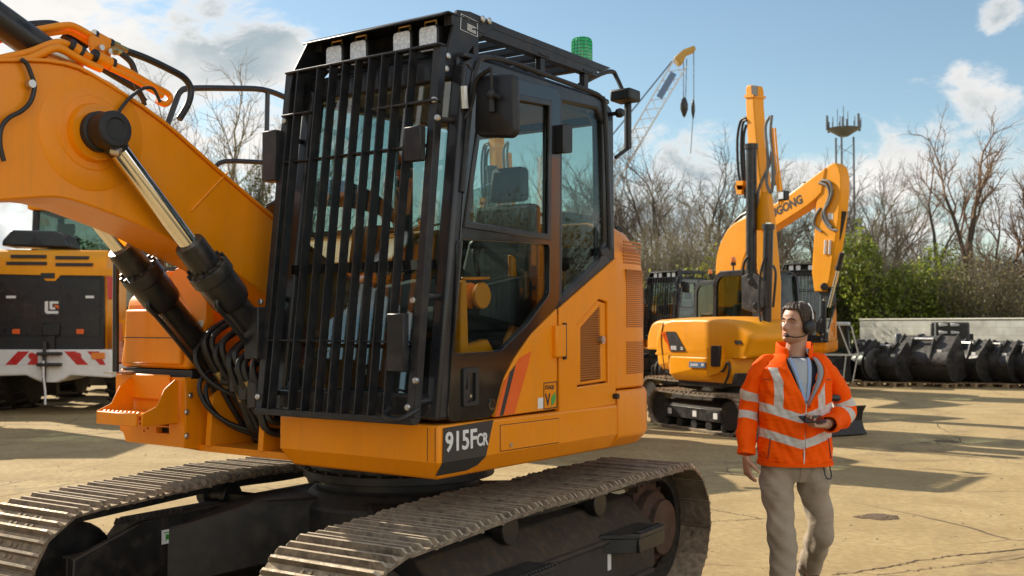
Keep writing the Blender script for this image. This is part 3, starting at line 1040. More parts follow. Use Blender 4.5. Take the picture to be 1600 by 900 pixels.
# stays between the guard and the cab corner, bolts
for zz in (2.62, 1.80, 1.33):
    for ua, ub in ((u1g - .03, 1.15), (u0g + .02, .13)):
        b = MB(); b.cyl(gp(ua, zz, -.03), (ub, gv(zz) + .17, zz + .01), .014, n=8)
        b.build('guard_stay', 'guard_grey', fg)
for (px, py) in ((648, 470), (652, 595), (640, 637), (410, 472), (406, 620), (681, 157), (686, 185), (447, 190)):
    p = gu(px, py); c = gp(p[0], p[2], .0)
    b = MB(); b.lathe([(.016, 0), (.016, .012), (.012, .016), (0, .017)], c + gn * .005, gn, 8)
    b.build('guard_bolt', 'bolt', fg)
b = MB()
a, c = gu(612, 645), gu(655, 650)
b.tube([gp(a[0], a[2] + .02, .01), gp(a[0] + .01, a[2] - .015, .06), gp(a[0] + .1, a[2] - .03, .075), gp(c[0] - .02, c[2] - .0, .05), gp(c[0], c[2] + .03, .01)], .011, 8, smooth=4)
b.build('guard_handle', 'black_plastic', fg)

def rrect0(x0, x1, y0, y1, r): return round_poly([(x0, y0), (x1, y0), (x1, y1), (x0, y1)], r, 4)
# ---------------------------------------------------------------- falling-object guard on the roof, with lamps
sp = U.vz([(715, 15), (735, 18), (770, 33), (790, 42), (955, 106), (940, 112), (800, 58), (770, 46), (748, 60), (727, 90), (706, 124), (690, 118)], 1.11)
b = MB()
b.prism(sp, 'u', 1.09, 1.112)
cA, cB, cC = U.at(480, 65, v=-.95), U.at(455, 115, v=-1.02), U.at(441, 185, v=-1.04)
back_ = np.array([0, .30, .02])
for q0, q1, k0, k1 in ((cA, cB, 1, .75), (cB, cC, .75, .35)):
    t_ = np.array([.016, 0, .004])
    p_ = [q0, q1, q1 + back_ * k1, q0 + back_ * k0]
    b.add([tuple(x) for x in p_] + [tuple(x + t_) for x in p_], [(3, 2, 1, 0), (4, 5, 6, 7), (0, 1, 5, 4), (1, 2, 6, 5), (2, 3, 7, 6), (3, 0, 4, 7)])
UL = float(cA[0])
rg = b.build('roof_guard', 'guard_grey', EX, bevel=.004)
b = MB()
zt = 3.135
b.box(UL, 1.115, -.93, -.66, zt, zt + .01)
for i in range(6):
    v0 = -.58 + i * .17
    b.box(UL + .01, 1.1, v0, v0 + .05, zt - .035, zt + .002)
b.box(UL, UL + .05, -.9, .43, zt - .05, zt + .004)
b.box(1.06, 1.11, -.9, .43, zt - .05, zt + .004)
# front visor, sloped down to the bar guard on both cheeks
b.add([(UL + .003, -.985, 3.118), (1.11, -.985, 3.118), (1.11, -.93, zt + .01), (UL + .003, -.93, zt + .01), (UL + .003, -.985, 3.108), (1.11, -.985, 3.108), (1.11, -.93, zt - .002), (UL + .003, -.93, zt - .002)],
      [(0, 1, 2, 3), (7, 6, 5, 4), (0, 4, 5, 1), (1, 5, 6, 2), (2, 6, 7, 3), (3, 7, 4, 0)])
b.box(UL + .02, 1.09, -.78, -.74, 2.99, 3.13)
b.build('roof_slats', 'guard_grey', rg, bevel=.003)
for uu in (1.085, UL + .04):
    for vv in (-.70, -.12, .32):
        b = MB()
        b.box(uu - .018, uu + .018, vv - .02, vv + .02, 2.94, 3.10)
        b.box(uu - .03, uu + .03, vv - .05, vv + .05, 3.095, 3.107)
        b.build('guard_post', 'guard_grey', rg, bevel=.003)
for px, py in ((520, 86), (558, 78), (626, 64), (667, 56)):
    p = U.at(px, py, v=-.93)
    b = MB(); w, h = .058, .064; p = p + np.array([0, 0, -.012])
    b.box(p[0] - w, p[0] + w, -.92, -.87, p[2] - h, p[2] + h)
    wl = b.build('work_light', 'black_plastic', rg, bevel=.01, seg=2)
    b = MB(); b.prism(rrect0(p[0] - w + .005, p[0] + w - .005, p[2] - h + .005, p[2] + h - .005, .02), 'v', -.927, -.919)
    b.build('lamp_lens', 'lamp_lens', rg, bevel=.006, seg=2)
    b = MB(); b.tube([(p[0] - .035, -.9, p[2] + h), (p[0] - .035, -.9, p[2] + h + .025), (p[0] + .035, -.9, p[2] + h + .025), (p[0] + .035, -.9, p[2] + h)], .006, 6); b.build('lamp_bracket', 'brass', rg)
# warning plate on the cheek
wp = U.vz([(720, 21), (746, 34), (746, 58), (719, 46)], 1.112)
b = MB(); b.plate(wp, 'u', 1.1125, 1.1138, holes=[uv_in(wp, .95)]); b.build('plate_border', 'decal_white', rg)
b = MB()
c0, c1 = np.array(wp[0]), np.array(wp[1])
dn = np.array(wp[3]) - c0
for k in range(5):
    a = c0 + (c1 - c0) * .40 + dn * (.42 + .09 * k)
    e = c0 + (c1 - c0) * .92 + dn * (.42 + .09 * k)
    b.prism([tuple(a), tuple(e), tuple(e + dn * .045), tuple(a + dn * .045)], 'u', 1.1125, 1.1138)
a = c0 + (c1 - c0) * .1 + dn * .10; e = c0 + (c1 - c0) * .5 + dn * .12
b.prism([tuple(a), tuple(e), tuple(e + dn * .05), tuple(a + dn * .05)], 'u', 1.1125, 1.1138)
b.build('plate_text', 'decal_white', rg)
for px, py in ((753, 30), (763, 33), (699, 88), (696, 108)):
    q = U.at(px, py, u=1.112); b = MB(); b.lathe([(.017, 0), (.017, .009), (.011, .014), (0, .015)], (1.112, q[1], q[2]), (1, 0, 0), 10)
    b.build('guard_bolt', 'bolt', rg)
# green beacon
q = U.at(909, 80, u=1.0)
b = MB()
b.lathe([(.0, -.005), (.05, -.005), (.07, .012), (.066, .03), (.0, .03)], (1.0, q[1], 3.145), (0, 0, 1), 20)
b.cyl((1.0, q[1], 3.03), (1.0, q[1], 3.145), .016, n=10)
bc = b.build('beacon_base', 'black_plastic', EX)
b = MB()
ring = []
prof = [(.060, 3.178), (.060, 3.30), (.056, 3.318), (.045, 3.328), (0.001, 3.332)]
rings = []
for r, z in prof:
    rings.append([(1.0 + r * (1 + .03 * math.cos(24 * 2 * math.pi * i / 48)) * math.cos(2 * math.pi * i / 48), q[1] + r * (1 + .03 * math.cos(24 * 2 * math.pi * i / 48)) * math.sin(2 * math.pi * i / 48), z) for i in range(48)])
b.loft(rings)
b.build('beacon', 'green_lens', EX)
# roof rear clutter: aerial box, camera, rail
b = MB()
b.tube([U.at(905, 133, u=1.0), U.at(940, 115, u=1.0), U.at(957, 112, u=1.0), U.at(963, 120, u=1.0), U.at(972, 140, u=1.05)], .014, 8, smooth=3)
b.build('roof_rail', 'guard_grey', EX)
b = MB(); p = U.at(970, 149, u=1.12); b.box(1.06, 1.2, p[1] - .03, p[1] + .10, p[2] - .035, p[2] + .035); b.build('rear_lamp', 'black_plastic', EX, bevel=.012, seg=2)
b = MB(); p = U.at(957, 178, u=1.19); b.cyl((1.15, p[1], p[2]), (1.235, p[1], p[2]), .012, n=8); b.lathe([(0, 0), (.024, 0), (.028, .02), (.02, .04), (0, .042)], (1.22, p[1], p[2]), (1, 0, 0), 12); b.build('door_holder', 'black_plastic', EX)
b = MB()
p0, p1 = U.at(981, 158, u=1.12), U.at(981, 232, u=1.12)
b.tube([p0, p0 + (p1 - p0) * .5, p1], .022, 10)
p2 = U.at(962, 246, u=1.10)
b.tube([p1, p2], .012, 8)
b.build('rear_mirror', 'black_plastic', EX)
b = MB()
for px, z in ((905, 3.02), (880, 3.0)):
    b.ball((.9, .1, 2.99), .05, 10)
b.build('aerial_puck', 'black_plastic', EX)
# front mirror
mp = U.uz([(745, 118), (806, 116), (808, 205), (800, 215), (750, 214), (742, 204)], -.86)
mp = round_poly(mp, .03, 4)
b = MB()
c = np.mean(mp, axis=0)
r0 = [(u, -.875, z) for u, z in uv_in(mp, .9)]
r1 = [(u, -.86, z) for u, z in mp]
r2 = [(u, -.835, z) for u, z in mp]
r3 = [(u, -.83, z) for u, z in uv_in(mp, .95)]
b.loft([r0, r1, r2, r3])
mr = b.build('mirror', 'black_plastic', EX, smooth=50)
b = MB()
p = U.at(768, 148, v=-.89)
b.ball(p, .028, 10); b.tube([U.at(768, 108, v=-.9), p], .008, 8); b.tube([p, p + np.array([.0, 0, -.08])], .016, 8)
b.tube([U.at(768, 107, v=-.9), U.at(745, 125, v=-.88), U.at(736, 165, v=-.87), (1.17, -.9, 2.62)], .011, 8, smooth=4)
b.tube([p, p + np.array([.05, -.01, -.015])], .012, 8)
b.build('mirror_arm', 'black_plastic', EX)
b = MB()
b.tube([(1.2, *p) for p in U.vz([(724, 135), (726, 170)], 1.2)], .02, 8)
b.build('mirror_clamp', 'bolt', EX)
b = MB()
hb = U.vz([(871, 195), (886, 195), (886, 240), (871, 240)], 1.2)
b.prism(round_poly(hb, .015, 3), 'u', 1.19, 1.235); b.build('door_latch_box', 'black_plastic', EX, bevel=.006, seg=2)
b = MB(); hb = U.vz([(938, 388), (950, 386), (951, 398), (939, 400)], 1.2); b.prism(hb, 'u', 1.184, 1.205); b.build('light_switch', 'black_plastic', EX, bevel=.004)
# ================================================================== boom, rams, hoses, tank and step of the main excavator
UB = -.27
HB = .18
bt = U.vz([(412, 330), (330, 260), (250, 190), (160, 130), (100, 102), (0, 97)], UB + HB)
bb_ = U.vz([(0, 313), (84, 308), (130, 318), (169, 332), (239, 360), (300, 392), (357, 420), (400, 449)], UB + HB)
top = [(-.28, 1.90), (-.65, 2.09)] + bt + [(-2.95, 2.63), (-3.5, 2.43), (-4.06, 2.22)]
bot = [(-4.12, 1.97), (-3.5, 2.05), (-2.95, 2.13)] + bb_ + [(-.65, 1.66), (-.34, 1.58), (-.22, 1.72)]
def smooth2(p, k=3):
    return [tuple(q) for q in catmull([np.array(x) for x in p], k)]
top = smooth2(top); bot = smooth2(bot[:-1]) + [bot[-1]]
b = MB()
b.prism((top + bot)[::-1], 'u', UB - HB, UB + HB)
boom = b.build('boom', 'yellow', EX, bevel=.008, seg=2, smooth=25)
# flange plates standing proud along the top and bottom edges
def edge_strip(line, u0, u1, th, up):
    n = len(line)
    vs = []
    for i, (v, z) in enumerate(line):
        a, c = np.array(line[max(i - 1, 0)]), np.array(line[min(i + 1, n - 1)])
        d = unit(c - a); nrm = np.array([-d[1], d[0]]) * up
        for u, k in ((u0, 0), (u1, 0), (u1, th), (u0, th)):
            vs.append((u, v + nrm[0] * k, z + nrm[1] * k))
    fs = [(0, 1, 2, 3), tuple(4 * (n - 1) + i for i in (3, 2, 1, 0))]
    for k in range(n - 1):
        for i in range(4):
            j = (i + 1) % 4
            fs.append((k * 4 + i, k * 4 + j, (k + 1) * 4 + j, (k + 1) * 4 + i))
    return vs, fs
b = MB()
b.add(*edge_strip(top, UB - HB - .014, UB + HB + .014, .016, -1 if top[0][0] > top[-1][0] else 1))
b.build('boom_top_plate', 'yellow', boom, bevel=.004, smooth=25)
PIN = U.at(163, 205, u=0.0)[1:]
for k in (1, -1):
    us = UB + k * HB
    b = MB()
    b.lathe([(.0, 0), (.255, 0), (.262, .003), (.255, .007), (.17, .007), (.165, .012), (.135, .014), (.125, .045), (.0, .045)], (us - k * .002, *PIN), (k, 0, 0), 40)
    b.build('pin_boss', 'yellow', boom, smooth=40)
    uc = UB + k * .27
    b = MB()
    b.lathe([(.0, 0), (.088, 0), (.092, .02), (.092, .05), (.08, .055), (.08, .07), (.083, .075), (.083, .15), (.076, .16), (.05, .162), (.048, .156), (.0, .156)], (uc - k * .068, *PIN), (k, 0, 0), 28)
    b.build('ram_pin', 'black_plastic', boom, bevel=.002)
    b = MB()
    b.lathe([(.0, -.01), (.022, -.01), (.022, .03), (.016, .032), (0, .032)], (uc + k * .05, PIN[0] + .015, PIN[1] - .09), (k * .6, .5, -.2), 8)
    b.build('grease_fitting', 'bolt', boom)
    # ram
    d = unit(np.array([0, -1.106 + 1.989, 1.633 - 2.538]))
    p0 = np.array([uc, *PIN])
    b = MB()
    b.cyl(p0 + d * .085, p0 + d * .86, .046, n=24)
    ram = b.build('boom_ram', 'chrome', EX)
    b = MB()
    b.lathe([(.0, .03), (.055, .03), (.058, .07), (.05, .11), (.0, .11)], p0, d, 20)
    b.build('rod_end', 'cyl_black', ram)
    b = MB()
    b.lathe([(.05, .66), (.072, .66), (.076, .68), (.076, .80), (.070, .81), (.105, .815), (.108, .83), (.108, .88), (.098, .885), (.098, 1.02), (.088, 1.05), (.072, 1.06), (.070, 1.08), (.070, 1.80), (.05, 1.84), (0, 1.84)], p0, d, 28)
    for i in range(12):
        a = 2 * math.pi * i / 12
        x, y = perp(d)
        c = p0 + (x * math.cos(a) + y * math.sin(a)) * .096
        b.cyl(c + d * .795, c + d * .82, .010, n=6)
    b.build('ram_barrel', 'cyl_black', ram, bevel=.002)
    side_ = unit(np.cross(d, [1, 0, 0]))
    if side_[2] > 0: side_ = -side_
    b = MB()
    o_ = side_ * .105
    uo = np.array([.03, 0, 0])
    b.tube([p0 + d * .95 + side_ * .07 + uo, p0 + d * .98 + o_ + uo, p0 + d * 1.1 + side_ * .10 + uo, p0 + d * 1.5 + side_ * .10 + uo, p0 + d * 1.62 + side_ * .12 + uo, p0 + d * 1.72 + side_ * .10 + uo], .013, 8, smooth=5)
    b.build('ram_pipe', 'cyl_black', ram)
    b = MB()
    pe = p0 + d * 1.84
    b.cyl(pe + np.array([-.09, 0, 0]), pe + np.array([.09, 0, 0]), .06, n=16)
    b.build('ram_foot', 'cyl_black', ram)
# boom-foot brackets on the deck
for us in (UB - HB - .05, UB + HB + .01):
    b = MB()
    b.plate([(-1.02, 1.02), (-1.0, 1.28), (-.80, 1.40), (-.56, 1.62), (-.40, 1.92), (-.15, 1.92), (.1, 1.5), (.2, 1.02)], 'u', us, us + .04, holes=[[(-.34 + .08 * math.cos(a), 1.74 + .08 * math.sin(a)) for a in np.linspace(0, 2 * math.pi, 14, endpoint=False)]])
    b.build('boom_bracket', 'yellow', EX, bevel=.006)
b = MB(); b.cyl((UB - HB - .1, -.30, 1.74), (UB + HB + .1, -.30, 1.74), .075, n=20); b.build('foot_pin', 'cyl_black', EX, bevel=.006)
# arm ram on top of the boom, its bracket, then arm and bucket beyond the picture's edge
a0 = U.at(84, 92, u=UB); a1 = U.at(22, 48, u=UB)
ad = unit(a1 - a0)
b = MB()
b.prism([(a0[1] - .16, a0[2] - .12), (a0[1] + .14, a0[2] - .16), (a0[1] + .05, a0[2] + .03), (a0[1] - .05, a0[2] + .05)], 'u', UB - .11, UB - .085)
b.prism([(a0[1] - .16, a0[2] - .12), (a0[1] + .14, a0[2] - .16), (a0[1] + .05, a0[2] + .03), (a0[1] - .05, a0[2] + .05)], 'u', UB + .085, UB + .11)
b.build('ram_bracket', 'yellow', boom, bevel=.005)
b = MB()
b.cyl(a0, a0 + ad * 1.15, .072, n=20); b.cyl(a0 + np.array([-.08, 0, 0]), a0 + np.array([.08, 0, 0]), .07, n=16)
b.cyl(a0 + ad * 1.05, a0 + ad * 1.2, .095, n=20)
ar = b.build('arm_ram', 'cyl_black', EX, bevel=.004)
ae = a0 + ad * 1.95
b = MB(); b.cyl(a0 + ad * 1.15, ae, .045, n=18); b.build('ram_rod', 'chrome', ar)
JP = np.array([UB, -4.0, 2.1])
b = MB()
k_ = ae[1:]
b.prism([(k_[0] - .06, k_[1] + .06), (k_[0] + .1, k_[1] + .08), (JP[1] + .28, JP[2] + .15), (JP[1] + .25, JP[2] - .3), (-3.62, .75), (-3.75, .68), (JP[1] - .18, JP[2] - .2), (JP[1] - .15, JP[2] + .2)], 'u', UB - .13, UB + .13)
arm = b.build('arm', 'yellow', EX, bevel=.02, seg=2)
b = MB(); b.cyl(JP + np.array([-.22, 0, 0]), JP + np.array([.22, 0, 0]), .09, n=20); b.build('arm_pin', 'cyl_black', arm)
b = MB()
bp = [(-3.70, .80), (-3.40, .78), (-3.10, .60), (-2.98, .32), (-3.10, .10), (-3.40, .03), (-3.85, .10), (-3.84, .13), (-3.42, .07), (-3.14, .14), (-3.03, .33), (-3.14, .56), (-3.42, .72), (-3.70, .74)]
b.prism(bp, 'u', UB - .5, UB + .5)
for us in (UB - .5, UB + .48):
    b.prism(bp[:7] , 'u', us, us + .02)
for i in range(5):
    uu = UB - .44 + i * .22
    b.prism([(-3.82, .14), (-4.02, .105), (-4.02, .095), (-3.82, .085)], 'u', uu - .04, uu + .04)
b.build('bucket', 'frame_black', EX, bevel=.008)
# steel pipes along the boom's back
def pp(lst, u):
    return [U.at(x, y, u=u) for x, y in lst]
def upipe(name, lst, u, r, mat='yellow', parent=None, sm=4, n=10):
    b = MB()
    pts = pp(lst, u) if not hasattr(u, '__len__') else [U.at(*q, u=w) for q, w in zip(lst, u)]
    b.tube(pts, r, n, smooth=sm)
    return b.build(name, mat, parent or boom, smooth=60)
upipe('steel_pipe', [(-90, 85), (0, 52), (55, 47), (98, 40), (118, 42), (150, 60), (168, 68)], UB - .02, .016)
upipe('steel_pipe', [(-90, 96), (0, 62), (55, 55), (96, 49), (112, 50), (140, 66), (160, 76)], UB - .06, .016)
upipe('steel_pipe', [(-90, 118), (0, 92), (45, 82), (82, 68), (100, 68), (124, 80), (150, 94), (168, 99)], UB + .09, .018)
upipe('steel_pipe', [(-90, 128), (0, 100), (45, 92), (80, 77), (96, 77), (120, 90), (140, 100), (158, 108)], UB + .13, .018)
upipe('steel_pipe', [(172, 98), (205, 114), (240, 134), (262, 146), (266, 155), (258, 163), (245, 157)], UB + .08, .015)
upipe('steel_pipe', [(172, 106), (205, 122), (238, 141), (254, 150)], UB + .12, .015)
upipe('steel_pipe', [(20, 62), (60, 66), (80, 76), (110, 100), (128, 106)], UB - .1, .016)
b = MB()
c = U.at(158, 83, u=UB + .03)
def bplate(lst, u0, u1):
    b.prism(U.vz(lst, (u0 + u1) / 2)[::-1], 'u', u0, u1)
bplate([(138, 58), (146, 55), (172, 70), (172, 92), (162, 104), (140, 78)], UB + .0, UB + .02)
b.build('clamp_plate', 'yellow', boom, bevel=.004)
for lst, u in (((146, 57), (170, 70)), UB - .03), (((147, 88), (174, 101)), UB + .1), (((110, 72), (124, 82)), UB + .10):
    q0, q1 = U.at(*lst[0], u=u), U.at(*lst[1], u=u)
    b = MB(); b.cyl(q0, q1, .031, n=14); b.build('pipe_clamp', 'yellow', boom, bevel=.004)
    b = MB(); dd = unit(q1 - q0)
    for q in (q0, q1): b.cyl(q - dd * .008, q + dd * .008, .034, n=14)
    b.build('clamp_collar', 'black_plastic', boom)
for px, py, u in ((156, 75, UB + .03), (170, 81, UB + .03)):
    b = MB(); q = U.at(px, py, u=u); b.cyl(q, q + np.array([.02, 0, 0]), .014, n=8); b.build('clamp_bolt', 'bolt', boom)
for lst, u in ((((174, 68), (200, 80)), UB - .03), (((174, 78), (192, 84)), UB + .04)):
    q0, q1 = U.at(*lst[0], u=u), U.at(*lst[1], u=u)
    b = MB(); b.cyl(q0, q0 + (q1 - q0) * .45, .020, n=6); b.cyl(q0 + (q1 - q0) * .45, q1, .016, n=12)
    b.build('hose_fitting', 'brass', boom)
q0, q1 = U.at(76, 80, u=UB + .1), U.at(103, 90, u=UB + .1)
b = MB(); b.cyl(q0, q1, .028, n=12); b.cyl(q1, q1 + (q1 - q0) * .5, .018, n=10); b.build('swivel_joint', 'bolt', boom)
upipe('hose', [(198, 80), (228, 91), (262, 107), (288, 122), (298, 140), (294, 162), (280, 186)], UB - .03, .018, 'hose', sm=6)
upipe('hose', [(190, 84), (205, 98), (212, 118), (216, 140), (226, 158)], UB + .05, .015, 'hose', sm=6)
upipe('hose', [(205, 120), (215, 138), (222, 152), (226, 165)], UB + .0, .013, 'hose', sm=6)
upipe('hose', [(0, 44), (40, 40), (80, 38), (100, 46), (125, 62), (137, 72)], UB - .1, .02, 'hose', sm=6)
upipe('hose', [(95, 53), (115, 66), (130, 80), (150, 100), (190, 125), (215, 140)], UB - .1, .018, 'hose', sm=6)
upipe('cable', [(182, 182), (190, 168), (204, 152), (222, 139), (238, 138), (246, 150), (250, 160)], UB + HB + .03, .008, 'hose', sm=6)
upipe('cable', [(33, 93), (42, 100), (50, 120), (54, 135), (48, 158), (34, 173), (14, 184), (2, 200), (0, 225), (6, 252)], UB + HB + .03, .010, 'hose', sm=6)
b = MB(); q = U.at(45, 132, u=UB + HB + .01); b.cyl(q, q + np.array([.03, 0, 0]), .018, n=8); b.build('cable_clip', 'bolt', boom)
# weld seams on the boom's flank, seen as fine ridges
for l in ([(355, 270), (298, 330)],):
    q0, q1 = [U.at(*p, u=UB + HB + .001) for p in l]
    b = MB(); b.tube([q0, q1], .006, 6); b.build('weld_seam', 'yellow', boom)
# hoses from the boom foot down to the valve bank
hz = random.Random(5)
NH = 13
for i in range(NH):
    k = i / (NH - 1)
    u0 = -.46 + .46 * k
    # top end beside the rams, bottom end at the valve bank; nearly straight, slightly slack
    p0 = U.at(316 + 92 * k + hz.uniform(-4, 4), 528 + 52 * k + hz.uniform(-10, 8), u=u0)
    p3 = U.at(392 + 40 * k + hz.uniform(-6, 6), 672 + hz.uniform(-22, 6), u=u0 + .06)
    if p3[1] > -.70: p3 = np.array([p3[0], -.70, p3[2]])
    s1, s2 = hz.uniform(.0, .03), hz.uniform(.0, .03)
    p1 = p0 * .7 + p3 * .3 + np.array([0, -s1, -.02])
    p2 = p0 * .35 + p3 * .65 + np.array([0, -s2, -.03])
    b = MB(); b.tube([p0 + np.array([0, .14, .10]), p0, p1, p2, p3, p3 + np.array([.06, .22, -.02])], .016, 8, smooth=5)
    b.build('hydraulic_hose', 'hose', EX, smooth=60)
    b = MB(); dd = unit(p2 - p1); c = p1 * (1 - .25) + p2 * .25
    b.cyl(c - dd * .05, c + dd * .02, .022, n=6); b.cyl(c + dd * .02, c + dd * .06, .020, n=10)
    b.build('hose_fitting', 'brass' if i % 4 == 1 else 'cyl_black', EX)
for px, py in ((306, 548), (312, 598), (322, 606)):
    u0 = -.47
    p0 = U.at(px, py, u=u0)
    b = MB(); b.tube([p0 + np.array([0, .12, .10]), p0, p0 + np.array([.03, .02, -.12]), p0 + np.array([.10, .12, -.22]), p0 + np.array([.2, .26, -.28])], .013, 8, smooth=5)
    b.build('hydraulic_hose', 'hose', EX, smooth=60)
b = MB()
for i in range(4):
    u0 = -.34 + i * .10
    q = U.at(350 + 14 * i, 575 + 12 * i, u=u0)
    b.box(q[0] - .035, q[0] + .035, q[1] + .0, q[1] + .12, q[2] - .09, q[2] + .05)
b.build('pipe_block', 'frame_black', EX, bevel=.008)
b = MB(); b.box(-.40, .05, -.80, -.55, 1.02, 1.22); b.build('valve_block', 'frame_black', EX, bevel=.02)
for px, py, u in ((326, 517, -.5), (297, 542, -.55)):
    q = U.at(px, py, u=u); b = MB(); b.cyl(q, q + np.array([-.02, -.03, .06]), .026, n=6); b.build('pipe_bracket', 'white_paint', EX)

# ---------------------------------------------------------------- right-hand tank, tool box and step
b = MB()
b.prism([(-1.08, 1.43), (-1.03, 1.82), (-.88, 1.95), (-.45, 2.05), (.49, 2.05), (.49, 1.43)][::-1], 'u', -1.2, -.575)
tk = b.build('fuel_tank', 'yellow', EX, bevel=.035, seg=3)
b = MB()
q = [(-.98, 1.47), (-.72, 1.50), (-.72, 1.74), (-.80, 1.80), (-1.0, 1.78)]
b.prism([(-1.13, 1.455), (-.62, 1.455), (-.62, 1.70), (-.72, 1.76), (-1.12, 1.76)], 'v', -1.095, -1.05)
b.build('tank_panel', 'yellow', tk, bevel=.012, seg=2)
b = MB(); b.box(-1.14, -.60, -1.0985, -1.09, 1.60, 1.604); b.build('panel_joint', 'sticker_black', tk)
b = MB(); b.lathe([(0, 0), (.05, 0), (.05, .03), (.042, .04), (0, .042)], (-.95, -.6, 2.02), (0, 0, 1), 18); b.build('filler_cap', 'black_plastic', tk, bevel=.004)
gus = U.uz([(226, 522), (236, 496), (288, 421), (300, 416), (352, 424), (352, 522)], -.98)
gus = [(min(u, -.475), z) for u, z in gus]
b = MB(); hole = lambda c, r: [(c[0] + r * math.cos(a), c[1] + r * math.sin(a)) for a in np.linspace(0, 2 * math.pi, 14, endpoint=False)]
c1, c2 = U.uz([(276, 431), (239, 509)], -.98)
b.plate(gus, 'v', -1.04, -.99, holes=[hole(c1, .026), hole(c2, .026)])
b.build('front_gusset', 'yellow', tk, bevel=.006)
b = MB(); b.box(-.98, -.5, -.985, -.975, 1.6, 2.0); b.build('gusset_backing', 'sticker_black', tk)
b = MB()
tb = U.uz([(181, 588), (181, 640), (197, 690), (288, 700), (289, 590)], -1.1)
hs = [hole(U.uz([p], -1.1)[0], .0075) for p in ((219, 662), (231, 669), (231, 656), (225, 649), (219, 655), (225, 673), (225, 660))]
vt = [U.uz([(244, y0), (264, y0 + 1), (264, y0 + 11), (244, y0 + 9)], -1.1) for y0 in (644, 655, 667)]
b.plate(tb, 'v', -1.10, -1.06, holes=hs + vt)
tx = b.build('tool_box', 'yellow', EX, bevel=.008, seg=2)
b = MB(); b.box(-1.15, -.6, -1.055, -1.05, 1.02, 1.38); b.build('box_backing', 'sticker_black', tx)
b = MB()
wall = U.vz([(289, 592), (288, 700), (312, 704), (445, 688), (445, 592)], -.57)
b.prism(wall, 'u', -.60, -.568); b.build('box_side', 'yellow', tx, bevel=.008)
b = MB(); b.box(-1.2, -1.17, -1.07, .49, 1.06, 1.42); b.build('box_side', 'yellow', tx, bevel=.008)
b = MB(); b.box(-1.2, -.57, -1.055, .45, 1.385, 1.425); b.build('box_lid', 'sticker_black', tx)
for px, py in ((297, 618), (291, 644), (291, 681)):
    q = U.at(px, py, u=-.568); b = MB(); b.lathe([(.016, 0), (.016, .008), (.01, .013), (0, .014)], q, (1, 0, 0), 10); b.build('box_bolt', 'bolt', tx)
# access step
b = MB()
up_ = U.uz([(181, 578), (197, 597), (200, 645), (270, 648), (285, 588), (288, 590)], -1.1)
b.box(-1.0, -.62, -1.33, -1.12, 1.192, 1.204)
b.box(-1.02, -.66, -1.34, -1.328, 1.135, 1.204)
for us in (-1.02, -.62):
    b.prism([(-1.11, 1.14), (-1.11, 1.37), (-1.13, 1.38), (-1.20, 1.33), (-1.25, 1.24), (-1.34, 1.205), (-1.34, 1.14)], 'u', us, us + .012)
for i in range(9):
    uu = -.98 + i * .037
    b.prism([(-1.33, 1.204), (-1.30, 1.204), (-1.315, 1.215)], 'u', uu, uu + .02)
b.build('access_step', 'yellow', EX, bevel=.004)
b = MB(); b.box(-1.16, -.68, -1.125, -1.105, 1.26, 1.40); b.build('step_plate', 'yellow', EX, bevel=.008)
# rails
b = MB()
b.tube([(-1.05, -1.2, 1.40), (-1.05, -1.2, 2.38), (-1.05, -1.12, 2.48), (-1.05, -1.02, 2.5), (-1.05, -.95, 2.4), (-1.05, -.9, 1.95)], .018, 10, smooth=4)
b.build('front_handrail', 'cab_grey', EX, smooth=60)
b = MB(); b.box(-1.12, -1.0, -1.23, -1.05, 1.40, 1.412); b.build('rail_foot', 'bolt', EX)
UR = -1.1
b = MB()
b.tube(pp([(238, 260), (272, 165), (282, 143), (300, 138), (360, 138), (410, 140), (445, 152), (475, 170)], UR), .019, 10, smooth=4)
b.build('top_handrail', 'cab_grey', EX, smooth=60)
b = MB(); b.tube(pp([(418, 142), (416, 255)], UR), .016, 10); b.build('rail_post', 'cab_grey', EX)
b = MB(); b.tube(pp([(335, 262), (352, 252), (412, 254), (450, 258)], UR), .016, 10, smooth=3); b.build('lower_rail', 'cab_grey', EX, smooth=60)
for i in range(5):
    b = MB()
    z = 2.28 + .03 * i
    b.tube([(-.45 + .03 * i, -.75, 2.25 + .02 * i), (-.2 + .02 * i, -.5, 2.36 + .03 * i), (.0, -.2, 2.33 + .02 * i), (.02, .1, 2.2)], .016, 8, smooth=5)
    b.build('deck_hose', 'hose', EX, smooth=60)

# paper notices stuck on the black undercarriage where a ray through their place in the view meets the steel
def stick_on(name, mat, px, py, w_, h_, parent):
    bpy.context.view_layer.update()
    dg = bpy.context.evaluated_depsgraph_get()
    hit, loc, nor, _, ob, _ = SC.ray_cast(dg, Vector(CAM), Vector(ray(px, py)).normalized())
    if not hit: return None
    x = Vector((0, 0, 1)).cross(nor).normalized(); y = nor.cross(x)
    b = MB()
    Mi = EX.matrix_world.inverted()
    b.T = Mi @ (Matrix.Translation(loc + nor * .003) @ Matrix((x, y, nor)).transposed().to_4x4())
    b.box(-w_ / 2, w_ / 2, -h_ / 2, h_ / 2, -.001, .001)
    o = b.build(name, mat, parent)
    return b.T
Tn = stick_on('notice', 'decal_white', 261, 838, .075, .075, EX)
if Tn is not None:
    b = MB(); b.T = Tn
    b.box(-.024, .024, .018, .024, .001, .0018)
    for a in (-.7, .7): b.bar((-.018 * a, -.02, .0014), (.018 * a, .012, .0014), .007, .0008, up=(0, 0, 1))
    b.lathe([(.010, 0), (.014, 0), (.014, .0008), (.010, .0008)], (0, -.002, .001), (0, 0, 1), 14)
    b.build('notice_mark', 'decal_green', EX)
# ================================================================== the other machines
sub = lambda poly, k: [tuple(np.mean(poly, axis=0) + (np.array(p) - np.mean(poly, axis=0)) * k) for p in poly]

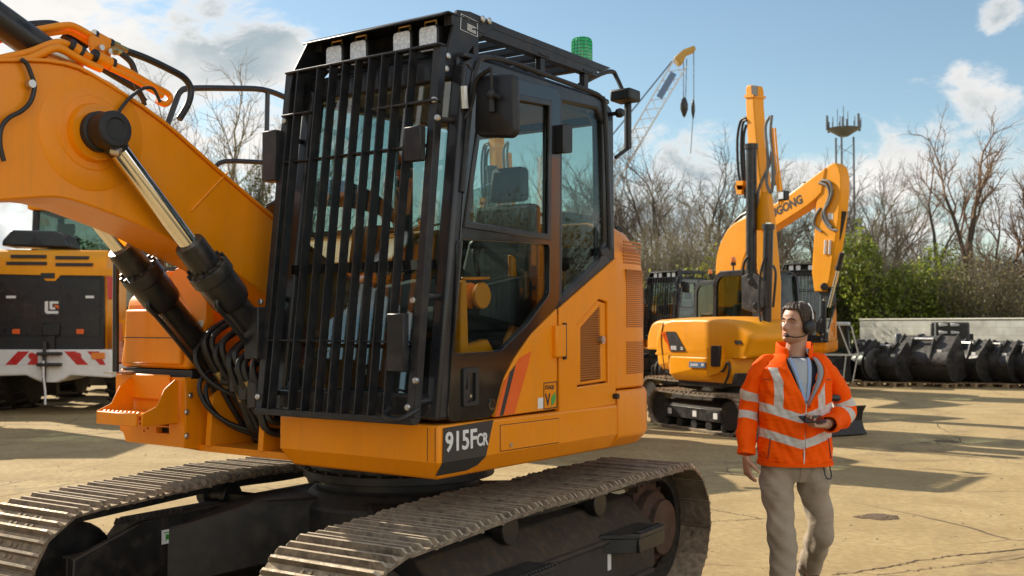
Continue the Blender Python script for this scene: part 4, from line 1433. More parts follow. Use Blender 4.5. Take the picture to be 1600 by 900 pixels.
def rrect(x0, x1, y0, y1, r, k=4):
    return round_poly([(x0, y0), (x1, y0), (x1, y1), (x0, y1)], r, k)

def small_track(root, frame_deg_offset, half, w, L, H, name='crawler_track', mat='rubber', stickers=False, blade=True):
    """rubber-shod running gear of a small excavator, in the root's axes turned by an offset"""
    TT = Matrix.Rotation(R(frame_deg_offset), 4, 'Z')
    for k in (-1, 1):
        r = H / 2
        n = 96
        per = []
        a = L / 2 - r
        for t in np.linspace(-a, a, 30, endpoint=False): per.append((-t, 0.012))
        for q in np.linspace(-90, -270, 18, endpoint=False): per.append((-a + r * math.cos(R(q)), r + r * math.sin(R(q))))
        for t in np.linspace(-a, a, 30, endpoint=False): per.append((t, H - .018 * math.cos(math.pi * t / (2 * a))))
        for q in np.linspace(90, -90, 18, endpoint=False): per.append((a + r * math.cos(R(q)), r + r * math.sin(R(q))))
        per = np.array(per)
        b = MB(); b.T = TT
        N = len(per)
        vs, fs = [], []
        for i in range(N):
            tgt = unit(per[(i + 1) % N] - per[i - 1]); nr = np.array([-tgt[1], tgt[0]])
            for uu, o in ((k * half - w / 2, 0), (k * half + w / 2, 0), (k * half + w / 2, -.03), (k * half - w / 2, -.03)):
                q = per[i] + nr * o
                vs.append((uu, q[0], q[1]))
        for i in range(N):
            j = (i + 1) % N
            for c in range(4):
                d = (c + 1) % 4
                fs.append((i * 4 + c, i * 4 + d, j * 4 + d, j * 4 + c))
        b.add(vs, fs)
        for i in range(0, N, 2):
            tgt = unit(per[(i + 1) % N] - per[i - 1]); nr = np.array([-tgt[1], tgt[0]])
            c = per[i] + nr * .012
            h = .028
            p = [c - tgt * h - nr * .012, c + tgt * h - nr * .012, c + tgt * h * .7 + nr * .016, c - tgt * h * .7 + nr * .016]
            b.prism([tuple(x) for x in p], 'u', k * half - w / 2 - .004, k * half + w / 2 + .004)
        tr = b.build(name, 'track_steel', root)
        b = MB(); b.T = TT
        u0, u1 = sorted((k * (half - w * .1), k * (half + w * .42)))
        b.box(u0, u1, -a + .12, a - .12, H * .30, H * .62)
        b.prism([(k * (half + w * .40), H * .62), (k * (half - w * .2), H * .78), (k * (half - w * .2), H * .60)], 'v', -a + .1, a - .1)
        b.build('track_frame', 'frame_black', tr, bevel=.01)
        for i in range(5):
            b = MB(); b.T = TT
            v = -a + .15 + i * (2 * a - .3) / 4
            b.cyl((k * (half - w * .35), v, H * .17), (k * (half + w * .38), v, H * .17), H * .13, n=12)
            b.build('track_roller', 'frame_black', tr)
        for sgn in (-1, 1):
            b = MB(); b.T = TT
            b.lathe([(.0, 0), (r * .72, 0), (r * .74, .03), (r * .5, .05), (r * .45, w * .8), (0, w * .8)], (k * (half + w * .4), sgn * a, r), (-k, 0, 0), 20)
            b.build('wheel', 'frame_black', tr)
        if stickers and k == -1:
            for i, v in enumerate((a - .30, -.05, -a + .34)):
                b = MB(); b.T = TT
                b.box(-half - w * .42 - .003, -half - w * .42, v - .05, v + .05, H * .38, H * .53)
                b.build('sticker', 'decal_white', tr)
    b = MB(); b.T = TT
    b.box(-half, half, -.45, .45, H * .4, H * .75)
    b.cyl((0, 0, H * .7), (0, 0, H + .15), .42, n=24)
    b.build('car_body', 'frame_black', root, bevel=.02)
    if blade:
        b = MB(); b.T = TT
        v0 = -L / 2 - .42
        pr = [(v0 + .06, .0), (v0 - .05, .02), (v0 + .015, .10), (v0 + .06, .22), (v0 + .04, .34), (v0 - .03, .44), (v0 - .01, .455), (v0 + .09, .36), (v0 + .12, .22), (v0 + .09, .05)]
        W = half + w * .95
        b.prism(pr, 'u', -W, W)
        for sgn in (-1, 1):
            b.prism(pr, 'u', sgn * W - .01, sgn * W + .012)
            b.bar((sgn * .4, v0 + .1, .2), (sgn * .4, -.4, H * .5), .1, .14)
        b.build('dozer_blade', 'frame_black', root, bevel=.008)

def cab_shell(root, u0, u1, v0, v1, z0, z1, lean=.1, post=.06, mat='cab_grey', beacons=True):
    """glazed cab: side hoops, roof, back and front frames, panes, a seat"""
    for us, ins in ((u0, 1), (u1, -1)):
        outp = round_poly([(v0, z0), (v1, z0), (v1 - lean * .3, z1), (v0 + lean, z1)], .22, 6)
        outp[0:7] = [(v0, z0)]; outp = [outp[0]] + [(v1, z0)] + outp[8:]
        inn = [tuple(np.array([(v0 + v1) / 2, (z0 + z1) / 2]) + (np.array(p) - np.array([(v0 + v1) / 2, (z0 + z1) / 2])) * np.array([.86, .88])) for p in outp]
        b = MB(); b.plate(outp, 'u', us - .025, us + .025, holes=[inn]); b.build('cab_side', mat, root, bevel=.008)
        b = MB(); b.prism(inn, 'u', us - .003, us + .003); b.build('window_pane', 'glass_far', root, smooth=0)
    b = MB()
    b.prism(rrect(u0, u1, v0 + lean + .12, v1 - .1, .08), 'z', z1 - .06, z1 + .015)
    b.build('cab_roof', mat, root, bevel=.015)
    b = MB(); b.box(u0, u1, v1 - .05, v1, z0, z0 + .35); b.build('cab_back', mat, root, bevel=.01)
    b = MB(); b.box(u0 + .02, u1 - .02, v1 - .06, v1 - .055, z0 + .35, z1 - .05); b.build('rear_window', 'glass_far', root, smooth=0)
    b = MB(); b.add([(u0 + .02, v0 + .03, z0), (u1 - .02, v0 + .03, z0), (u1 - .02, v0 + lean + .06, z1 - .05), (u0 + .02, v0 + lean + .06, z1 - .05)], [(0, 1, 2, 3)])
    b.build('windscreen', 'glass_far', root, smooth=0)
    um = (u0 + u1) / 2; vm = (v0 + v1) / 2 + .12
    b = MB()
    b.box(um - .22, um + .22, vm - .28, vm + .2, z0, z0 + .25)
    b.box(um - .21, um + .21, vm + .12, vm + .24, z0 + .2, z0 + .75)
    b.box(um - .12, um + .12, vm + .14, vm + .23, z0 + .77, z0 + .98)
    b.build('seat', 'seat_cloth', root, bevel=.03, seg=2)
    b = MB(); b.box(u0 + .04, u0 + .06, vm - .1, vm + .25, z0 + .25, z0 + .50); b.build('cab_notice', 'decal_white', root)
    b = MB(); b.tube([(um + .1, v0 + .25, z0), (um + .1, v0 + .2, z0 + .5)], .02, 6); b.box(um - .05, um + .2, v0 + .2, v0 + .3, z0 + .4, z0 + .6); b.build('console', 'black_plastic', root)

def ram(root, p0, p1, r, split=.6, name='hydraulic_ram', barrel='cyl_black'):
    p0, p1 = np.array(p0, float), np.array(p1, float)
    d = unit(p1 - p0); L_ = np.linalg.norm(p1 - p0)
    b = MB(); b.cyl(p0, p0 + d * L_ * split, r, n=16); b.cyl(p0 + d * (L_ * split - .06), p0 + d * (L_ * split + .02), r * 1.25, n=16)
    o = b.build(name, barrel, root, bevel=.003)
    b = MB(); b.cyl(p0 + d * L_ * split, p1, r * .6, n=14); b.build('ram_rod', 'chrome', o)
    return o

REF = Frame((3.62, 17.3), 31)
def small_excavator(center, deg, tdeg, label, pose, decals):
    F = Frame(center, deg)
    root = empty('compact_excavator', (center[0], center[1], 0), R(deg))
    tag(root, label, 'excavator')
    small_track(root, tdeg - deg, .70, .42, 2.45, .60, stickers=decals)
    # body: pillow-shaped hood on the right, skirt below, rounded tail
    oh = REF.vz([(1036, 557), (1022, 556), (1021, 530), (1030, 504), (1044, 498), (1090, 497), (1132, 499), (1156, 504), (1179, 526), (1171, 545), (1166, 562)], -.985)
    oh = [(v, max(z, 1.17)) for v, z in oh]
    oh = round_poly(oh, .12, 4)
    c = np.mean(oh, axis=0)
    b = MB()
    rings = []
    for u, k, dz in ((-.985, .90, 0), (-.978, .94, 0), (-.95, .975, 0), (-.90, 1.0, 0), (-.6, 1.03, 0), (-.2, 1.05, 0), (.02, 1.05, 0)):
        rings.append([(u, c[0] + (p[0] - c[0]) * (k if p[1] > 1.2 else 1), 1.17 + (p[1] - 1.17) * k) for p in oh])
    b.loft(rings)
    hood = b.build('engine_hood', 'yellow_far', root, smooth=50)
    b = MB()
    w = 1.0
    vf = -.95
    def tail(z, ins):
        pts = [(-.45, vf + ins * .3), (-w + ins, vf + ins * .3), (-w + ins, .45)]
        for a in np.linspace(150, 30, 13):
            pts.append((1.05 * math.cos(R(a)) * (1 - ins), .32 + .62 * math.sin(R(a)) - ins))
        pts += [(w - ins, .45), (w - ins, max(vf, -.45) + ins), (-.1, max(vf, -.45) + ins)]
        return [(u, v, z) for u, v in pts]
    b.loft([tail(.78, .10), tail(.88, .02), tail(1.15, .0), tail(1.165, .012)])
    b.build('lower_body', 'yellow_far', root, bevel=.012, seg=2, smooth=40)
    b = MB()
    vf = .2
    b.loft([tail(1.17, .03), tail(1.55, .05), tail(1.68, .10)])
    b.build('counterweight', 'yellow_far', root, bevel=.02, seg=2, smooth=40)
    b = MB(); b.box(-.9, .9, -.6, .4, .70, .80); b.box(-.3, .96, -.62, -.46, .75, 1.25); b.build('deck_frame', 'frame_black', root, bevel=.02)
    cab_shell(root, .02, .98, -.46, .58, 1.25, 2.53)
    for uu, m in ((.25, 'amber'), (.75, 'decal_green')):
        b = MB(); b.cyl((uu, .35, 2.52), (uu, .35, 2.66), .014, n=6); b.cyl((uu, .35, 2.64), (uu, .35, 2.69), .045, n=12); o = b.build('beacon_base', 'black_plastic', root)
        b = MB(); b.lathe([(.04, 0), (.043, .02), (.035, .085), (0, .095)], (uu, .35, 2.69), (0, 0, 1), 14); b.build('beacon', m, root)
    if decals:
        # black name flash with lettering, stripes, blue notice, mirror in a yellow box
        us = -.985
        fl = F.vz([(1040, 518), (1054, 518), (1071, 549), (1048, 549)], us - .02)
        b = MB(); b.prism(fl, 'u', us - .012, us - .006); b.build('name_flash', 'decal_grey', root)
        for pl in ([(1032, 519), (1035, 519), (1041, 535), (1039, 535)], [(1036.5, 518), (1039, 518), (1047, 548), (1045, 548)]):
            b = MB(); b.prism(F.vz(pl, us - .02), 'u', us - .012, us - .006); b.build('stripe', 'orange_stripe', root)
        q = F.at(1048, 546.5, u=us - .013)
        lettering('lettering', '909E', .088, 'decal_white', root, (us - .0125, q[1], q[2]), (0, -1, 0), (0, 0, 1), .001, .004, sx=.78)
        q = F.at(1063, 546.5, u=us - .013)
        lettering('lettering', 'CR', .062, 'decal_white', root, (us - .0125, q[1], q[2]), (0, -1, 0), (0, 0, 1), .001, .003, sx=.75)
        nt = F.vz([(1077, 565), (1103, 566), (1103, 575), (1077, 574)], -1.0)
        b = MB(); b.prism(nt, 'u', -1.006, -1.0); b.build('notice', 'decal_blue', root)
        for i, (x0, x1) in enumerate(((1079, 1081), (1082, 1084), (1085, 1087), (1088, 1090), (1096, 1100))):
            b = MB(); b.prism(F.vz([(x0, 568), (x1, 568), (x1, 572), (x0, 572)], -1.006), 'u', -1.0075, -1.006); b.build('notice_mark', 'decal_white', root)
        mb = round_poly(F.vz([(1107, 542), (1127, 542), (1131, 578), (1122, 584), (1108, 588)], -1.03), .03, 3)
        b = MB(); b.prism(mb, 'u', -1.07, -.97); b.build('mirror_housing', 'yellow_far', root, bevel=.012, seg=2)
        mm = round_poly(F.vz([(1111, 540), (1126, 540), (1124, 573), (1111, 573)], -1.09), .03, 3)
        b = MB(); b.prism(mm, 'u', -1.10, -1.06); b.build('mirror', 'black_plastic', root, bevel=.012, seg=2)
        b = MB(); b.tube([F.at(*p, u=-1.05) for p in ((1124, 576), (1130, 580), (1137, 566), (1140, 575), (1137, 590), (1131, 602))], .018, 8, smooth=4); b.build('mirror_cable', 'hose', root)
        b = MB(); b.prism(F.vz([(1151, 532), (1161, 532), (1163, 538), (1153, 538)], -.95), 'u', -1.0, -.9); b.build('hood_slot', 'sticker_black', root)
        b = MB(); b.prism(round_poly(F.vz([(1150, 583), (1172, 583), (1172, 604), (1145, 604)], -1.0), .03, 3), 'u', -1.04, -.7); b.build('corner_bumper', 'rubber', root, bevel=.02)
        # door joint lines
        for l in ([(1036, 505), (1033, 530), (1036, 560), (1042, 597)],):
            b = MB(); b.tube([F.at(*p, u=us - .003) for p in l], .008, 5, smooth=3); b.build('panel_joint', 'sticker_black', root)
    # swing post and boom
    b = MB()
    b.prism([(-.70, .95), (-1.10, 1.0), (-1.15, 1.35), (-.95, 1.5), (-.70, 1.4)], 'u', -.30, -.10)
    b.cyl((-.2, -.85, .85), (-.2, -.85, 1.5), .12, n=16)
    b.build('swing_post', 'frame_black', root, bevel=.02)
    return root, F

# ---- the small excavator in front of the others, boom straight up
E2, F2 = small_excavator((3.62, 17.3), 31, 26, 'small yellow excavator with 909E lettering, upright boom and dozer blade, behind the walking man', 'up', True)
# its blue-grey numbers aside, the raised boom
ub = -.15
def poly2(F, pts, u):
    return F.vz(pts, u)
b = MB()
b.prism(F2.vz([(1173, 165), (1173, 140), (1175, 134), (1184, 134), (1186, 142), (1186, 165), (1194, 260), (1204, 340), (1213, 440), (1212, 560), (1198, 560), (1192, 430), (1180, 300)], ub)[::-1], 'u', ub - .11, ub + .11)
bm2 = b.build('boom', 'yellow_far', E2, bevel=.02, seg=2)
b = MB(); b.prism(F2.vz([(1174, 134), (1184, 134), (1184, 150), (1175, 150)], ub - .11)[::-1], 'u', ub - .118, ub - .111); b.build('boom_tip', 'sticker_black', bm2)
b = MB(); b.prism(F2.vz([(1172, 150), (1187, 149), (1187, 153), (1172, 154)], ub)[::-1], 'u', ub - .13, ub + .13); b.build('boom_collar', 'yellow_far', bm2)
b = MB(); b.prism(F2.vz([(1184, 330), (1191, 300), (1200, 300), (1206, 345), (1206, 360), (1184, 360)], ub - .14)[::-1], 'u', ub - .17, ub - .131); b.build('boom_bracket', 'yellow_far', bm2, bevel=.01)
ram(E2, F2.at(1174, 430, u=ub - .25), F2.at(1174, 225, u=ub - .25), .082, .99)
ram(E2, F2.at(1196, 560, u=ub - .26), F2.at(1201, 348, u=ub - .26), .075, .98, barrel='cab_grey')
b = MB()
b.prism(F2.vz([(1162, 432), (1180, 425), (1200, 440), (1200, 478), (1186, 490), (1163, 482)], ub - .3)[::-1], 'u', ub - .36, ub - .32)
b.prism(F2.vz([(1162, 432), (1180, 425), (1200, 440), (1200, 478), (1186, 490), (1163, 482)], ub - .2)[::-1], 'u', ub - .22, ub - .18)
for px, py in ((1174, 440), (1182, 478)):
    b.cyl(F2.at(px, py, u=ub - .38), F2.at(px, py, u=ub - .1), .06, n=12)
b.build('ram_link', 'frame_black', bm2, bevel=.01)
def hoses(F, root, sets, r=.016, mat='hose'):
    for u, l in sets:
        b = MB(); b.tube([F.at(*p, u=u) for p in l], r, 7, smooth=5); b.build('hydraulic_hose', mat, root, smooth=60)
hoses(F2, bm2, [(ub - .1, [(1160, 300), (1154, 270), (1152, 220), (1157, 190), (1166, 184)]), (ub - .12, [(1163, 300), (1159, 265), (1158, 220), (1161, 192), (1167, 188)]), (ub - .1, [(1165, 310), (1163, 260), (1162, 215), (1166, 195)])], .022)
hoses(F2, bm2, [(ub - .14, [(1203, 182), (1196, 200), (1200, 250), (1198, 285), (1206, 300), (1208, 250), (1206, 200)]), (ub - .16, [(1206, 180), (1204, 210), (1209, 255), (1210, 290)]), (ub - .14, [(1207, 205), (1204, 250), (1192, 280), (1185, 300), (1184, 335)])], .024, 'console_grey')
for k in range(3):
    b = MB(); b.tube([F2.at(*p, u=ub - .15) for p in ((1203 + 4 * k, 200), (1207 + 4 * k, 250), (1216 + 3 * k, 300), (1218 + 3 * k, 320))], .016, 7); b.build('steel_pipe', 'yellow_far', bm2)
for px, py in ((1162, 290), (1163, 283)):
    b = MB(); b.prism(F2.vz([(px - 8, py), (px + 4, py), (px + 2, py + 14), (px - 5, py + 14)], ub - .1)[::-1], 'u', ub - .18, ub - .05); b.build('hose_bracket', 'yellow_far', bm2)
hoses(F2, E2, [(ub - .4, [(1196, 400), (1188, 430), (1186, 480), (1192, 520)]), (ub - .4, [(1160, 430), (1163, 410), (1170, 400)]), (ub - .3, [(1208, 480), (1212, 430), (1208, 415)])], .02)
lp = F2.at(1227, 306, u=ub - .1)
b = MB(); b.box(lp[0] - .09, lp[0] + .02, lp[1] - .07, lp[1] + .07, lp[2] - .07, lp[2] + .07); b.build('work_light', 'black_plastic', bm2, bevel=.01)
b = MB(); b.box(lp[0] - .094, lp[0] - .089, lp[1] - .05, lp[1] + .05, lp[2] - .05, lp[2] + .05); b.build('lamp_lens', 'lamp_lens', bm2)

# ---- one like it behind, its boom bent forward and arm hanging
E3, F3 = small_excavator((4.0, 21.4), 31, 27, 'second small yellow excavator behind the first, bent boom lettered GONG and hanging arm', 'bent', False)
ub = -.1
b = MB()
bo = F3.vz([(1130, 480), (1126, 430), (1128, 398), (1137, 372), (1150, 353), (1170, 341), (1222, 317), (1262, 289), (1298, 262)], ub)
bi = F3.vz([(1292, 302), (1270, 322), (1225, 351), (1190, 374), (1172, 398), (1163, 440), (1160, 480)], ub)
b.prism((smooth2(bo, 3) + smooth2(bi, 3)), 'u', ub - .13, ub + .13)
bm3 = b.build('boom', 'yellow_far', E3, bevel=.02, seg=2)
b = MB()
b.prism(F3.vz([(1295, 266), (1302, 258), (1310, 255), (1317, 261), (1321, 275), (1321, 300), (1317, 345), (1303, 438), (1296, 456), (1279, 456), (1275, 425), (1281, 330), (1284, 298)], ub), 'u', ub - .11, ub + .11)
ar3 = b.build('arm', 'yellow_far', E3, bevel=.02, seg=2)
q = F3.at(1196, 346, u=ub - .132); q1 = F3.at(1268, 309, u=ub - .132)
dx = q1 - q
lettering('lettering', 'LIUGONG', .215, 'sticker_black', bm3, (ub - .1335, q[1], q[2]), dx, np.cross(dx, [1, 0, 0]) * (1 if np.cross(dx, [1, 0, 0])[2] > 0 else -1), .001, .008, sx=1.0)
ram(E3, F3.at(1228, 312, u=ub), F3.at(1285, 275, u=ub) + np.array([0, 0, .06]), .05, .55)
ram(E3, F3.at(1319, 330, u=ub), F3.at(1288, 470, u=ub), .05, .55)
ram(E3, F3.at(1316, 395, u=ub - .1), F3.at(1295, 480, u=ub - .1), .045, .3)
hoses(F3, ar3, [(ub - .14, [(1283, 282), (1296, 284), (1300, 300), (1294, 318), (1288, 330), (1292, 345), (1300, 355)]), (ub - .13, [(1280, 286), (1292, 290), (1296, 304), (1290, 322), (1285, 338), (1296, 356), (1308, 360)]), (ub - .13, [(1282, 325), (1274, 338), (1272, 352), (1284, 362)])], .024, 'console_grey')
for px in (1290, 1297):
    b = MB(); b.cyl(F3.at(px, 375, u=ub - .12), F3.at(px - 1, 397, u=ub - .12), .022, n=8); b.build('pipe', 'decal_white', ar3)
b = MB(); b.prism(F3.vz([(1293, 333), (1301, 333), (1301, 343), (1293, 343)], ub - .12), 'u', ub - .115, ub - .111); b.build('sticker', 'decal_white', ar3)
b = MB(); b.prism(F3.vz([(1286, 440), (1302, 450), (1304, 474), (1296, 478), (1286, 460)], ub), 'u', ub - .06, ub + .06); b.cyl(F3.at(1288, 448, u=ub - .14), F3.at(1288, 448, u=ub + .14), .07, n=12)
b.build('bucket_link', 'frame_black', ar3, bevel=.01)
b = MB(); b.tube([F3.at(*p, u=ub + .1) for p in ((1127, 402), (1134, 372), (1150, 345), (1168, 332), (1195, 325))], .03, 8, smooth=4); b.build('hydraulic_hose', 'hose', bm3)
b = MB(); b.tube([F3.at(*p, u=ub + .0) for p in ((1130, 400), (1138, 372), (1152, 350), (1168, 338))], .03, 8, smooth=4); b.build('hydraulic_hose', 'console_grey', bm3)

# ---- two more of the big machine, parked farther back
SKIP = ('track_shoe', 'box_bolt', 'hydraulic_hose', 'hose_fitting', 'cable', 'sticker', 'arrow_decal', 'name_panel', 'steel_pipe', 'clamp_bolt', 'hose', 'reflected_lever', 'reflected_stalk', 'reflected_bracket', 'seat_cover', 'plate_text', 'plate_border', 'lettering', 'windscreen_bar', 'deck_hose', 'weld_seam', 'stripe', 'beacon', 'beacon_base')
G_EX = 'barred-cab excavators parked in the rear row'
bpy.context.view_layer.update()
e4 = copy_tree(EX, None, SKIP)
e4.location = (6.85, 27.1, 0); e4.rotation_euler = (0, 0, R(-25))
tag(e4, 'barred-cab excavator parked facing forward, its bar guard right behind the man\'s head', 'excavator', G_EX)
e5 = copy_tree(EX, None, SKIP)
e5.location = (4.43, 31.1, 0); e5.rotation_euler = (0, 0, R(-45))
tag(e5, 'barred-cab excavator parked farthest back, half hidden by the big machine\'s tail', 'excavator', G_EX)
for e in (e4, e5):
    for c in list(e.children):
        if c.name.split('.')[0] in ('arm', 'arm_ram', 'bucket'):
            for d in c.children: bpy.data.objects.remove(d)
            bpy.data.objects.remove(c)

# ================================================================== the wheel loader at the left, seen from behind
LC = (-8.62, 20.0)
LD = empty('wheel_loader', (LC[0], LC[1], 0), R(6))
tag(LD, 'yellow wheel loader seen from behind, black grille and red and white chevron bumper', 'wheel loader')
FL = Frame(LC, 6)
def lu(pts, v):
    return FL.uz(pts, v)
def yprism(poly, v0, v1, name, mat, parent=LD, bevel=.01, seg=2, holes=()):
    b = MB()
    b.plate(poly, 'v', v1, v0, holes=holes)
    return b.build(name, mat, parent, bevel=bevel, seg=seg)
# hood shell with a rounded rear, slots
ho = lu([(-22, 432), (-22, 400), (-5, 387), (15, 385), (140, 392), (160, 402), (176, 431), (150, 431), (94, 430), (86, 440), (72, 440), (64, 430), (0, 428)], 0)
b = MB()
b.prism([(0.0, 2.62), (.04, 2.90), (.22, 3.07), (1.6, 3.13), (1.6, 1.0), (0.2, 1.0)], 'u', -1.02, 1.02)
hd_ = b.build('hood', 'yellow_far', LD, bevel=.06, seg=3)
slots = [lu([(x0, y0), (x1, y0 + 2), (x1 + 1, y0 + 6), (x0 - 2, y0 + 5)], -.03) for x0, x1, y0 in ((17, 69, 397), (11, 71, 408), (87, 136, 399), (88, 143, 410))]
for i, s_ in enumerate(slots):
    b = MB(); b.prism([(u, 0) for u in (0,)] or [], 'z', 0, 0) if False else None
    y = .045 if i in (0, 2) else .02
    zc = np.mean([p[1] for p in s_]); us = [p[0] for p in s_]
    b.box(min(us), max(us), -.012 + (.03 if i in (0, 2) else .01), .08, zc - .03, zc + .03)
    b.build('hood_slot', 'sticker_black', hd_)
hood_lip = lu([(-22, 425), (-20, 414), (176, 420), (176, 431), (95, 430), (87, 439), (72, 439), (64, 430), (-22, 428)], -.03)
yprism(hood_lip, -.05, .04, 'hood_lip', 'yellow_far', hd_)
b = MB(); b.box(-.13, .12, -.06, .0, 2.52, 2.62); b.build('hood_catch', 'sticker_black', hd_)
# dark cowl on top of the hood
b = MB()
ct = lu([(6, 385), (8, 376), (22, 360), (90, 362), (106, 370), (114, 388)], .5)
b.prism([p for p in ct][::-1], 'v', .35, 1.1)
b.build('cowl', 'cab_grey', LD, bevel=.04, seg=3)
# grille
gr = lu([(-16, 428), (163, 431), (162, 545), (155, 548), (-10, 545)], 0)
gr = round_poly(gr, .05, 3)
yprism(gr, -.02, .12, 'grille_frame', 'black_plastic', LD)
gi = [tuple(np.array(p) * np.array([.93, 1]) + np.array([0, .03])) for p in lu([(-14, 436), (163, 438), (162, 528), (-14, 526)], -.03)]
yprism(gi, -.035, -.02, 'grille_mesh', 'cab_grey', LD, bevel=.004)
b = MB()
for i in range(46):
    z = 1.45 + i * .024
    b.box(-.95, .93, -.040, -.035, z, z + .007)
b.build('grille_bars', 'black_plastic', LD)
for x0, x1 in ((10, 25), (134, 147)):
    p = lu([(x0, 462), (x1, 466)], -.04); b = MB(); b.box(p[0][0], p[1][0], -.055, -.04, p[1][1], p[0][1]); b.build('grille_latch', 'decal_white', LD)
# emblem: rounded dark plate with the white L and G shapes and a red wedge
ep = lu([(65, 467), (96, 468), (96, 495), (65, 494)], -.05)
yprism(round_poly(ep, .04, 3), -.06, -.04, 'emblem_plate', 'cab_grey', LD)
def em(pts):
    x0, z1 = ep[0]; W_ = ep[1][0] - ep[0][0]; H_ = ep[0][1] - ep[3][1]
    return [(x0 + W_ * x, z1 - H_ * y) for x, y in pts]
for pts in ([(.18, .14), (.34, .14), (.34, .66), (.36, .70), (.86, .70), (.86, .86), (.28, .86), (.18, .74)], [(.42, .14), (.86, .14), (.86, .28), (.56, .28), (.56, .48), (.70, .48), (.70, .62), (.48, .62), (.42, .56)]):
    yprism(em(pts), -.066, -.06, 'emblem', 'decal_white', LD, bevel=0)
yprism(em([(.62, .36), (.88, .36), (.88, .60)]), -.066, -.06, 'emblem_wedge', 'orange_stripe', LD, bevel=0)
b = MB()
p = lu([(15, 475), (56, 495)], -.05)
b.plate([(p[0][0], p[0][1]), (p[1][0], p[0][1]), (p[1][0], p[1][1]), (p[0][0], p[1][1])][::-1], 'v', -.035, -.05, holes=[[(p[0][0] + .05, p[0][1] - .06), (p[0][0] + .05, p[1][1] + .05), (p[1][0] - .05, p[1][1] + .05), (p[1][0] - .05, p[0][1] - .06)]])
b.build('plate_holder', 'cab_grey', LD)
b = MB(); p = lu([(67, 505), (94, 525)], -.05); b.box(p[0][0], p[1][0], -.10, -.04, p[1][1], p[0][1]); b.build('camera_box', 'black_plastic', LD, bevel=.02)
for x in (25, 125):
    b = MB(); p = lu([(x - 6, 514), (x + 6, 522)], -.05); b.box(p[0][0], p[1][0], -.06, -.04, p[1][1], p[0][1]); b.build('reflector', 'orange_stripe', LD, bevel=.01)
p = lu([(167, 432), (177, 432), (177, 467), (169, 468)], -.05)
yprism(p, -.06, .05, 'tail_light', 'red_plastic', LD)
p = [(-q[0], q[1]) for q in p]
yprism(p[::-1], -.06, .05, 'tail_light', 'red_plastic', LD)
# bumper: pale counterweight slab with chevrons
bo_ = lu([(-20, 546), (176, 546), (180, 560), (178, 590), (112, 586), (104, 592), (94, 597), (68, 597), (56, 592), (44, 586), (-22, 588)], 0)
yprism(bo_, -.12, 1.4, 'bumper', 'white_paint', LD, bevel=.03)
for x0, x1 in ((-6, 62), (98, 168)):
    base = lu([(x0, 547), (x1, 548), (x1 - 3, 571), (x0 + 3, 571)], -.13)
    yprism(round_poly(base, .03, 2), -.126, -.119, 'chevron_board', 'decal_white', LD, bevel=0)
    sgn = 1 if x0 < 0 else -1
    for k in range(2):
        a = (x0 + 14 + k * 34) if sgn > 0 else (x0 + 2 + k * 36)
        pl = [(a + (20 if sgn > 0 else 0), 549), (a + (38 if sgn > 0 else 18), 549), (a + (18 if sgn > 0 else 38), 570), (a + (0 if sgn > 0 else 20), 570)]
        pl = [(min(max(x, x0 + 2), x1 - 3), y) for x, y in pl]
        yprism(lu(pl, -.13), -.130, -.126, 'chevron_stripe', 'red_plastic', LD, bevel=0)
yprism(lu([(179, 505), (181, 505), (182, 566), (178, 572)], 0), .0, .5, 'side_marker', 'red_plastic', LD)
b = MB(); p = lu([(143, 551), (164, 561)], -.135); b.box(p[0][0], p[1][0], -.15, -.13, p[1][1], p[0][1]); b.build('indicator_lamp', 'amber', LD, bevel=.01)
for x in (50, 122):
    q = lu([(x, 556)], -.13)[0]; b = MB(); b.cyl((q[0], -.15, q[1]), (q[0], -.12, q[1]), .06, n=16); b.build('round_lamp', 'red_plastic', LD)
b = MB(); p = lu([(62, 550), (98, 572)], -.1); b.box(p[0][0], p[1][0], -.28, -.1, p[1][1], p[1][1] + .06); b.box(p[0][0], p[1][0], -.28, -.1, p[0][1] - .06, p[0][1]); b.cyl((0, -.2, .55), (0, -.2, 1.35), .035, n=10); b.build('tow_hitch', 'frame_black', LD, bevel=.01)
b = MB(); b.box(.0, .14, -.08, .0, 1.0, 1.5); b.build('hitch_post', 'frame_black', LD)
b = MB(); b.tube([(0, -.25, 1.0), (.01, -.26, .7), (.05, -.28, .45), (.06, -.3, .2)], .02, 6); b.build('hanging_strap', 'decal_white', LD)
# wheels, axles, chassis
for k in (-1, 1):
    for y in (1.75, 5.0):
        b = MB()
        prof = [(.42, -.30), (.62, -.31), (.76, -.27), (.82, -.18), (.83, 0), (.82, .18), (.76, .27), (.62, .31), (.42, .30)]
        b.lathe(prof, (k * 1.05, y, .83), (1, 0, 0), 36)
        for i in range(22):
            a = 2 * math.pi * i / 22
            for s_ in (-1, 1):
                a2 = a + (.14 if s_ > 0 else 0)
                c = np.array([k * 1.05 + s_ * .15, y + .83 * math.cos(a2), .83 + .83 * math.sin(a2)])
                b.bar(c + np.array([-.14, 0, 0]), c + np.array([.14, math.sin(a2) * .1 * s_, -math.cos(a2) * .1 * s_]), .06, .05, up=(0, math.cos(a2), math.sin(a2)))
        ty = b.build('wheel', 'rubber', LD)
        b = MB(); b.lathe([(0, -.2), (.40, -.2), (.43, -.1), (.43, .1), (.40, .2), (0, .2)], (k * 1.05, y, .83), (1, 0, 0), 28); b.build('rim', 'yellow_far', ty)
b = MB(); b.box(-.6, .6, .3, 5.5, .7, 1.3); b.box(-1.0, 1.0, 1.55, 1.95, .65, 1.0); b.build('chassis', 'frame_black', LD, bevel=.03)
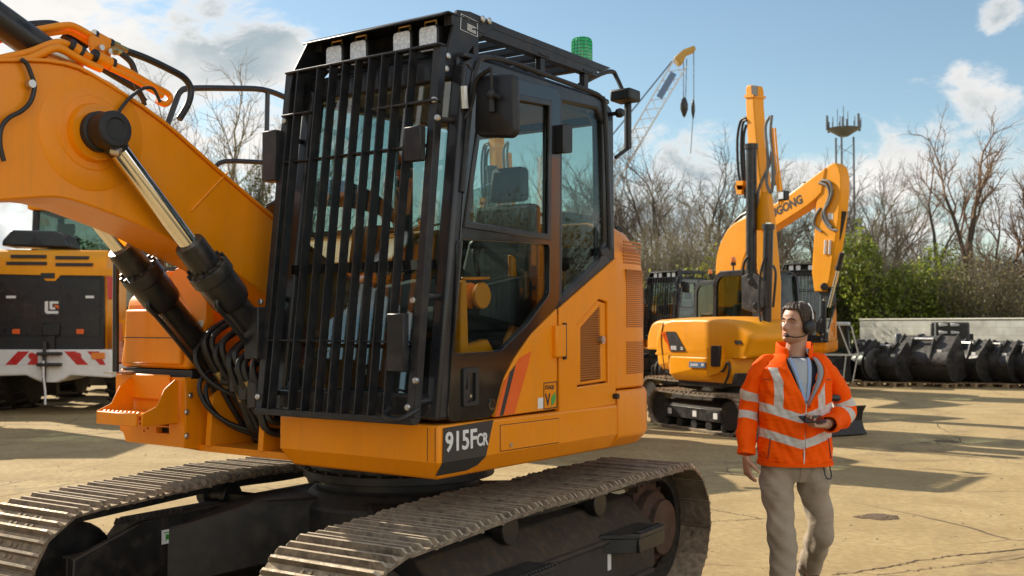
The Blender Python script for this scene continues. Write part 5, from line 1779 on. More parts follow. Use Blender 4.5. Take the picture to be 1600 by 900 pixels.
# cab
def ldcab():
    z0, z1, v0, v1 = 2.2, 3.95, 1.6, 3.2
    for (u, v) in ((-.8, v0), (.8, v0), (-.8, v1), (.8, v1)):
        b = MB(); b.bar((u, v, z0), (u * .95, v, z1), .12, .12, up=(0, 1, 0)); b.build('cab_post', 'cab_grey', LD, bevel=.02)
    b = MB(); b.box(-.9, .9, v0 - .15, v1 + .15, z1, z1 + .18); b.build('cab_roof', 'yellow_far', LD, bevel=.05, seg=2)
    b = MB(); b.box(-.75, .75, v0, v0 + .005, 2.6, z1); b.build('rear_window', 'glass_far', LD, smooth=0)
    b = MB(); b.box(-.75, .75, v1, v1 + .005, 2.6, z1); b.build('windscreen', 'glass_far', LD, smooth=0)
    for u in (-.8, .8):
        b = MB(); b.box(u - .003, u + .003, v0 + .06, v1 - .06, 2.6, z1); b.build('side_window', 'glass_far', LD, smooth=0)
    b = MB(); b.box(-.8, .8, v0, v1, 2.0, 2.62); b.build('cab_base', 'cab_grey', LD, bevel=.03)
    p = lu([(12, 385), (50, 350)], 2.3)
    b = MB(); b.box(-.62, -.08, 2.1, 2.25, 2.9, 3.5); b.build('seat', 'console_grey', LD, bevel=.08, seg=3)
    b = MB(); b.box(-.53, -.17, 2.12, 2.22, 3.5, 3.74); b.build('headrest', 'console_grey', LD, bevel=.06, seg=3)
ldcab()
b = MB(); b.tube([(1.3, 1.2, 2.0), (1.3, 1.2, 3.6), (1.1, 1.9, 3.65)], .03, 8); b.build('mirror_arm', 'black_plastic', LD)
b = MB(); b.box(1.2, 1.45, 1.15, 1.2, 3.1, 3.5); b.build('mirror', 'black_plastic', LD, bevel=.03)
for k in (-1, 1):
    b = MB(); b.prism([(.75, 1.35), (1.0, 1.75), (1.75, 1.95), (2.6, 1.75), (2.6, 1.70), (1.75, 1.88), (1.05, 1.68), (.82, 1.35)], 'u', k * 1.05 - .33, k * 1.05 + .33); b.build('mudguard', 'yellow_far', LD, bevel=.02)
b = MB(); b.box(-1.0, 1.0, 4.3, 5.6, 1.1, 2.0); b.build('front_frame', 'yellow_far', LD, bevel=.05)
for u in (-.55, .55):
    b = MB(); b.prism([(4.6, 2.1), (4.9, 2.2), (7.0, .6), (6.8, .4)], 'u', u - .1, u + .1); b.build('lift_arm', 'yellow_far', LD, bevel=.02)
b = MB(); b.prism([(6.8, .15), (8.1, .1), (8.1, .15), (7.0, .22), (6.9, .6), (7.2, 1.2), (7.1, 1.25), (6.75, .7)], 'u', -1.4, 1.4); b.build('bucket', 'frame_black', LD, bevel=.01)

# unseen loader copy added left of the first to shade the yard
l2 = copy_tree(LD)
l2.location = (-10.9, 16.2, 0); l2.rotation_euler = (0, 0, R(2))
tag(l2, 'second yellow wheel loader, added unseen left of the first for its shadow', 'wheel loader')

# machines out of direct view, added for window glimpses, reflections and shadows
e7 = copy_tree(E2)
e7.location = (-.55, 19.6, 0); e7.rotation_euler = (0, 0, R(40))
tag(e7, 'small excavator standing behind the big machine, glimpsed through its cab windows', 'excavator')
e6 = copy_tree(EX, None, SKIP)
e6.location = (11.2, 9.4, 0); e6.rotation_euler = (0, 0, R(-70))
tag(e6, 'barred-cab excavator beyond the right picture edge, mirrored in the big machine\'s door', 'excavator', G_EX)
e8 = copy_tree(EX, None, SKIP)
e8.location = (-12.5, 3.2, 0); e8.rotation_euler = (0, 0, R(40))
tag(e8, 'barred-cab excavator beyond the left picture edge, mirrored in the windscreen', 'excavator', G_EX)

e9 = copy_tree(EX, None, SKIP)  # hidden copy added to lay a broader shadow across the yard
e9.location = (.15, 15.4, 0); e9.rotation_euler = (0, 0, R(-38))
tag(e9, 'barred-cab excavator hidden behind the big machine, its shadow lying behind the man', 'excavator', G_EX)
for c in list(e9.children):
    if c.name.split('.')[0] in ('arm', 'arm_ram', 'bucket'):
        for d in c.children: bpy.data.objects.remove(d)
        bpy.data.objects.remove(c)
# ================================================================== yard: buckets on pallets, spare cab, wall, mast, crane
paint('bucket_black', (0.016, 0.016, 0.018), 0.34, 0.3, 4, 0.05, 60, dust=0.22, streak=.3)
paint('timber', (0.32, 0.22, 0.12), 0.75, 0.25, 9, 0.3, 40)
paint('wall_paint', (0.60, 0.59, 0.50), 0.8, 0.12, 3, 0.2, 40)
paint('strap', (0.62, 0.62, 0.58), 0.5, 0.1, 8)
paint('galv', (0.10, 0.11, 0.125), 0.5, 0.15, 10, metal=0.4)
paint('crane_yellow', (0.45, 0.27, 0.05), 0.5, 0.1)
paint('crane_white', (0.55, 0.57, 0.60), 0.5, 0.1)
paint('wrap', (0.55, 0.56, 0.55), 0.35, 0.15, 5)
paint('tooth', (0.62, 0.62, 0.56), 0.5, 0.15, 12)

def pallet(x, y, rz, w=1.2, d=1.0, label='', group=None):
    o = empty('pallet', (x, y, 0), rz)
    tag(o, label, 'pallet', group)
    for i in range(3):
        b = MB()
        yy = -d / 2 + .05 + i * (d - .1) / 2
        b.box(-w / 2, w / 2, yy - .05, yy + .05, .0, .022)
        for xx in (-w / 2 + .07, 0, w / 2 - .07):
            b.box(xx - .07, xx + .07, yy - .05, yy + .05, .022, .10)
        b.build('bearer', 'timber', o)
    for i in range(7):
        b = MB()
        xx = -w / 2 + .06 + i * (w - .12) / 6
        b.box(xx - .055, xx + .055, -d / 2, d / 2, .10, .122)
        b.build('deck_board', 'timber', o)
    return o

def dig_bucket(loc, rz, W, S, label, group, tilt=0.0, teeth=5, ears=True, name='excavator_bucket'):
    """digging bucket: curved back sheet, two side plates, lip with teeth, pin ears; S scales the profile"""
    root = empty(name, loc, rz)
    tag(root, label, 'bucket', group)
    # profile in (y,z): lies on its curved back, mouth away and up, ears on top
    arc = []
    for a in np.linspace(128, 290, 16):
        arc.append((.0 + .45 * math.cos(R(a)), .46 + .45 * math.sin(R(a))))
    prof = [(.10, 1.12), (-.02, 1.02)] + arc + [(.40, .12), (.62, .28)]
    rot = R(tilt)
    def tr(p):
        return ((p[0] * math.cos(rot) - p[1] * math.sin(rot)) * S, (p[0] * math.sin(rot) + p[1] * math.cos(rot)) * S)
    prof = [tr(p) for p in prof]
    n = len(prof)
    inner = []
    for i, p in enumerate(prof):
        a, c = np.array(prof[max(0, i - 1)]), np.array(prof[min(n - 1, i + 1)])
        d = unit(c - a); inner.append(tuple(np.array(p) + np.array([-d[1], d[0]]) * .03))
    b = MB(); b.prism(prof + inner[::-1], 'u', -W / 2, W / 2)
    b.build('back_sheet', 'bucket_black', root, smooth=40)
    sidep = [tr(p) for p in ((.10, 1.17), (.0, 1.10), (-.16, .93))] + prof[2:-1] + [tr(p) for p in ((.47, .26), (.44, .50), (.31, .80), (.20, 1.04))]
    for k in (-1, 1):
        b = MB(); b.prism(sidep, 'u', k * W / 2 - .018, k * W / 2 + .018); b.build('side_plate', 'bucket_black', root, bevel=.004)
    b = MB()
    q = [tr(p) for p in ((.58, .24), (.74, .32), (.74, .35), (.58, .30))]
    b.prism(q, 'u', -W / 2, W / 2)
    b.build('lip', 'bucket_black', root)
    for i in range(teeth):
        xx = -W / 2 + .08 + i * (W - .16) / max(1, teeth - 1)
        b = MB(); q = [tr(p) for p in ((.70, .29), (.92, .42), (.92, .43), (.70, .38))]; b.prism(q, 'u', xx - .045, xx + .045); b.build('tooth', 'tooth', root, bevel=.006)
    if ears:
        for k in (-1, 1):
            b = MB()
            q = [tr(p) for p in ((-.45, .50), (-.44, .64), (-.30, 1.02), (-.20, 1.10), (-.08, 1.06), (.02, 1.16), (.12, 1.14), (.10, 1.02), (-.04, .96), (-.24, .78), (-.33, .70))]
            b.prism(q, 'u', k * W * .2 - .02, k * W * .2 + .02); b.build('pin_ear', 'bucket_black', root, bevel=.004)
        b = MB(); q = tr((-.19, 1.04)); b.cyl((-W * .2 - .04, *q), (W * .2 + .04, *q), .045 * S, n=12); b.build('pin', 'bolt', root)
    b = MB(); q = tr((-.452, .46)); b.bar((-W / 2, q[0] - .006, q[1]), (W / 2, q[0] - .006, q[1]), .02, .03, up=(0, 0, 1)); b.build('wear_strip', 'bucket_black', root)
    q = tr((-.335, .735))
    b = MB(); b.box(W * .30, W * .30 + .12, q[0] - .02, q[0], q[1], q[1] + .07); b.build('sticker', 'decal_white', root)
    return root

GB, GP = 'digging buckets in the row by the wall', 'pallets under the buckets'
WR = Frame((0, 0), 0)
row = [ # px of the base centre, ground y, width, scale, label
    (1392, 607, .95, .92, 'black digging bucket standing between the drum-sided bucket and the broad bucket'),
    (1452, 608, 1.55, 1.10, 'broadest black digging bucket of the row, big dark side plate facing the yard'),
    (1519, 608, 1.0, 1.0, 'black digging bucket just right of the broadest one, small white sticker'),
    (1563, 609, .95, .98, 'black digging bucket second from the right picture edge, rivet in its side plate'),
    (1603, 610, 1.0, .96, 'black digging bucket cut off by the right picture edge'),
]
AX = R(-58)
for (px, py, W_, S_, lb), AX in zip(row, (R(-60), R(-52), R(-64), R(-57), R(-66))):
    g = WR.at(px, py - 4, z=0)
    pallet(g[0], g[1], AX, max(1.0, W_), .95, 'wooden pallet beneath the ' + lb.split(',')[0].replace('black digging bucket ', 'bucket ').replace('broadest bucket of the row', 'broadest bucket'), GP)
    dig_bucket((g[0], g[1], .124), AX, W_, S_, lb, GB)
# narrow bucket at the left end, its round side plate like a drum
g = WR.at(1352, 602, z=0)
pallet(g[0], g[1], AX, 1.0, 1.0, 'wooden pallet beneath the drum-sided bucket beside the spare cab', GP)
o = dig_bucket((g[0], g[1], .124), AX, .62, .98, 'narrow black bucket with round drum-like side plate beside the spare cab', GB)
b = MB(); b.lathe([(0, 0), (.40, 0), (.44, .03), (.44, .07), (.36, .09), (.14, .09), (.13, .12), (0, .12)], (.33, .05, .46), (1, 0, 0), 32); b.build('round_cover', 'bucket_black', o, bevel=.006)
# two trenching buckets strapped face to face, teeth outwards, standing behind the row
def strapped(px, W_, lb):
    g = WR.at(px, 602, z=0)
    root = empty('strapped_bucket', (g[0], g[1] + .5, 0), R(-22))
    tag(root, lb, 'bucket')
    b = MB(); b.loft([[(-.5, -.3, .3), (.5, -.3, .3), (.5, .35, .3), (-.5, .35, .3)], [(-.5, -.3, 1.72), (.5, -.3, 1.72), (.5, .35, 1.72), (-.5, .35, 1.72)]]); b.build('bucket_shell', 'bucket_black', root, bevel=.05, seg=2)
    for uu in (-.16, .14):
        for k in range(6):
            b = MB(); z = .55 + k * .21
            b.prism([(uu - .12, z), (uu + .10, z + .02), (uu + .10, z + .07), (uu - .12, z + .10)], 'v', -.44, -.29); b.build('tooth', 'tooth', root, bevel=.015)
    b = MB(); b.box(-.51, .51, -.312, -.302, 1.18, 1.22); b.box(-.40, -.36, -.312, -.302, .3, 1.73); b.build('strap', 'strap', root)
    b = MB(); b.box(.49, .6, -.05, .1, 1.0, 1.4); b.build('side_lug', 'bucket_black', root)
    b = MB(); b.box(-.55, .55, -.4, .45, .0, .3); b.build('cradle', 'timber', root)
strapped(1497, 1.0, 'black buckets strapped upright with pale teeth in two columns, against the wall')
b0 = WR.at(1438, 600, z=0)
q4 = empty('quick_hitch', (b0[0], b0[1] + .6, 0), R(-30)); tag(q4, 'dark steel hitch plate standing behind the broadest bucket', 'hitch')
b = MB(); b.box(-.45, .42, -.1, .15, 0, 1.35); b.build('body', 'bucket_black', q4, bevel=.04, seg=2)
for uu in (-.42, .22):
    b = MB(); b.box(uu, uu + .16, -.16, -.1, .8, 1.4); b.build('side_cheek', 'galv', q4, bevel=.02)
# a glazed spare cab on a pallet beside the man
g = WR.at(1306, 602, z=0)
pallet(g[0], g[1], R(-20), 1.1, 1.1, 'wooden pallet beneath the wrapped spare cab', GP)
sc_ = empty('spare_cab', (g[0], g[1], .124), R(-20)); tag(sc_, 'unfitted glazed cab with pale roof and crash bars on a pallet beside the man', 'cab')
for x, y in ((-.46, -.4), (.40, -.4), (-.46, .45), (.40, .45)):
    b = MB(); b.bar((x, y, 0), (x - .08 * (x > 0) , y, 1.52), .06, .06, up=(0, 1, 0)); b.build('cab_post', 'black_plastic', sc_, bevel=.01)
b = MB(); b.box(-.52, .38, -.45, .5, 1.50, 1.60); b.build('roof', 'wrap', sc_, bevel=.03, seg=2)
b = MB(); b.box(-.46, .40, -.41, -.40, .0, .62); b.box(.39, .40, -.4, .45, .0, .6); b.build('lower_panel', 'black_plastic', sc_)
b = MB(); b.box(-.44, .34, -.405, -.40, .64, 1.5); b.build('front_pane', 'glass_far', sc_, smooth=0)
b = MB(); b.add([(.40, -.38, .62), (.40, .43, .62), (.33, .43, 1.5), (.33, -.38, 1.5)], [(0, 1, 2, 3)]); b.build('side_pane', 'glass_far', sc_, smooth=0)
b = MB(); b.box(-.44, .35, .44, .446, .2, 1.5); b.build('back_panel', 'console_grey', sc_)
b = MB(); b.bar((-.9, -.5, .72), (.62, -.5, .72), .05, .05); b.build('crash_bar', 'strap', sc_)
for x0, x1 in ((.12, .40), (.44, .62)):
    b = MB(); b.bar((x0, -.47, 1.5), (x1, -.47, .72), .035, .035, up=(0, 1, 0)); b.build('crash_stay', 'strap', sc_)
for x0, x1 in ((.3, .2), (.60, .44)):
    b = MB(); b.bar((x0, -.5, .72), (x1, -.5, -.1), .03, .03, up=(0, 1, 0)); b.build('leg', 'strap', sc_)

# painted block wall
wd = unit(np.array([.45, -.89])); w0 = np.array([11.25, 34.8])
def wall_mat():
    m, t, b_ = new_mat('block_wall')
    L_ = t.links.new
    tc = nn(t, 'ShaderNodeTexCoord')
    mp = nn(t, 'ShaderNodeMapping'); mp.inputs['Rotation'].default_value = (R(90), 0, 0)
    L_(tc.outputs['Object'], mp.inputs[0])
    br = nn(t, 'ShaderNodeTexBrick')
    br.inputs['Scale'].default_value = 1.0
    br.inputs['Brick Width'].default_value = .45; br.inputs['Row Height'].default_value = .225
    br.inputs['Mortar Size'].default_value = .008
    br.inputs['Color1'].default_value = (.52, .52, .46, 1); br.inputs['Color2'].default_value = (.46, .46, .41, 1); br.inputs['Mortar'].default_value = (.40, .39, .33, 1)
    L_(mp.outputs[0], br.inputs[0])
    no = nn(t, 'ShaderNodeTexNoise'); no.inputs['Scale'].default_value = 2.2; no.inputs['Detail'].default_value = 8
    L_(tc.outputs['Object'], no.inputs[0])
    mx = nn(t, 'ShaderNodeMix', data_type='RGBA', blend_type='MULTIPLY'); mx.inputs[0].default_value = .6
    cr = nn(t, 'ShaderNodeValToRGB'); cr.color_ramp.elements[0].position = .35; cr.color_ramp.elements[0].color = (.55, .53, .48, 1); cr.color_ramp.elements[1].position = .6
    L_(no.outputs['Fac'], cr.inputs[0]); L_(br.outputs[0], mx.inputs[6]); L_(cr.outputs[0], mx.inputs[7])
    L_(mx.outputs[2], b_.inputs['Base Color']); b_.inputs['Roughness'].default_value = .85
    bp = nn(t, 'ShaderNodeBump'); bp.inputs['Strength'].default_value = .5; bp.inputs['Distance'].default_value = .01
    L_(br.outputs['Fac'], bp.inputs['Height']); bp.invert = True
    L_(bp.outputs[0], b_.inputs['Normal'])
wall_mat()
wl = empty('block_wall', (w0[0], w0[1], 0), math.atan2(wd[1], wd[0])); tag(wl, 'pale painted block wall behind the row of black buckets', 'wall')
b = MB(); b.box(0, 16, 0, .22, -.1, 1.80); b.build('wall_face', 'block_wall', wl)
b = MB(); b.box(-.02, 16, -.03, .25, 1.80, 1.84); b.build('coping', 'wall_paint', wl, bevel=.01)

# phone mast
m0 = WR.at(1318, 195, v=90)
ms = empty('phone_mast', (m0[0], 90, 0), R(10)); tag(ms, 'tall lattice phone mast with a round antenna platform above the trees', 'mast')
H_ = m0[2]
legs = [(.9, 0), (-.35, .7), (-.5, -.6)]
b = MB()
for x, y in legs: b.cyl((x, y, 0), (x, y, H_ - 1), .085, n=8)
b.build('mast_leg', 'galv', ms)
b = MB()
for k in range(9):
    z = 1.5 + k * 1.8
    for i in range(3):
        (x0, y0), (x1, y1) = legs[i], legs[(i + 1) % 3]
        b.bar((x0, y0, z), (x1, y1, z + .9), .035, .035)
b.build('bracing', 'galv', ms)
b = MB(); b.lathe([(.35, -1.0), (1.3, -.42), (1.38, -.34), (1.30, -.30), (.35, -.75)], (0, 0, H_), (0, 0, 1), 20)
for i in range(14):
    a = 2 * math.pi * i / 14; b.cyl((1.4 * math.cos(a), 1.4 * math.sin(a), H_ - .3), (1.4 * math.cos(a), 1.4 * math.sin(a), H_ + .5), .035, n=5)
b.build('platform', 'galv', ms)
for i, a in enumerate((0, .9, 2.1, 3.1, 4.2, 5.2)):
    b = MB(); x, y = 1.45 * math.cos(a), 1.45 * math.sin(a); b.box(x - .09, x + .09, y - .07, y + .07, H_ - .5, H_ + .45 + .3 * (i % 2)); b.build('antenna', 'galv', ms, bevel=.03)
b = MB()
for x, y, h in ((0, 0, 1.6), (.5, .2, 1.2), (-.6, -.1, 1.3)): b.cyl((x, y, H_ - .6), (x, y, H_ + h), .03, n=5)
b.build('whip_aerial', 'galv', ms)

# lattice-boom crane far behind
DC = 82
c_tip = WR.at(1062, 100, v=DC); c_low = WR.at(1010, 188, v=DC)
cd = unit(c_low - c_tip)
base = c_tip + cd * (c_tip[2] - 2.2) / abs(cd[2])
cr_ = empty('lattice_crane', (base[0], DC, 0)); tag(cr_, 'distant crane with a pale lattice boom, yellow head and hanging hooks above the trees', 'crane')
off = np.array([base[0], DC, 0])
up2 = np.array([cd[2], 0, -cd[0]]); up2 = up2 if up2[2] > 0 else -up2
b = MB()
LB = np.linalg.norm(base - c_tip)
cor = [(a, e) for a in (-.55, .55) for e in (-.55, .55)]
for a, e in cor:
    b.bar(c_tip - off + up2 * a + np.array([0, e, 0]), base - off + up2 * a * .6 + np.array([0, e, 0]), .10, .10, up=up2)
N = 26
for k in range(N):
    for f in range(4):
        (a0_, e0), (a1_, e1) = cor[f], cor[(1, 3, 0, 2)[f]]
        p = c_tip + cd * LB * k / N - off; q = c_tip + cd * LB * (k + 1) / N - off
        b.bar(p + up2 * a0_ + np.array([0, e0, 0]), q + up2 * a1_ + np.array([0, e1, 0]), .05, .05, up=(0, 1, 0.01))
b.build('lattice_boom', 'crane_white', cr_)
b = MB(); s0 = c_tip + cd * 1.0 - off + up2 * .05; s1 = c_tip + cd * 3.2 - off + up2 * .05; b.bar(s0 + np.array([0, -.62, 0]), s1 + np.array([0, -.62, 0]), .5, .04, up=(0, 1, 0)); b.build('name_board', 'decal_blue', cr_)
hd = [WR.at(*p, v=DC) - off for p in ((1052, 92), (1066, 80), (1083, 74), (1086, 80), (1072, 86), (1066, 100), (1060, 102))]
b = MB(); b.prism([(p[0], p[2]) for p in hd][::-1], 'v', -.6, .6); b.build('boom_head', 'crane_yellow', cr_, bevel=.05)
b = MB(); a = WR.at(1050, 96, v=DC) - off; e = WR.at(935, 238, v=DC) - off; b.cyl(a, e, .06, n=6); b.build('pendant_rope', 'galv', cr_)
b = MB()
for l in (((1068, 95), (1068, 165)), ((1073, 92), (1071, 165)), ((1084, 78), (1084, 165)), ((1084, 165), (1079, 240))):
    b.cyl(WR.at(*l[0], v=DC) - off, WR.at(*l[1], v=DC) - off, .035, n=5)
b.build('hoist_rope', 'galv', cr_)
for px, py, r in ((1069, 169, .30), (1083, 172, .15)):
    b = MB(); c = WR.at(px, py, v=DC) - off; b.lathe([(0, .9), (r * .6, .7), (r, .3), (r, -.1), (r * .4, -.6), (0, -.75)], c, (0, 0, 1), 12); b.build('hook_block', 'cyl_black', cr_)
b = MB(); b.box(-2, 3.5, -1.5, 1.5, .8, 3.2); b.build('crane_body', 'crane_yellow', cr_, bevel=.1)
# ================================================================== ground and vegetation
def ground_mat():
    m, t, b_ = new_mat('yard')
    L_ = t.links.new
    tc = nn(t, 'ShaderNodeTexCoord')
    def noise(s, det=8, ro=.6, dist=0, vec=None):
        n = nn(t, 'ShaderNodeTexNoise'); n.inputs['Scale'].default_value = s; n.inputs['Detail'].default_value = det
        n.inputs['Roughness'].default_value = ro; n.inputs['Distortion'].default_value = dist
        L_(vec or tc.outputs['Object'], n.inputs['Vector']); return n.outputs['Fac']
    def ramp(src, p0, p1, c0, c1):
        r = nn(t, 'ShaderNodeValToRGB'); r.color_ramp.elements[0].position = p0; r.color_ramp.elements[1].position = p1
        r.color_ramp.elements[0].color = (*c0, 1); r.color_ramp.elements[1].color = (*c1, 1); L_(src, r.inputs[0]); return r.outputs[0]
    def mix(f, a, c, mode='MIX'):
        x = nn(t, 'ShaderNodeMix', data_type='RGBA', blend_type=mode)
        if isinstance(f, float): x.inputs[0].default_value = f
        else: L_(f, x.inputs[0])
        for i, v in ((6, a), (7, c)):
            if isinstance(v, tuple): x.inputs[i].default_value = (*v, 1)
            else: L_(v, x.inputs[i])
        return x.outputs[2]
    big = noise(.22, 6, .6, .4)
    mid = noise(1.3, 8, .65, .3)
    fine = noise(14, 8, .7)
    grit = noise(90, 3, .7)
    c = ramp(big, .35, .65, (.47, .345, .165), (.56, .43, .225))
    c = mix(ramp(mid, .36, .58, (.70, .70, .70), (0, 0, 0)), c, (.37, .26, .12))
    c = mix(ramp(fine, .40, .62, (.62, .62, .62), (0, 0, 0)), c, (.31, .215, .10))
    c = mix(ramp(grit, .62, .74, (0, 0, 0), (.5, .5, .5)), c, (.62, .52, .36))
    # soil and oil stains
    st = noise(.55, 5, .55, .8)
    c = mix(ramp(st, .60, .72, (0, 0, 0), (.6, .6, .6)), c, (.17, .12, .07))
    # tyre and track scuffs: broad arcs, broken up
    for cx, cy, r0, w_ in ((9.5, 3.0, 7.2, .22), (9.7, 2.6, 8.0, .22), (2.0, 26.0, 13.0, .3), (-3, 22, 11.2, .3), (14.0, 13.0, 6.0, .25), (13.6, 12.6, 7.0, .25)):
        ds = nn(t, 'ShaderNodeVectorMath', operation='DISTANCE'); L_(tc.outputs['Object'], ds.inputs[0]); ds.inputs[1].default_value = (cx, cy, 0)
        sb = nn(t, 'ShaderNodeMath', operation='SUBTRACT'); L_(ds.outputs['Value'], sb.inputs[0]); sb.inputs[1].default_value = r0
        ab = nn(t, 'ShaderNodeMath', operation='ABSOLUTE'); L_(sb.outputs[0], ab.inputs[0])
        mr = nn(t, 'ShaderNodeMapRange', interpolation_type='SMOOTHSTEP'); mr.inputs[1].default_value = w_; mr.inputs[2].default_value = w_ * .4; L_(ab.outputs[0], mr.inputs[0])
        mu = nn(t, 'ShaderNodeMath', operation='MULTIPLY'); L_(mr.outputs[0], mu.inputs[0]); L_(ramp(noise(2.4, 6, .7), .46, .62, (0, 0, 0), (.55, .55, .55)), mu.inputs[1])
        c = mix(mu.outputs[0], c, (.20, .145, .085))
    # slab joints and cracks
    mp = nn(t, 'ShaderNodeMapping'); mp.inputs['Rotation'].default_value = (0, 0, R(14))
    wn = nn(t, 'ShaderNodeTexNoise'); wn.inputs['Scale'].default_value = .9; wn.inputs['Detail'].default_value = 5
    L_(tc.outputs['Object'], wn.inputs['Vector'])
    va = nn(t, 'ShaderNodeMixRGB', blend_type='ADD'); va.inputs[0].default_value = .22
    L_(tc.outputs['Object'], va.inputs[1]); L_(wn.outputs['Color'], va.inputs[2])
    L_(va.outputs[0], mp.inputs[0])
    br = nn(t, 'ShaderNodeTexBrick'); br.inputs['Scale'].default_value = 1; br.inputs['Brick Width'].default_value = 5.2; br.inputs['Row Height'].default_value = 3.9
    br.inputs['Mortar Size'].default_value = .012; br.inputs['Mortar Smooth'].default_value = .3; br.offset = .5
    L_(mp.outputs[0], br.inputs[0])
    jm = nn(t, 'ShaderNodeMath', operation='MULTIPLY'); L_(br.outputs['Fac'], jm.inputs[0])
    L_(ramp(noise(.8, 4), .42, .58, (.15, .15, .15), (.9, .9, .9)), jm.inputs[1])
    c = mix(jm.outputs[0], c, (.10, .075, .05))
    vo = nn(t, 'ShaderNodeTexVoronoi', feature='DISTANCE_TO_EDGE'); vo.inputs['Scale'].default_value = .33
    L_(va.outputs[0], vo.inputs['Vector'])
    ck = nn(t, 'ShaderNodeMapRange'); ck.inputs[1].default_value = .0015; ck.inputs[2].default_value = .006; ck.inputs[3].default_value = 1; ck.inputs[4].default_value = 0
    L_(vo.outputs['Distance'], ck.inputs[0])
    cm = nn(t, 'ShaderNodeMath', operation='MULTIPLY'); L_(ck.outputs[0], cm.inputs[0]); L_(ramp(noise(.35, 3), .5, .62, (0, 0, 0), (.8, .8, .8)), cm.inputs[1])
    c = mix(cm.outputs[0], c, (.09, .065, .045))
    L_(c, b_.inputs['Base Color'])
    b_.inputs['Roughness'].default_value = .92
    b_.inputs['Specular IOR Level'].default_value = .25
    h = nn(t, 'ShaderNodeMath', operation='MULTIPLY_ADD'); L_(fine, h.inputs[0]); h.inputs[1].default_value = .5; L_(grit, h.inputs[2])
    h2 = nn(t, 'ShaderNodeMath', operation='MULTIPLY_ADD'); L_(mid, h2.inputs[0]); h2.inputs[1].default_value = 1.5; L_(h.outputs[0], h2.inputs[2])
    h3 = nn(t, 'ShaderNodeMath', operation='SUBTRACT'); L_(h2.outputs[0], h3.inputs[0]); L_(jm.outputs[0], h3.inputs[1])
    bp = nn(t, 'ShaderNodeBump'); bp.inputs['Strength'].default_value = .55; bp.inputs['Distance'].default_value = .018
    L_(h3.outputs[0], bp.inputs['Height']); L_(bp.outputs[0], b_.inputs['Normal'])
ground_mat()
b = MB(); b.add([(-900, -900, 0), (900, -900, 0), (900, 1500, 0), (-900, 1500, 0)], [(0, 1, 2, 3)])
tag(b.build('ground', 'yard', smooth=0), kind='structure')
# loose stones and clods
paint('stone', (.42, .33, .20), .9, .35, 20)
b = MB()
gr_ = random.Random(11)
for i in range(700):
    y = 4.5 + 22 * gr_.random() ** 1.6
    x = y * gr_.uniform(-.5, .52)
    r = gr_.uniform(.003, .010) * (1 + y * .025)
    if gr_.random() < .012: r *= 2.2
    b.ball((x, y, r * .3), r, 6, sc=(1, gr_.uniform(.6, 1.2), .6))
tag(b.build('gravel', 'stone'), kind='stuff')
# a soil smear on the concrete
def smear(px, py, rx, ry, name='soil_smear'):
    c = WR.at(px, py, z=0)
    b = MB()
    rr = random.Random(int(px))
    for i in range(90):
        a, q = rr.uniform(0, 6.28), rr.random() ** .7
        r = rr.uniform(.008, .022)
        b.ball((c[0] + rx * q * math.cos(a), c[1] + ry * q * math.sin(a), .002), r * 1.6, 6, sc=(1.4, 1, .22))
    tag(b.build('dirt', 'dirt'), kind='stuff')
paint('dirt', (.13, .085, .05), .95, .3, 20)
smear(1370, 808, .17, .16)
smear(1480, 690, .14, .2)

def leafy(name, colA, colB, trans=.35):
    m, t, b_ = new_mat(name)
    L_ = t.links.new
    oi = nn(t, 'ShaderNodeNewGeometry')
    mx = nn(t, 'ShaderNodeMix', data_type='RGBA'); mx.inputs[6].default_value = (*colA, 1); mx.inputs[7].default_value = (*colB, 1)
    L_(oi.outputs['Random Per Island'], mx.inputs[0])
    L_(mx.outputs[2], b_.inputs['Base Color']); b_.inputs['Roughness'].default_value = .5
    out = [n for n in t.nodes if n.type == 'OUTPUT_MATERIAL'][0]
    tl = nn(t, 'ShaderNodeBsdfTranslucent'); L_(mx.outputs[2], tl.inputs[0])
    ms_ = nn(t, 'ShaderNodeMixShader'); ms_.inputs[0].default_value = trans
    L_(b_.outputs[0], ms_.inputs[1]); L_(tl.outputs[0], ms_.inputs[2]); L_(ms_.outputs[0], out.inputs[0])
leafy('leaf_ivy', (.08, .135, .012), (.34, .37, .06), .5)
leafy('leaf_dark', (.05, .075, .012), (.15, .17, .04), .45)
leafy('leaf_yellow', (.16, .19, .02), (.34, .33, .05))
leafy('leaf_olive', (.13, .115, .05), (.28, .24, .12), .45)
leafy('leaf_brown', (.17, .115, .06), (.30, .21, .12), .45)
leafy('bud_red', (.20, .09, .035), (.34, .17, .07), .2)
paint('bark', (.085, .068, .05), .9, .3, 6, .4, 30)
paint('bark_pale', (.17, .145, .105), .9, .3, 6, .4, 30)
paint('twig', (.16, .13, .095), .85, .2, 6)
paint('twig_red', (.21, .135, .085), .85, .2, 6)
paint('twig_pale', (.23, .20, .13), .85, .2, 6)

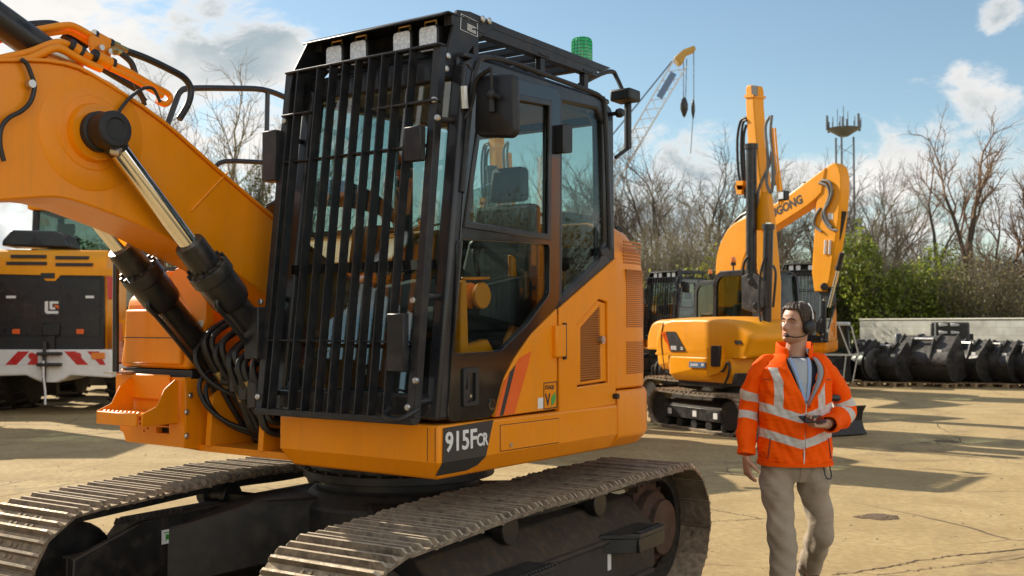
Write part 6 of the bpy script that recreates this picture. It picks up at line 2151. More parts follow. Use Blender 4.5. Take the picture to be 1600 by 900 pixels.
class VG:
    """fast arrays for branches and leaves"""
    def __init__(s): s.V, s.F, s.n = [], [], 0
    def seg(s, p0, p1, r0, r1, k=4):
        d = unit(p1 - p0); x, y = perp(d)
        a = np.arange(k) * 2 * np.pi / k
        o = np.cos(a)[:, None] * x + np.sin(a)[:, None] * y
        s.V.append(p0 + o * r0); s.V.append(p1 + o * r1)
        i = np.arange(k); j = (i + 1) % k
        s.F.append(np.stack([s.n + i, s.n + j, s.n + k + j, s.n + k + i], 1)); s.n += 2 * k
    def leaves(s, P, N, size):
        """one folded quad per leaf at P, facing N"""
        n = len(P)
        a = np.cross(N, rng.normal(size=(n, 3))); a /= np.linalg.norm(a, axis=1)[:, None] + 1e-9
        c = np.cross(N, a)
        sz = size[:, None]
        q = np.stack([P - a * sz, P - c * sz * .55 + N * sz * .12, P + a * sz, P + c * sz * .55 + N * sz * .12], 1).reshape(-1, 3)
        s.V.append(q)
        i = s.n + np.arange(n) * 4
        s.F.append(np.stack([i, i + 1, i + 2, i + 3], 1)); s.n += 4 * n
    def build(s, name, mat, parent=None):
        V = np.concatenate(s.V); F = np.concatenate(s.F)
        me = bpy.data.meshes.new(name)
        me.vertices.add(len(V)); me.vertices.foreach_set('co', V.astype(np.float32).ravel())
        me.loops.add(F.size); me.loops.foreach_set('vertex_index', F.astype(np.int32).ravel())
        me.polygons.add(len(F)); me.polygons.foreach_set('loop_start', np.arange(len(F), dtype=np.int32) * 4)
        me.materials.append(MATS[mat]); me.update(calc_edges=True); me.validate()
        o = bpy.data.objects.new(name, me); COL.objects.link(o)
        if parent is not None: o.parent = parent
        return o

def bare_tree(H, spread, seed, levels=5, lean=(0, 0), bias=.5, mat_t='bark', mat_c='twig', thin=1.0, name='bare_tree', stems=1, wind=(0, 0), tw=.0050, dens=.8):
    r_ = np.random.default_rng(seed)
    root = empty(name)
    T, C = VG(), VG()
    def grow(p, d, L_, r, lev):
        n = 4 if lev < 2 else 3
        q = p; dd = d
        for i in range(n):
            dd = unit(dd + r_.normal(size=3) * (.10 + .05 * lev) + np.array([wind[0], wind[1], .10 if lev < 3 else .16]) * .6)
            q2 = q + dd * L_ / n
            ra, rb = r * (1 - .45 * i / n), r * (1 - .45 * (i + 1) / n)
            (T if lev < 2 else C).seg(q, q2, max(ra, tw), max(rb, tw), 6 if lev < 1 else (5 if lev < 2 else 3))
            if lev < levels and (lev > 0 or i >= 1):
                kids = r_.integers(1, 3) if lev < levels - 1 else r_.integers(2, 5)
                for _ in range(kids):
                    if r_.random() > dens: continue
                    ax = unit(np.cross(dd, r_.normal(size=3)))
                    ang = r_.uniform(.35, .85) * spread
                    nd = unit(dd * math.cos(ang) + ax * math.sin(ang))
                    grow(q2, nd, L_ * r_.uniform(.42, .68) * (1.0 if lev else 1.0), rb * .62, lev + 1)
            q = q2
        if lev < levels:
            grow(q, unit(dd + r_.normal(size=3) * .15), L_ * .6, r * .5, lev + 1)
    for s in range(stems):
        a = r_.uniform(0, 6.28)
        sp = .28 if stems > 1 else 0
        grow(np.array([.35 * math.cos(a) * (stems > 1), .35 * math.sin(a) * (stems > 1), 0.]), unit(np.array([lean[0] + sp * math.cos(a), lean[1] + sp * math.sin(a), 1.0])), H * .46, H * .022 * thin, 0)
    T.build('trunk', mat_t, root); C.build('crown', mat_c, root)
    return root

def put(root, x, y, s=1.0, rz=0.0, sz=None):
    root.location = (x, y, 0); root.scale = (s, s, sz or s); root.rotation_euler = (0, 0, rz)

def bush(x, y, w, d, h, n_leaf, mat, label, cat='bush', leaf=.07, twigs=500, tmat='twig', seed=0, name='bush', lobes=9, base=0.0, group=None, shell=.55):
    """twiggy bush: stems from the ground and leaf-sized faces thrown round uneven lobes"""
    r_ = np.random.default_rng(seed)
    root = empty(name, (x, y, 0)); tag(root, label, cat, group)
    cen = np.stack([r_.uniform(-.5, .5, lobes) * w, r_.uniform(-.5, .5, lobes) * d, base + r_.uniform(.22, .78, lobes) * (h - base)], 1)
    rad = np.stack([r_.uniform(.16, .30, lobes) * w, r_.uniform(.2, .35, lobes) * d, r_.uniform(.14, .30, lobes) * h], 1)
    S = VG()
    for i in range(twigs):
        c = r_.integers(lobes)
        u = unit(r_.normal(size=3)); u[2] = abs(u[2]) * 1.1
        tip = cen[c] + rad[c] * u * r_.uniform(.6, 1.25)
        b0_ = np.array([cen[c][0] * .6 + r_.normal() * .2, cen[c][1] * .6, max(0, cen[c][2] * .35 + r_.normal() * .2)])
        m = (b0_ + tip) / 2 + r_.normal(size=3) * .12
        S.seg(b0_, m, .014, .009, 3); S.seg(m, tip, .009, .004, 3)
        for _ in range(2):
            S.seg(m + (tip - m) * r_.uniform(.2, .8), tip + r_.normal(size=3) * .22, .006, .003, 3)
    S.build('stems', tmat, root)
    if n_leaf:
        k = r_.integers(lobes, size=n_leaf)
        u = r_.normal(size=(n_leaf, 3)); u /= np.linalg.norm(u, axis=1)[:, None]
        rr = shell + (1 - shell) * r_.random(n_leaf) ** .6
        rr *= 1 + .14 * np.sin(9 * u[:, 0] + 3 * k) * np.sin(8 * u[:, 2] + k)
        Pp = cen[k] + rad[k] * u * rr[:, None] + r_.normal(size=(n_leaf, 3)) * .05
        Pp[:, 2] = np.maximum(Pp[:, 2], .03)
        nrm = u + r_.normal(size=(n_leaf, 3)) * .7; nrm /= np.linalg.norm(nrm, axis=1)[:, None]
        G_ = VG(); G_.leaves(Pp, nrm, leaf * r_.uniform(.6, 1.3, n_leaf)); G_.build('leaves', mat, root)
    return root
def gx(px, D): return (px - 800) / FPX * D
# ---- thicket hedge: olive-brown scrub behind the machines
hp_ = [(960, 38, 5.2, 4.7), (1030, 39, 5.6, 4.9), (1105, 40, 5.4, 4.6), (1180, 41, 5.6, 4.4), (1255, 41, 5.6, 4.2), (1330, 45, 5.8, 4.2), (1405, 45, 5.8, 4.5), (1480, 44.5, 6.0, 4.7), (1560, 43.5, 6.2, 4.6), (1640, 42.5, 6.0, 4.8)]
for i, (px, D, w_, h_) in enumerate(hp_):
    bush(gx(px, D), D, w_, 2.6, h_ * 1.10, 5200, 'leaf_olive' if i % 2 else 'leaf_brown', ['tangled brown scrub in the hedge behind the big machine\'s tail', 'olive scrub in the hedge left of the upright boom', 'brown scrub in the hedge just left of the upright boom', 'olive scrub in the hedge behind the upright boom', 'brown scrub seen between the upright boom and hanging arm', 'olive scrub behind the hanging arm', 'brown scrub above the green ivy bush', 'olive scrub over the wall under the tall bare tree', 'brown scrub over the wall near the right picture edge', 'olive scrub beyond the right picture edge'][i], 'hedge bush', leaf=.055, twigs=900, tmat='twig_pale' if i % 2 else 'twig', seed=40 + i, name='hedge_bush', lobes=16, shell=.35)
for i, (px, D, w_, h_, n, mt, lb) in enumerate([
    (1418, 36.2, 3.6, 4.2, 12000, 'leaf_ivy', 'rounded bright green ivy bush beside the pale wall'),
    (1340, 37.0, 3.0, 3.4, 9000, 'leaf_dark', 'dark green ivy bush left of the bright one, behind the spare cab'),
    (1480, 36.6, 2.4, 3.3, 5000, 'leaf_olive', 'straggly olive shrub leaning over the pale wall'),
    (1560, 34.8, 3.2, 3.2, 4200, 'leaf_olive', 'thin shrub hanging over the wall at right'),
    (1088, 34.5, 2.0, 3.4, 3800, 'leaf_yellow', 'yellow-green shrub beside the glazed small-excavator cab'),
    (1018, 36.0, 3.4, 3.3, 3000, 'leaf_ivy', 'low green shrub behind the farthest barred cab'),
    (120, 33.0, 4.0, 3.9, 6000, 'leaf_ivy', 'green shrub behind the wheel loader cab'),
    (20, 34.0, 4.0, 3.4, 4000, 'leaf_olive', 'olive shrub behind the wheel loader'),
    (392, 37, 1.3, 6.6, 3800, 'leaf_dark', 'slim dark evergreen behind the black handrail'),
    (330, 38, 5, 3.6, 5000, 'leaf_olive', 'olive shrub behind the big boom')]):
    bush(gx(px, D), D, w_ * 1.05, w_ * .65, h_ * 1.16, int(n * 1.15), mt, lb, 'bush', leaf=.075 if 'ivy' in mt else .06, twigs=260, seed=70 + i, name='shrub', lobes=14, shell=.6)
# ---- bare trees
vars_ = [
    bare_tree(10, .80, 3, 4, stems=3, mat_c='twig', thin=.7), bare_tree(10, .70, 9, 4, stems=2, mat_c='twig', thin=.7), bare_tree(10, .85, 21, 4, stems=1, mat_c='twig_red', thin=.85), bare_tree(10, .75, 33, 4, stems=3, mat_c='twig_pale', mat_t='bark_pale', thin=.65), bare_tree(10, .78, 58, 4, stems=1, mat_c='twig_red', thin=1.15, wind=(.02, 0), dens=.74)]
old_ = lambda: [bare_tree(10, 1.0, 3, 4, stems=3, mat_c='twig', thin=.75), bare_tree(10, .85, 9, 4, stems=2, mat_c='twig', thin=.75), bare_tree(10, 1.05, 21, 4, stems=1, mat_c='twig_red', thin=.85), bare_tree(10, .9, 33, 4, stems=3, mat_c='twig_pale', mat_t='bark_pale', thin=.7), bare_tree(10, .95, 51, 4, stems=1, mat_c='twig_red', thin=1.0, wind=(.10, 0))]
used = set()
GT = 'bare trees beyond the hedge'
tl_ = [ # px, depth, height, variant, rz, label
    (1010, 44, 10.4, 0, .3, 'bare tree nearest the big machine\'s cab, below the crane'),
    (1068, 46, 10.0, 1, 1.3, 'bare tree below the crane\'s hanging hooks'),
    (1120, 47, 9.0, 3, 2.2, 'bare tree left of the upright boom'),
    (970, 47, 9.6, 1, 4.4, 'bare tree just showing past the cab\'s rear mirror'),
    (1165, 50, 8.8, 0, 4.1, 'bare tree behind the upright boom'),
    (1255, 50, 9.6, 1, .9, 'thin bare tree seen over the bent boom'),
    (1292, 52, 8.2, 0, 3.6, 'thin bare tree left of the phone mast'),
    (1350, 48, 8.6, 3, 1.9, 'pale bare tree right of the phone mast'),
    (1385, 50, 9.0, 1, 5.1, 'bare tree between the mast and the tall reddish tree'),
    (1438, 45, 9.6, 2, .6, 'reddish bare tree leaning left beside the tallest tree'),
    (1500, 43, 10.6, 4, 0.2, 'tallest reddish bare tree with a dark trunk at right'),
    (1580, 42, 7.6, 2, 2.6, 'reddish bare tree at the right picture edge'),
    (1640, 40, 8.5, 4, 3.9, 'reddish bare tree just beyond the right picture edge'),
    (345, 42, 11.6, 3, .4, 'bare tree behind the black handrail and the boom'),
    (300, 46, 10.4, 0, 1.7, 'bare tree behind the big orange boom'),
    (420, 48, 10, 1, 2.9, 'bare tree behind the barred cab guard'),
    (800, 46, 8.0, 3, 3.0, 'bare tree seen through the cab side window'),
    (900, 45, 8.5, 0, 5.3, 'bare tree seen through the rear cab window'),
    (650, 47, 8.5, 1, 0.3, 'bare tree seen through the barred front window')]
def top_of(o):
    return max(np.array([q.co.z for q in c.data.vertices]).max() for c in o.children)
for px, D, h, v, rz, lb in tl_:
    o = vars_[v] if v not in used else copy_tree(vars_[v])
    used.add(v)
    put(o, gx(px, D), D, h / top_of(vars_[v]), rz)
    tag(o, lb, 'tree', GT)

# greenery beyond the picture's edges, standing round the rest of the yard
src = [o for o in bpy.data.objects if o.name.startswith('hedge_bush') and o.parent is None]
for i, (x, y) in enumerate(((30, 22), (33, 15), (35, 8), (36, 1), (34, -6), (-30, 8), (-32, 1), (-31, -7), (-27, -14))):
    o = copy_tree(src[i % len(src)])
    o.location = (x, y, 0); o.rotation_euler = (0, 0, R(80 + 20 * i)); o.scale = (1.5, 1.2, 1.2)
    tag(o, 'scrub bush round the yard beyond the picture edge', 'hedge bush', 'hedge bushes beyond the picture')

# open slab joints, filled with dark soil
def joint(lst, w_, seed):
    r_ = np.random.default_rng(seed)
    pts = catmull([WR.at(*p, z=0) for p in lst], 14)
    vs, fs = [], []
    for i, p in enumerate(pts):
        d = unit(pts[min(i + 1, len(pts) - 1)] - pts[max(i - 1, 0)]); n_ = np.array([-d[1], d[0], 0])
        o = r_.normal() * .012; ww = w_ * r_.uniform(.35, 1.2)
        vs += [p + n_ * (o - ww) + np.array([0, 0, .004]), p + n_ * (o + ww) + np.array([0, 0, .004])]
    for i in range(len(pts) - 1): fs.append((2 * i, 2 * i + 2, 2 * i + 3, 2 * i + 1))
    b = MB(); b.add(vs, fs); return tag(b.build('ground_joint', 'dirt', smooth=0), kind='structure')
for k, (l, w_) in enumerate((([(1300, 899), (1380, 887), (1460, 873), (1540, 864), (1680, 850)], .010), ([(1370, 899), (1440, 890), (1530, 880), (1680, 862)], .006), ([(1090, 793), (1130, 800), (1165, 806), (1190, 811)], .007), ([(1080, 818), (1130, 814), (1190, 811), (1230, 806)], .006), ([(0, 684), (80, 682), (200, 675), (300, 668)], .02), ([(1380, 652), (1480, 648), (1600, 647)], .012))):
    joint(l, w_, k)
# ================================================================== the walking man
def skin_mat():
    m, t, b_ = new_mat('skin')
    L_ = t.links.new
    tc = nn(t, 'ShaderNodeTexCoord')
    no = nn(t, 'ShaderNodeTexNoise'); no.inputs['Scale'].default_value = 28; no.inputs['Detail'].default_value = 6
    L_(tc.outputs['Object'], no.inputs[0])
    mx = nn(t, 'ShaderNodeMix', data_type='RGBA'); mx.inputs[6].default_value = (.42, .215, .135, 1); mx.inputs[7].default_value = (.54, .31, .205, 1)
    L_(no.outputs['Fac'], mx.inputs[0]); L_(mx.outputs[2], b_.inputs['Base Color'])
    b_.inputs['Roughness'].default_value = .48
    b_.inputs['Subsurface Weight'].default_value = .12; b_.inputs['Subsurface Radius'].default_value = (.012, .005, .003)
    bp = nn(t, 'ShaderNodeBump'); bp.inputs['Strength'].default_value = .25; bp.inputs['Distance'].default_value = .002
    L_(no.outputs['Fac'], bp.inputs['Height']); L_(bp.outputs[0], b_.inputs['Normal'])
skin_mat()
def cloth(name, col, rough=.75, sheen=.3, weave=700, bump=.25, var=.10, big=9, crease=0.0):
    m = paint(name, col, rough, var, big, bump, weave, rvar=.05)
    b_ = [n for n in m.node_tree.nodes if n.type == 'BSDF_PRINCIPLED'][0]
    b_.inputs['Sheen Weight'].default_value = sheen
    if crease:
        t = m.node_tree; L_ = t.links.new
        ge = nn(t, 'ShaderNodeNewGeometry')
        mp = nn(t, 'ShaderNodeMapping'); mp.inputs['Rotation'].default_value = (.2, .5, 0); mp.inputs['Scale'].default_value = (1, 1, 1.9)
        L_(ge.outputs['Position'], mp.inputs[0])
        no = nn(t, 'ShaderNodeTexNoise'); no.inputs['Scale'].default_value = 6.5; no.inputs['Detail'].default_value = 1.5; no.inputs['Roughness'].default_value = .4; no.inputs['Distortion'].default_value = 1.0
        L_(mp.outputs[0], no.inputs[0])
        # sharp ridges where the noise crosses its middle value
        sb = nn(t, 'ShaderNodeMath', operation='SUBTRACT'); L_(no.outputs['Fac'], sb.inputs[0]); sb.inputs[1].default_value = .5
        ab = nn(t, 'ShaderNodeMath', operation='ABSOLUTE'); L_(sb.outputs[0], ab.inputs[0])
        pw = nn(t, 'ShaderNodeMath', operation='POWER'); L_(ab.outputs[0], pw.inputs[0]); pw.inputs[1].default_value = .7
        bp = nn(t, 'ShaderNodeBump'); bp.inputs['Strength'].default_value = crease; bp.inputs['Distance'].default_value = .05; bp.invert = True
        L_(pw.outputs[0], bp.inputs['Height'])
        old = b_.inputs['Normal'].links[0].from_node
        L_(bp.outputs[0], old.inputs['Normal'])
cloth('hi_vis', (1.0, .105, .0), .7, .0, 500, .15, .05, crease=.12)
[n for n in MATS['hi_vis'].node_tree.nodes if n.type == 'BSDF_PRINCIPLED'][0].inputs['Specular IOR Level'].default_value = .12
def banded():
    m = MATS['hi_vis']; t = m.node_tree; L_ = t.links.new
    b_ = [n for n in t.nodes if n.type == 'BSDF_PRINCIPLED'][0]
    src = b_.inputs['Base Color'].links[0].from_socket
    at = nn(t, 'ShaderNodeAttribute', attribute_name='band')
    gt = nn(t, 'ShaderNodeMath', operation='GREATER_THAN'); L_(at.outputs['Fac'], gt.inputs[0]); gt.inputs[1].default_value = .00005
    no = nn(t, 'ShaderNodeTexNoise'); no.inputs['Scale'].default_value = 60
    tc = nn(t, 'ShaderNodeTexCoord'); L_(tc.outputs['Object'], no.inputs[0])
    tp = nn(t, 'ShaderNodeMix', data_type='RGBA'); tp.inputs[6].default_value = (.52, .50, .46, 1); tp.inputs[7].default_value = (.68, .66, .62, 1); L_(no.outputs['Fac'], tp.inputs[0])
    mx = nn(t, 'ShaderNodeMix', data_type='RGBA'); L_(gt.outputs[0], mx.inputs[0]); L_(src, mx.inputs[6]); L_(tp.outputs[2], mx.inputs[7])
    L_(mx.outputs[2], b_.inputs['Base Color'])
banded()
def set_band(o, vals):
    a = o.data.attributes.new('band', 'FLOAT', 'POINT')
    a.data.foreach_set('value', np.asarray(vals, dtype=np.float32))
cloth('silver_tape', (.62, .60, .56), .45, .0, 900, .2, .06, 30)
cloth('trouser_cloth', (.35, .275, .195), .85, .2, 800, .25, .08, crease=.17)
cloth('navy_cloth', (.012, .016, .035), .8, .2, 800, .2)
cloth('tee_grey', (.42, .44, .46), .8, .2, 800, .2)
cloth('lining_grey', (.30, .30, .31), .8, .2, 800, .2)
cloth('lanyard_cloth', (.30, .42, .66), .6, .1, 900, .2)
paint('hair_dark', (.050, .030, .018), .55, .35, 60, .5, 180)
paint('hair_grey', (.12, .10, .085), .6, .3, 60, .5, 180)
paint('eye_white', (.70, .68, .64), .2, .03, 8)
paint('eye_dark', (.03, .02, .015), .15, .03, 8)
paint('lip', (.36, .13, .10), .5, .06, 30)
paint('boot_leather', (.16, .065, .028), .5, .25, 12, .3, 60)
paint('boot_sole', (.02, .018, .016), .7, .2, 12)
paint('phone_black', (.012, .012, .014), .12, .05, 8, coat=.5)

MX, MY = 1.665, 6.35
MAN = empty('person', (MX, MY, 0))
tag(MAN, 'man walking in orange hi-vis jacket, beige trousers and headset, looking up to the side', 'person')
A3 = lambda *p: np.array(p, float)
def fold(P, seed, amp, freq):
    r_ = np.random.default_rng(seed)
    o = 0
    for k in range(6):
        w = r_.normal(size=3) * freq * (1 + .5 * k)
        o += np.sin(P @ w + r_.uniform(0, 6.28)) / (1 + .6 * k)
    return o * amp / 2

def limb(pts, radii, n=18, k=8, flat=1.0, seed=0, amp=0.0, freq=14, side=None):
    """rings along a bent limb; radii per key point"""
    P = catmull([np.array(p, float) for p in pts], k)
    rs = catmull([np.array([r, r * flat]) if not hasattr(r, '__len__') else np.array(r, float) for r in radii], k)
    x = None
    rings = []
    for i, p in enumerate(P):
        d = unit(P[min(i + 1, len(P) - 1)] - P[max(i - 1, 0)])
        if x is None:
            x = unit(np.cross(d, A3(0, 1, 0)) if side is None else np.array(side, float))
        x = unit(x - d * (x @ d)); y = np.cross(d, x)
        ring = []
        for j in range(n):
            a = 2 * math.pi * j / n
            o = x * math.cos(a) * rs[i][0] + y * math.sin(a) * rs[i][1]
            q = p + o
            if amp: q = q + unit(o) * fold(q, seed, amp, freq)
            ring.append(q)
        rings.append(ring)
    return rings

# ---- head in its own axes (face towards -y), then turned and lifted
HEAD = A3(.025, .03, 1.675)
RH = (Matrix.Rotation(R(-58), 4, 'Z') @ Matrix.Rotation(R(-9), 4, 'X') @ Matrix.Rotation(R(3), 4, 'Y'))
def H(p):
    return np.array(RH @ Vector(p)) + HEAD
ZL = np.array([-.118, -.110, -.095, -.080, -.065, -.045, -.02, 0, .02, .045, .075, .098, .112, .119])
WL = np.array([.012, .030, .047, .055, .061, .066, .071, .074, .076, .078, .072, .056, .035, .006])
FLn = np.array([.060, .080, .088, .087, .087, .086, .085, .083, .089, .091, .080, .058, .034, .004])
BLn = np.array([.00, .015, .035, .052, .066, .080, .092, .098, .103, .104, .096, .074, .045, .006])
def head_pt(z, ph, grow=0.0):
    w, f, b_ = np.interp(z, ZL, WL), np.interp(z, ZL, FLn), np.interp(z, ZL, BLn)
    c, s = math.cos(ph), math.sin(ph)
    if grow:
        w += grow; f += grow; b_ += grow
    e = .86 if c > 0 else .95
    x = w * math.copysign(abs(s) ** e, s)
    y = -f * abs(c) ** .92 if c > 0 else b_ * abs(c) ** .95
    if not grow:
        g = lambda q, m, s_: math.exp(-((q - m) / s_) ** 2)
        pa = math.atan2(math.sin(ph), math.cos(ph))
        nz = 0
        if -.055 < z < .025:
            t_ = np.interp(z, [-.055, -.047, -.040, -.030, -.010, .012, .025], [0, .012, .026, .027, .015, .006, 0])
            nz = t_ * g(pa, 0, .17) + .006 * g(z, -.040, .010) * (g(pa, .22, .10) + g(pa, -.22, .10))
        y -= nz
        dd = -.011 * g(z, .0, .013) * (g(pa, .42, .22) + g(pa, -.42, .22))
        dd += .005 * g(z, .022, .010) * g(abs(pa), .38, .35)
        dd += .006 * g(z, -.018, .018) * g(abs(pa), .80, .30)
        dd += (.0055 * g(z, -.064, .006) + .006 * g(z, -.077, .006) - .004 * g(z, -.0705, .004)) * g(pa, 0, .30)
        dd += .006 * g(z, -.103, .013) * g(pa, 0, .35)
        dd -= .004 * g(z, -.088, .008) * g(pa, 0, .35)
        y -= dd * math.cos(pa); x += dd * math.sin(pa)
    return (x, y, z)
body = MB()
zs = np.concatenate([np.linspace(-.117, -.09, 8), np.linspace(-.086, .03, 34), np.linspace(.036, .1185, 18)])
body.loft([[H(head_pt(z, p)) for p in np.linspace(0, 2 * math.pi, 72, endpoint=False)] for z in zs])
# neck, trunk, limbs, all overlapping into one surface
body.loft(limb([(.012, .055, 1.42), (.016, .05, 1.50), (.026, .045, 1.57), (.035, .05, 1.64)], [.075, .062, .058, .060]))
def ell(z, a, b_, cx=0, cy=0, n=28):
    return [(cx + a * math.cos(2 * math.pi * i / n), cy + b_ * math.sin(2 * math.pi * i / n), z) for i in range(n)]
body.loft([ell(.86, .12, .085), ell(.95, .135, .09), ell(1.08, .145, .10), ell(1.25, .14, .09), ell(1.36, .135, .085, 0, .02), ell(1.43, .10, .07, 0, .03), ell(1.48, .06, .055, .01, .045)])
SHR, ELR, WRR = A3(-.185, .03, 1.435), A3(-.262, .05, 1.17), A3(-.300, -.03, .925)
SHL, ELL_, WRL = A3(.185, .03, 1.435), A3(.30, .05, 1.16), A3(.125, -.205, 1.105)
for S_, E_, W_ in ((SHR, ELR, WRR), (SHL, ELL_, WRL)):
    body.loft(limb([A3(S_[0] * .6, S_[1], S_[2] - .04), S_ + A3(0, 0, -.02), (S_ + E_) / 2, E_, (E_ + W_) / 2, W_], [.030, .036, .038, .036, .033, .027]))
HPR, KNR, ANR = A3(-.095, .0, .86), A3(-.118, -.12, .47), A3(-.100, -.17, .09)
HPL, KNL, ANL = A3(.095, .0, .86), A3(.150, .03, .455), A3(.160, .31, .20)
for a_, k_, n_ in ((HPR, KNR, ANR), (HPL, KNL, ANL)):
    body.loft(limb([a_ + A3(0, 0, .08), a_, (a_ + k_) / 2, k_, (k_ + n_) / 2, n_], [.078, .072, .058, .042, .040, .034]))
def hand(w, d, s, n, curls, spread=.10, tcurl=.5, scale=1.0):
    """palm with four unequal bent fingers and a thumb; d to the fingertips, s to the thumb side, n palm side"""
    d, s, n = unit(np.array(d, float)), None, np.array(n, float)
    n = unit(n - d * (n @ d))
    s = np.cross(d, n) * hand.sign
    sc = scale
    pal = []
    for t_, wd, th in ((-.012, .026, .020), (.012, .031, .019), (.05, .041, .016), (.085, .042, .013), (.095, .038, .010)):
        c = w + d * t_ * sc
        pal.append([c + (s * wd * math.cos(a) + n * th * math.sin(a)) * sc for a in np.linspace(0, 2 * math.pi, 14, endpoint=False)])
    body.loft(pal)
    for i, (ln, r) in enumerate(((.072, .0088), (.080, .0092), (.074, .0088), (.058, .0078))):
        base = w + (d * (.078 - .004 * abs(i - 1)) + s * (.031 - .0205 * i)) * sc
        dd = unit(d + s * spread * (1 - i * .66))
        pts = [base - dd * .015, base]
        a = 0
        q = base
        for seg, c in zip((.46, .30, .24), curls[i]):
            a += c
            v = dd * math.cos(a) + n * math.sin(a)
            q = q + v * ln * seg * sc
            pts.append(q)
        body.tube(pts, [r * sc, r * sc, r * .98 * sc, r * .9 * sc, r * .72 * sc], 8, smooth=3)
    tb = w + (d * .022 + s * .026) * sc
    v0 = unit(d * .62 + s * .70 + n * .30)
    v1 = unit(d * .90 + s * .25 + n * (.30 + tcurl))
    body.tube([tb - v0 * .012, tb, tb + v0 * .036 * sc, tb + v0 * .036 * sc + v1 * .030 * sc, tb + v0 * .036 * sc + v1 * .055 * sc], [.013 * sc, .014 * sc, .0115 * sc, .0100 * sc, .0075 * sc], 8, smooth=3)
hand.sign = 1
hand(WRR + A3(.002, -.01, -.03), (.06, -.16, -1), None, (.9, .25, -.1), [(.25, .45, .3), (.3, .5, .35), (.35, .5, .4), (.4, .5, .4)], .06, .3)
hand.sign = 1
hand(WRL + A3(-.012, -.010, .0), (-1, -.35, .02), None, (.05, -.10, 1.0), [(.55, .75, .35), (.6, .8, .4), (.6, .8, .4), (.6, .8, .4)], .05, .7)
bo_ = body.build('body', 'skin', MAN, smooth=80)
rm = bo_.modifiers.new('one_surface', 'REMESH'); rm.mode = 'VOXEL'; rm.voxel_size = .0042; rm.use_smooth_shade = True
sm = bo_.modifiers.new('soften', 'SMOOTH'); sm.iterations = 2; sm.factor = .4
# eyes, brows, lips
for k in (-1, 1):
    c = head_pt(.0, k * .42)
    b = MB(); b.ball(H((c[0], c[1] + .0085, -.001)), .0118, 14); e_ = b.build('eye', 'eye_white', MAN, smooth=60)
    b = MB(); b.ball(H((c[0] - .0035, c[1] - .0008, .0005)), .0052, 10, sc=(1, 1, 1)); b.build('iris', 'eye_dark', e_, smooth=60)
    b = MB(); b.tube([H(head_pt(.018, k * .14, .0)) , H(np.array(head_pt(.024, k * .38)) + A3(0, -.002, 0)), H(np.array(head_pt(.017, k * .70)) + A3(0, -.001, 0))], [.0035, .0048, .0025], 6, smooth=4); b.build('eyebrow', 'hair_dark', MAN, smooth=60)
    b = MB(); b.tube([H(np.array(head_pt(.009, k * .20)) + A3(0, .001, 0)), H(np.array(head_pt(.0105, k * .42)) + A3(0, -.0035, 0)), H(np.array(head_pt(.005, k * .62)) + A3(0, .0, 0))], [.002, .0036, .002], 6, smooth=4); b.build('eyelid', 'skin', MAN, smooth=60)
    # ear, mostly under the headset
    b = MB(); b.ball(H((k * .074, .012, -.012)), .03, 12, sc=(.35, .6, 1)); b.build('ear', 'skin', MAN, smooth=60)
for z_, r_m in ((-.0655, .0030), (-.0755, .0036)):
    b = MB(); b.tube([H(np.array(head_pt(z_ + .004, -.30)) + A3(0, .001, 0)), H(np.array(head_pt(z_, 0)) + A3(0, .0005, 0)), H(np.array(head_pt(z_ + .004, .30)) + A3(0, .001, 0))], [.0012, r_m, .0012], 6, smooth=5); b.build('lip', 'lip', MAN, smooth=60)
# hair: a cap cut along the hairline, thicker on top
def hairline(ph):
    a = abs(math.atan2(math.sin(ph), math.cos(ph)))
    return np.interp(a, [0, .55, .85, 1.05, 1.25, 1.45, 1.75, 2.3, 3.15], [.074, .076, .060, .03, -.005, -.030, -.01, -.055, -.070])
hb = MB()
NP, NZ = 90, 22
grid = []
hr = np.random.default_rng(4)
for j in range(NZ):
    row = []
    for i in range(NP):
        ph = 2 * math.pi * i / NP
        z0 = hairline(ph)
        z = z0 + (.1185 - z0) * j / (NZ - 1)
        top_ = max(0, (z - .03) / .09)
        g_ = .003 + .006 * min(1, j / 4) + .013 * top_ * (1 if math.cos(ph) > -.4 else .6) + hr.normal() * .0022 + .003 * math.sin(ph * 23 + z * 90) * min(1, j / 3)
        p = np.array(head_pt(min(z, .1185), ph, g_))
        p[2] += .012 * top_ + .004 * math.sin(ph * 9) * top_
        row.append(H(p))
    grid.append(row)
hb.loft(grid, caps=False)
hb.f.append(tuple(range((NZ - 1) * NP, NZ * NP))); hb.m.append(0)
hb.build('hair', 'hair_dark', MAN, smooth=70)
# headset: padded cups, band with a pale stripe, boom microphone
for k in (-1, 1):
    b = MB(); b.lathe([(.0, 0), (.034, 0), (.042, .006), (.044, .018), (.040, .034), (.028, .042), (0, .044)], H((k * .068, .012, -.012)), np.array(RH.to_3x3() @ Vector((k, .05, 0))), 24)
    b.build('ear_cup', 'black_plastic', MAN, smooth=50)
b = MB(); pts = [H((.095 * math.sin(a), .02, -.01 + (.148 if abs(a) < 2 else .14) * math.cos(a))) for a in np.linspace(-1.55, 1.55, 15)]
b.tube(pts, .0085, 8, smooth=2); b.build('headset_band', 'black_plastic', MAN, smooth=60)
b = MB(); b.tube([H((.1055 * math.sin(a), .02, -.01 + .158 * math.cos(a))) for a in np.linspace(.45, 1.25, 9)], .0045, 8, smooth=2); b.build('band_stripe', 'decal_white', MAN, smooth=60)
b = MB(); b.tube([H(p) for p in ((.104, .0, -.04), (.100, -.03, -.066), (.074, -.072, -.083), (.040, -.100, -.082))], .0038, 8, smooth=5); b.ball(H((.034, -.103, -.081)), .0105, 10, sc=(1.3, 1, 1)); b.build('microphone', 'black_plastic', MAN, smooth=60)
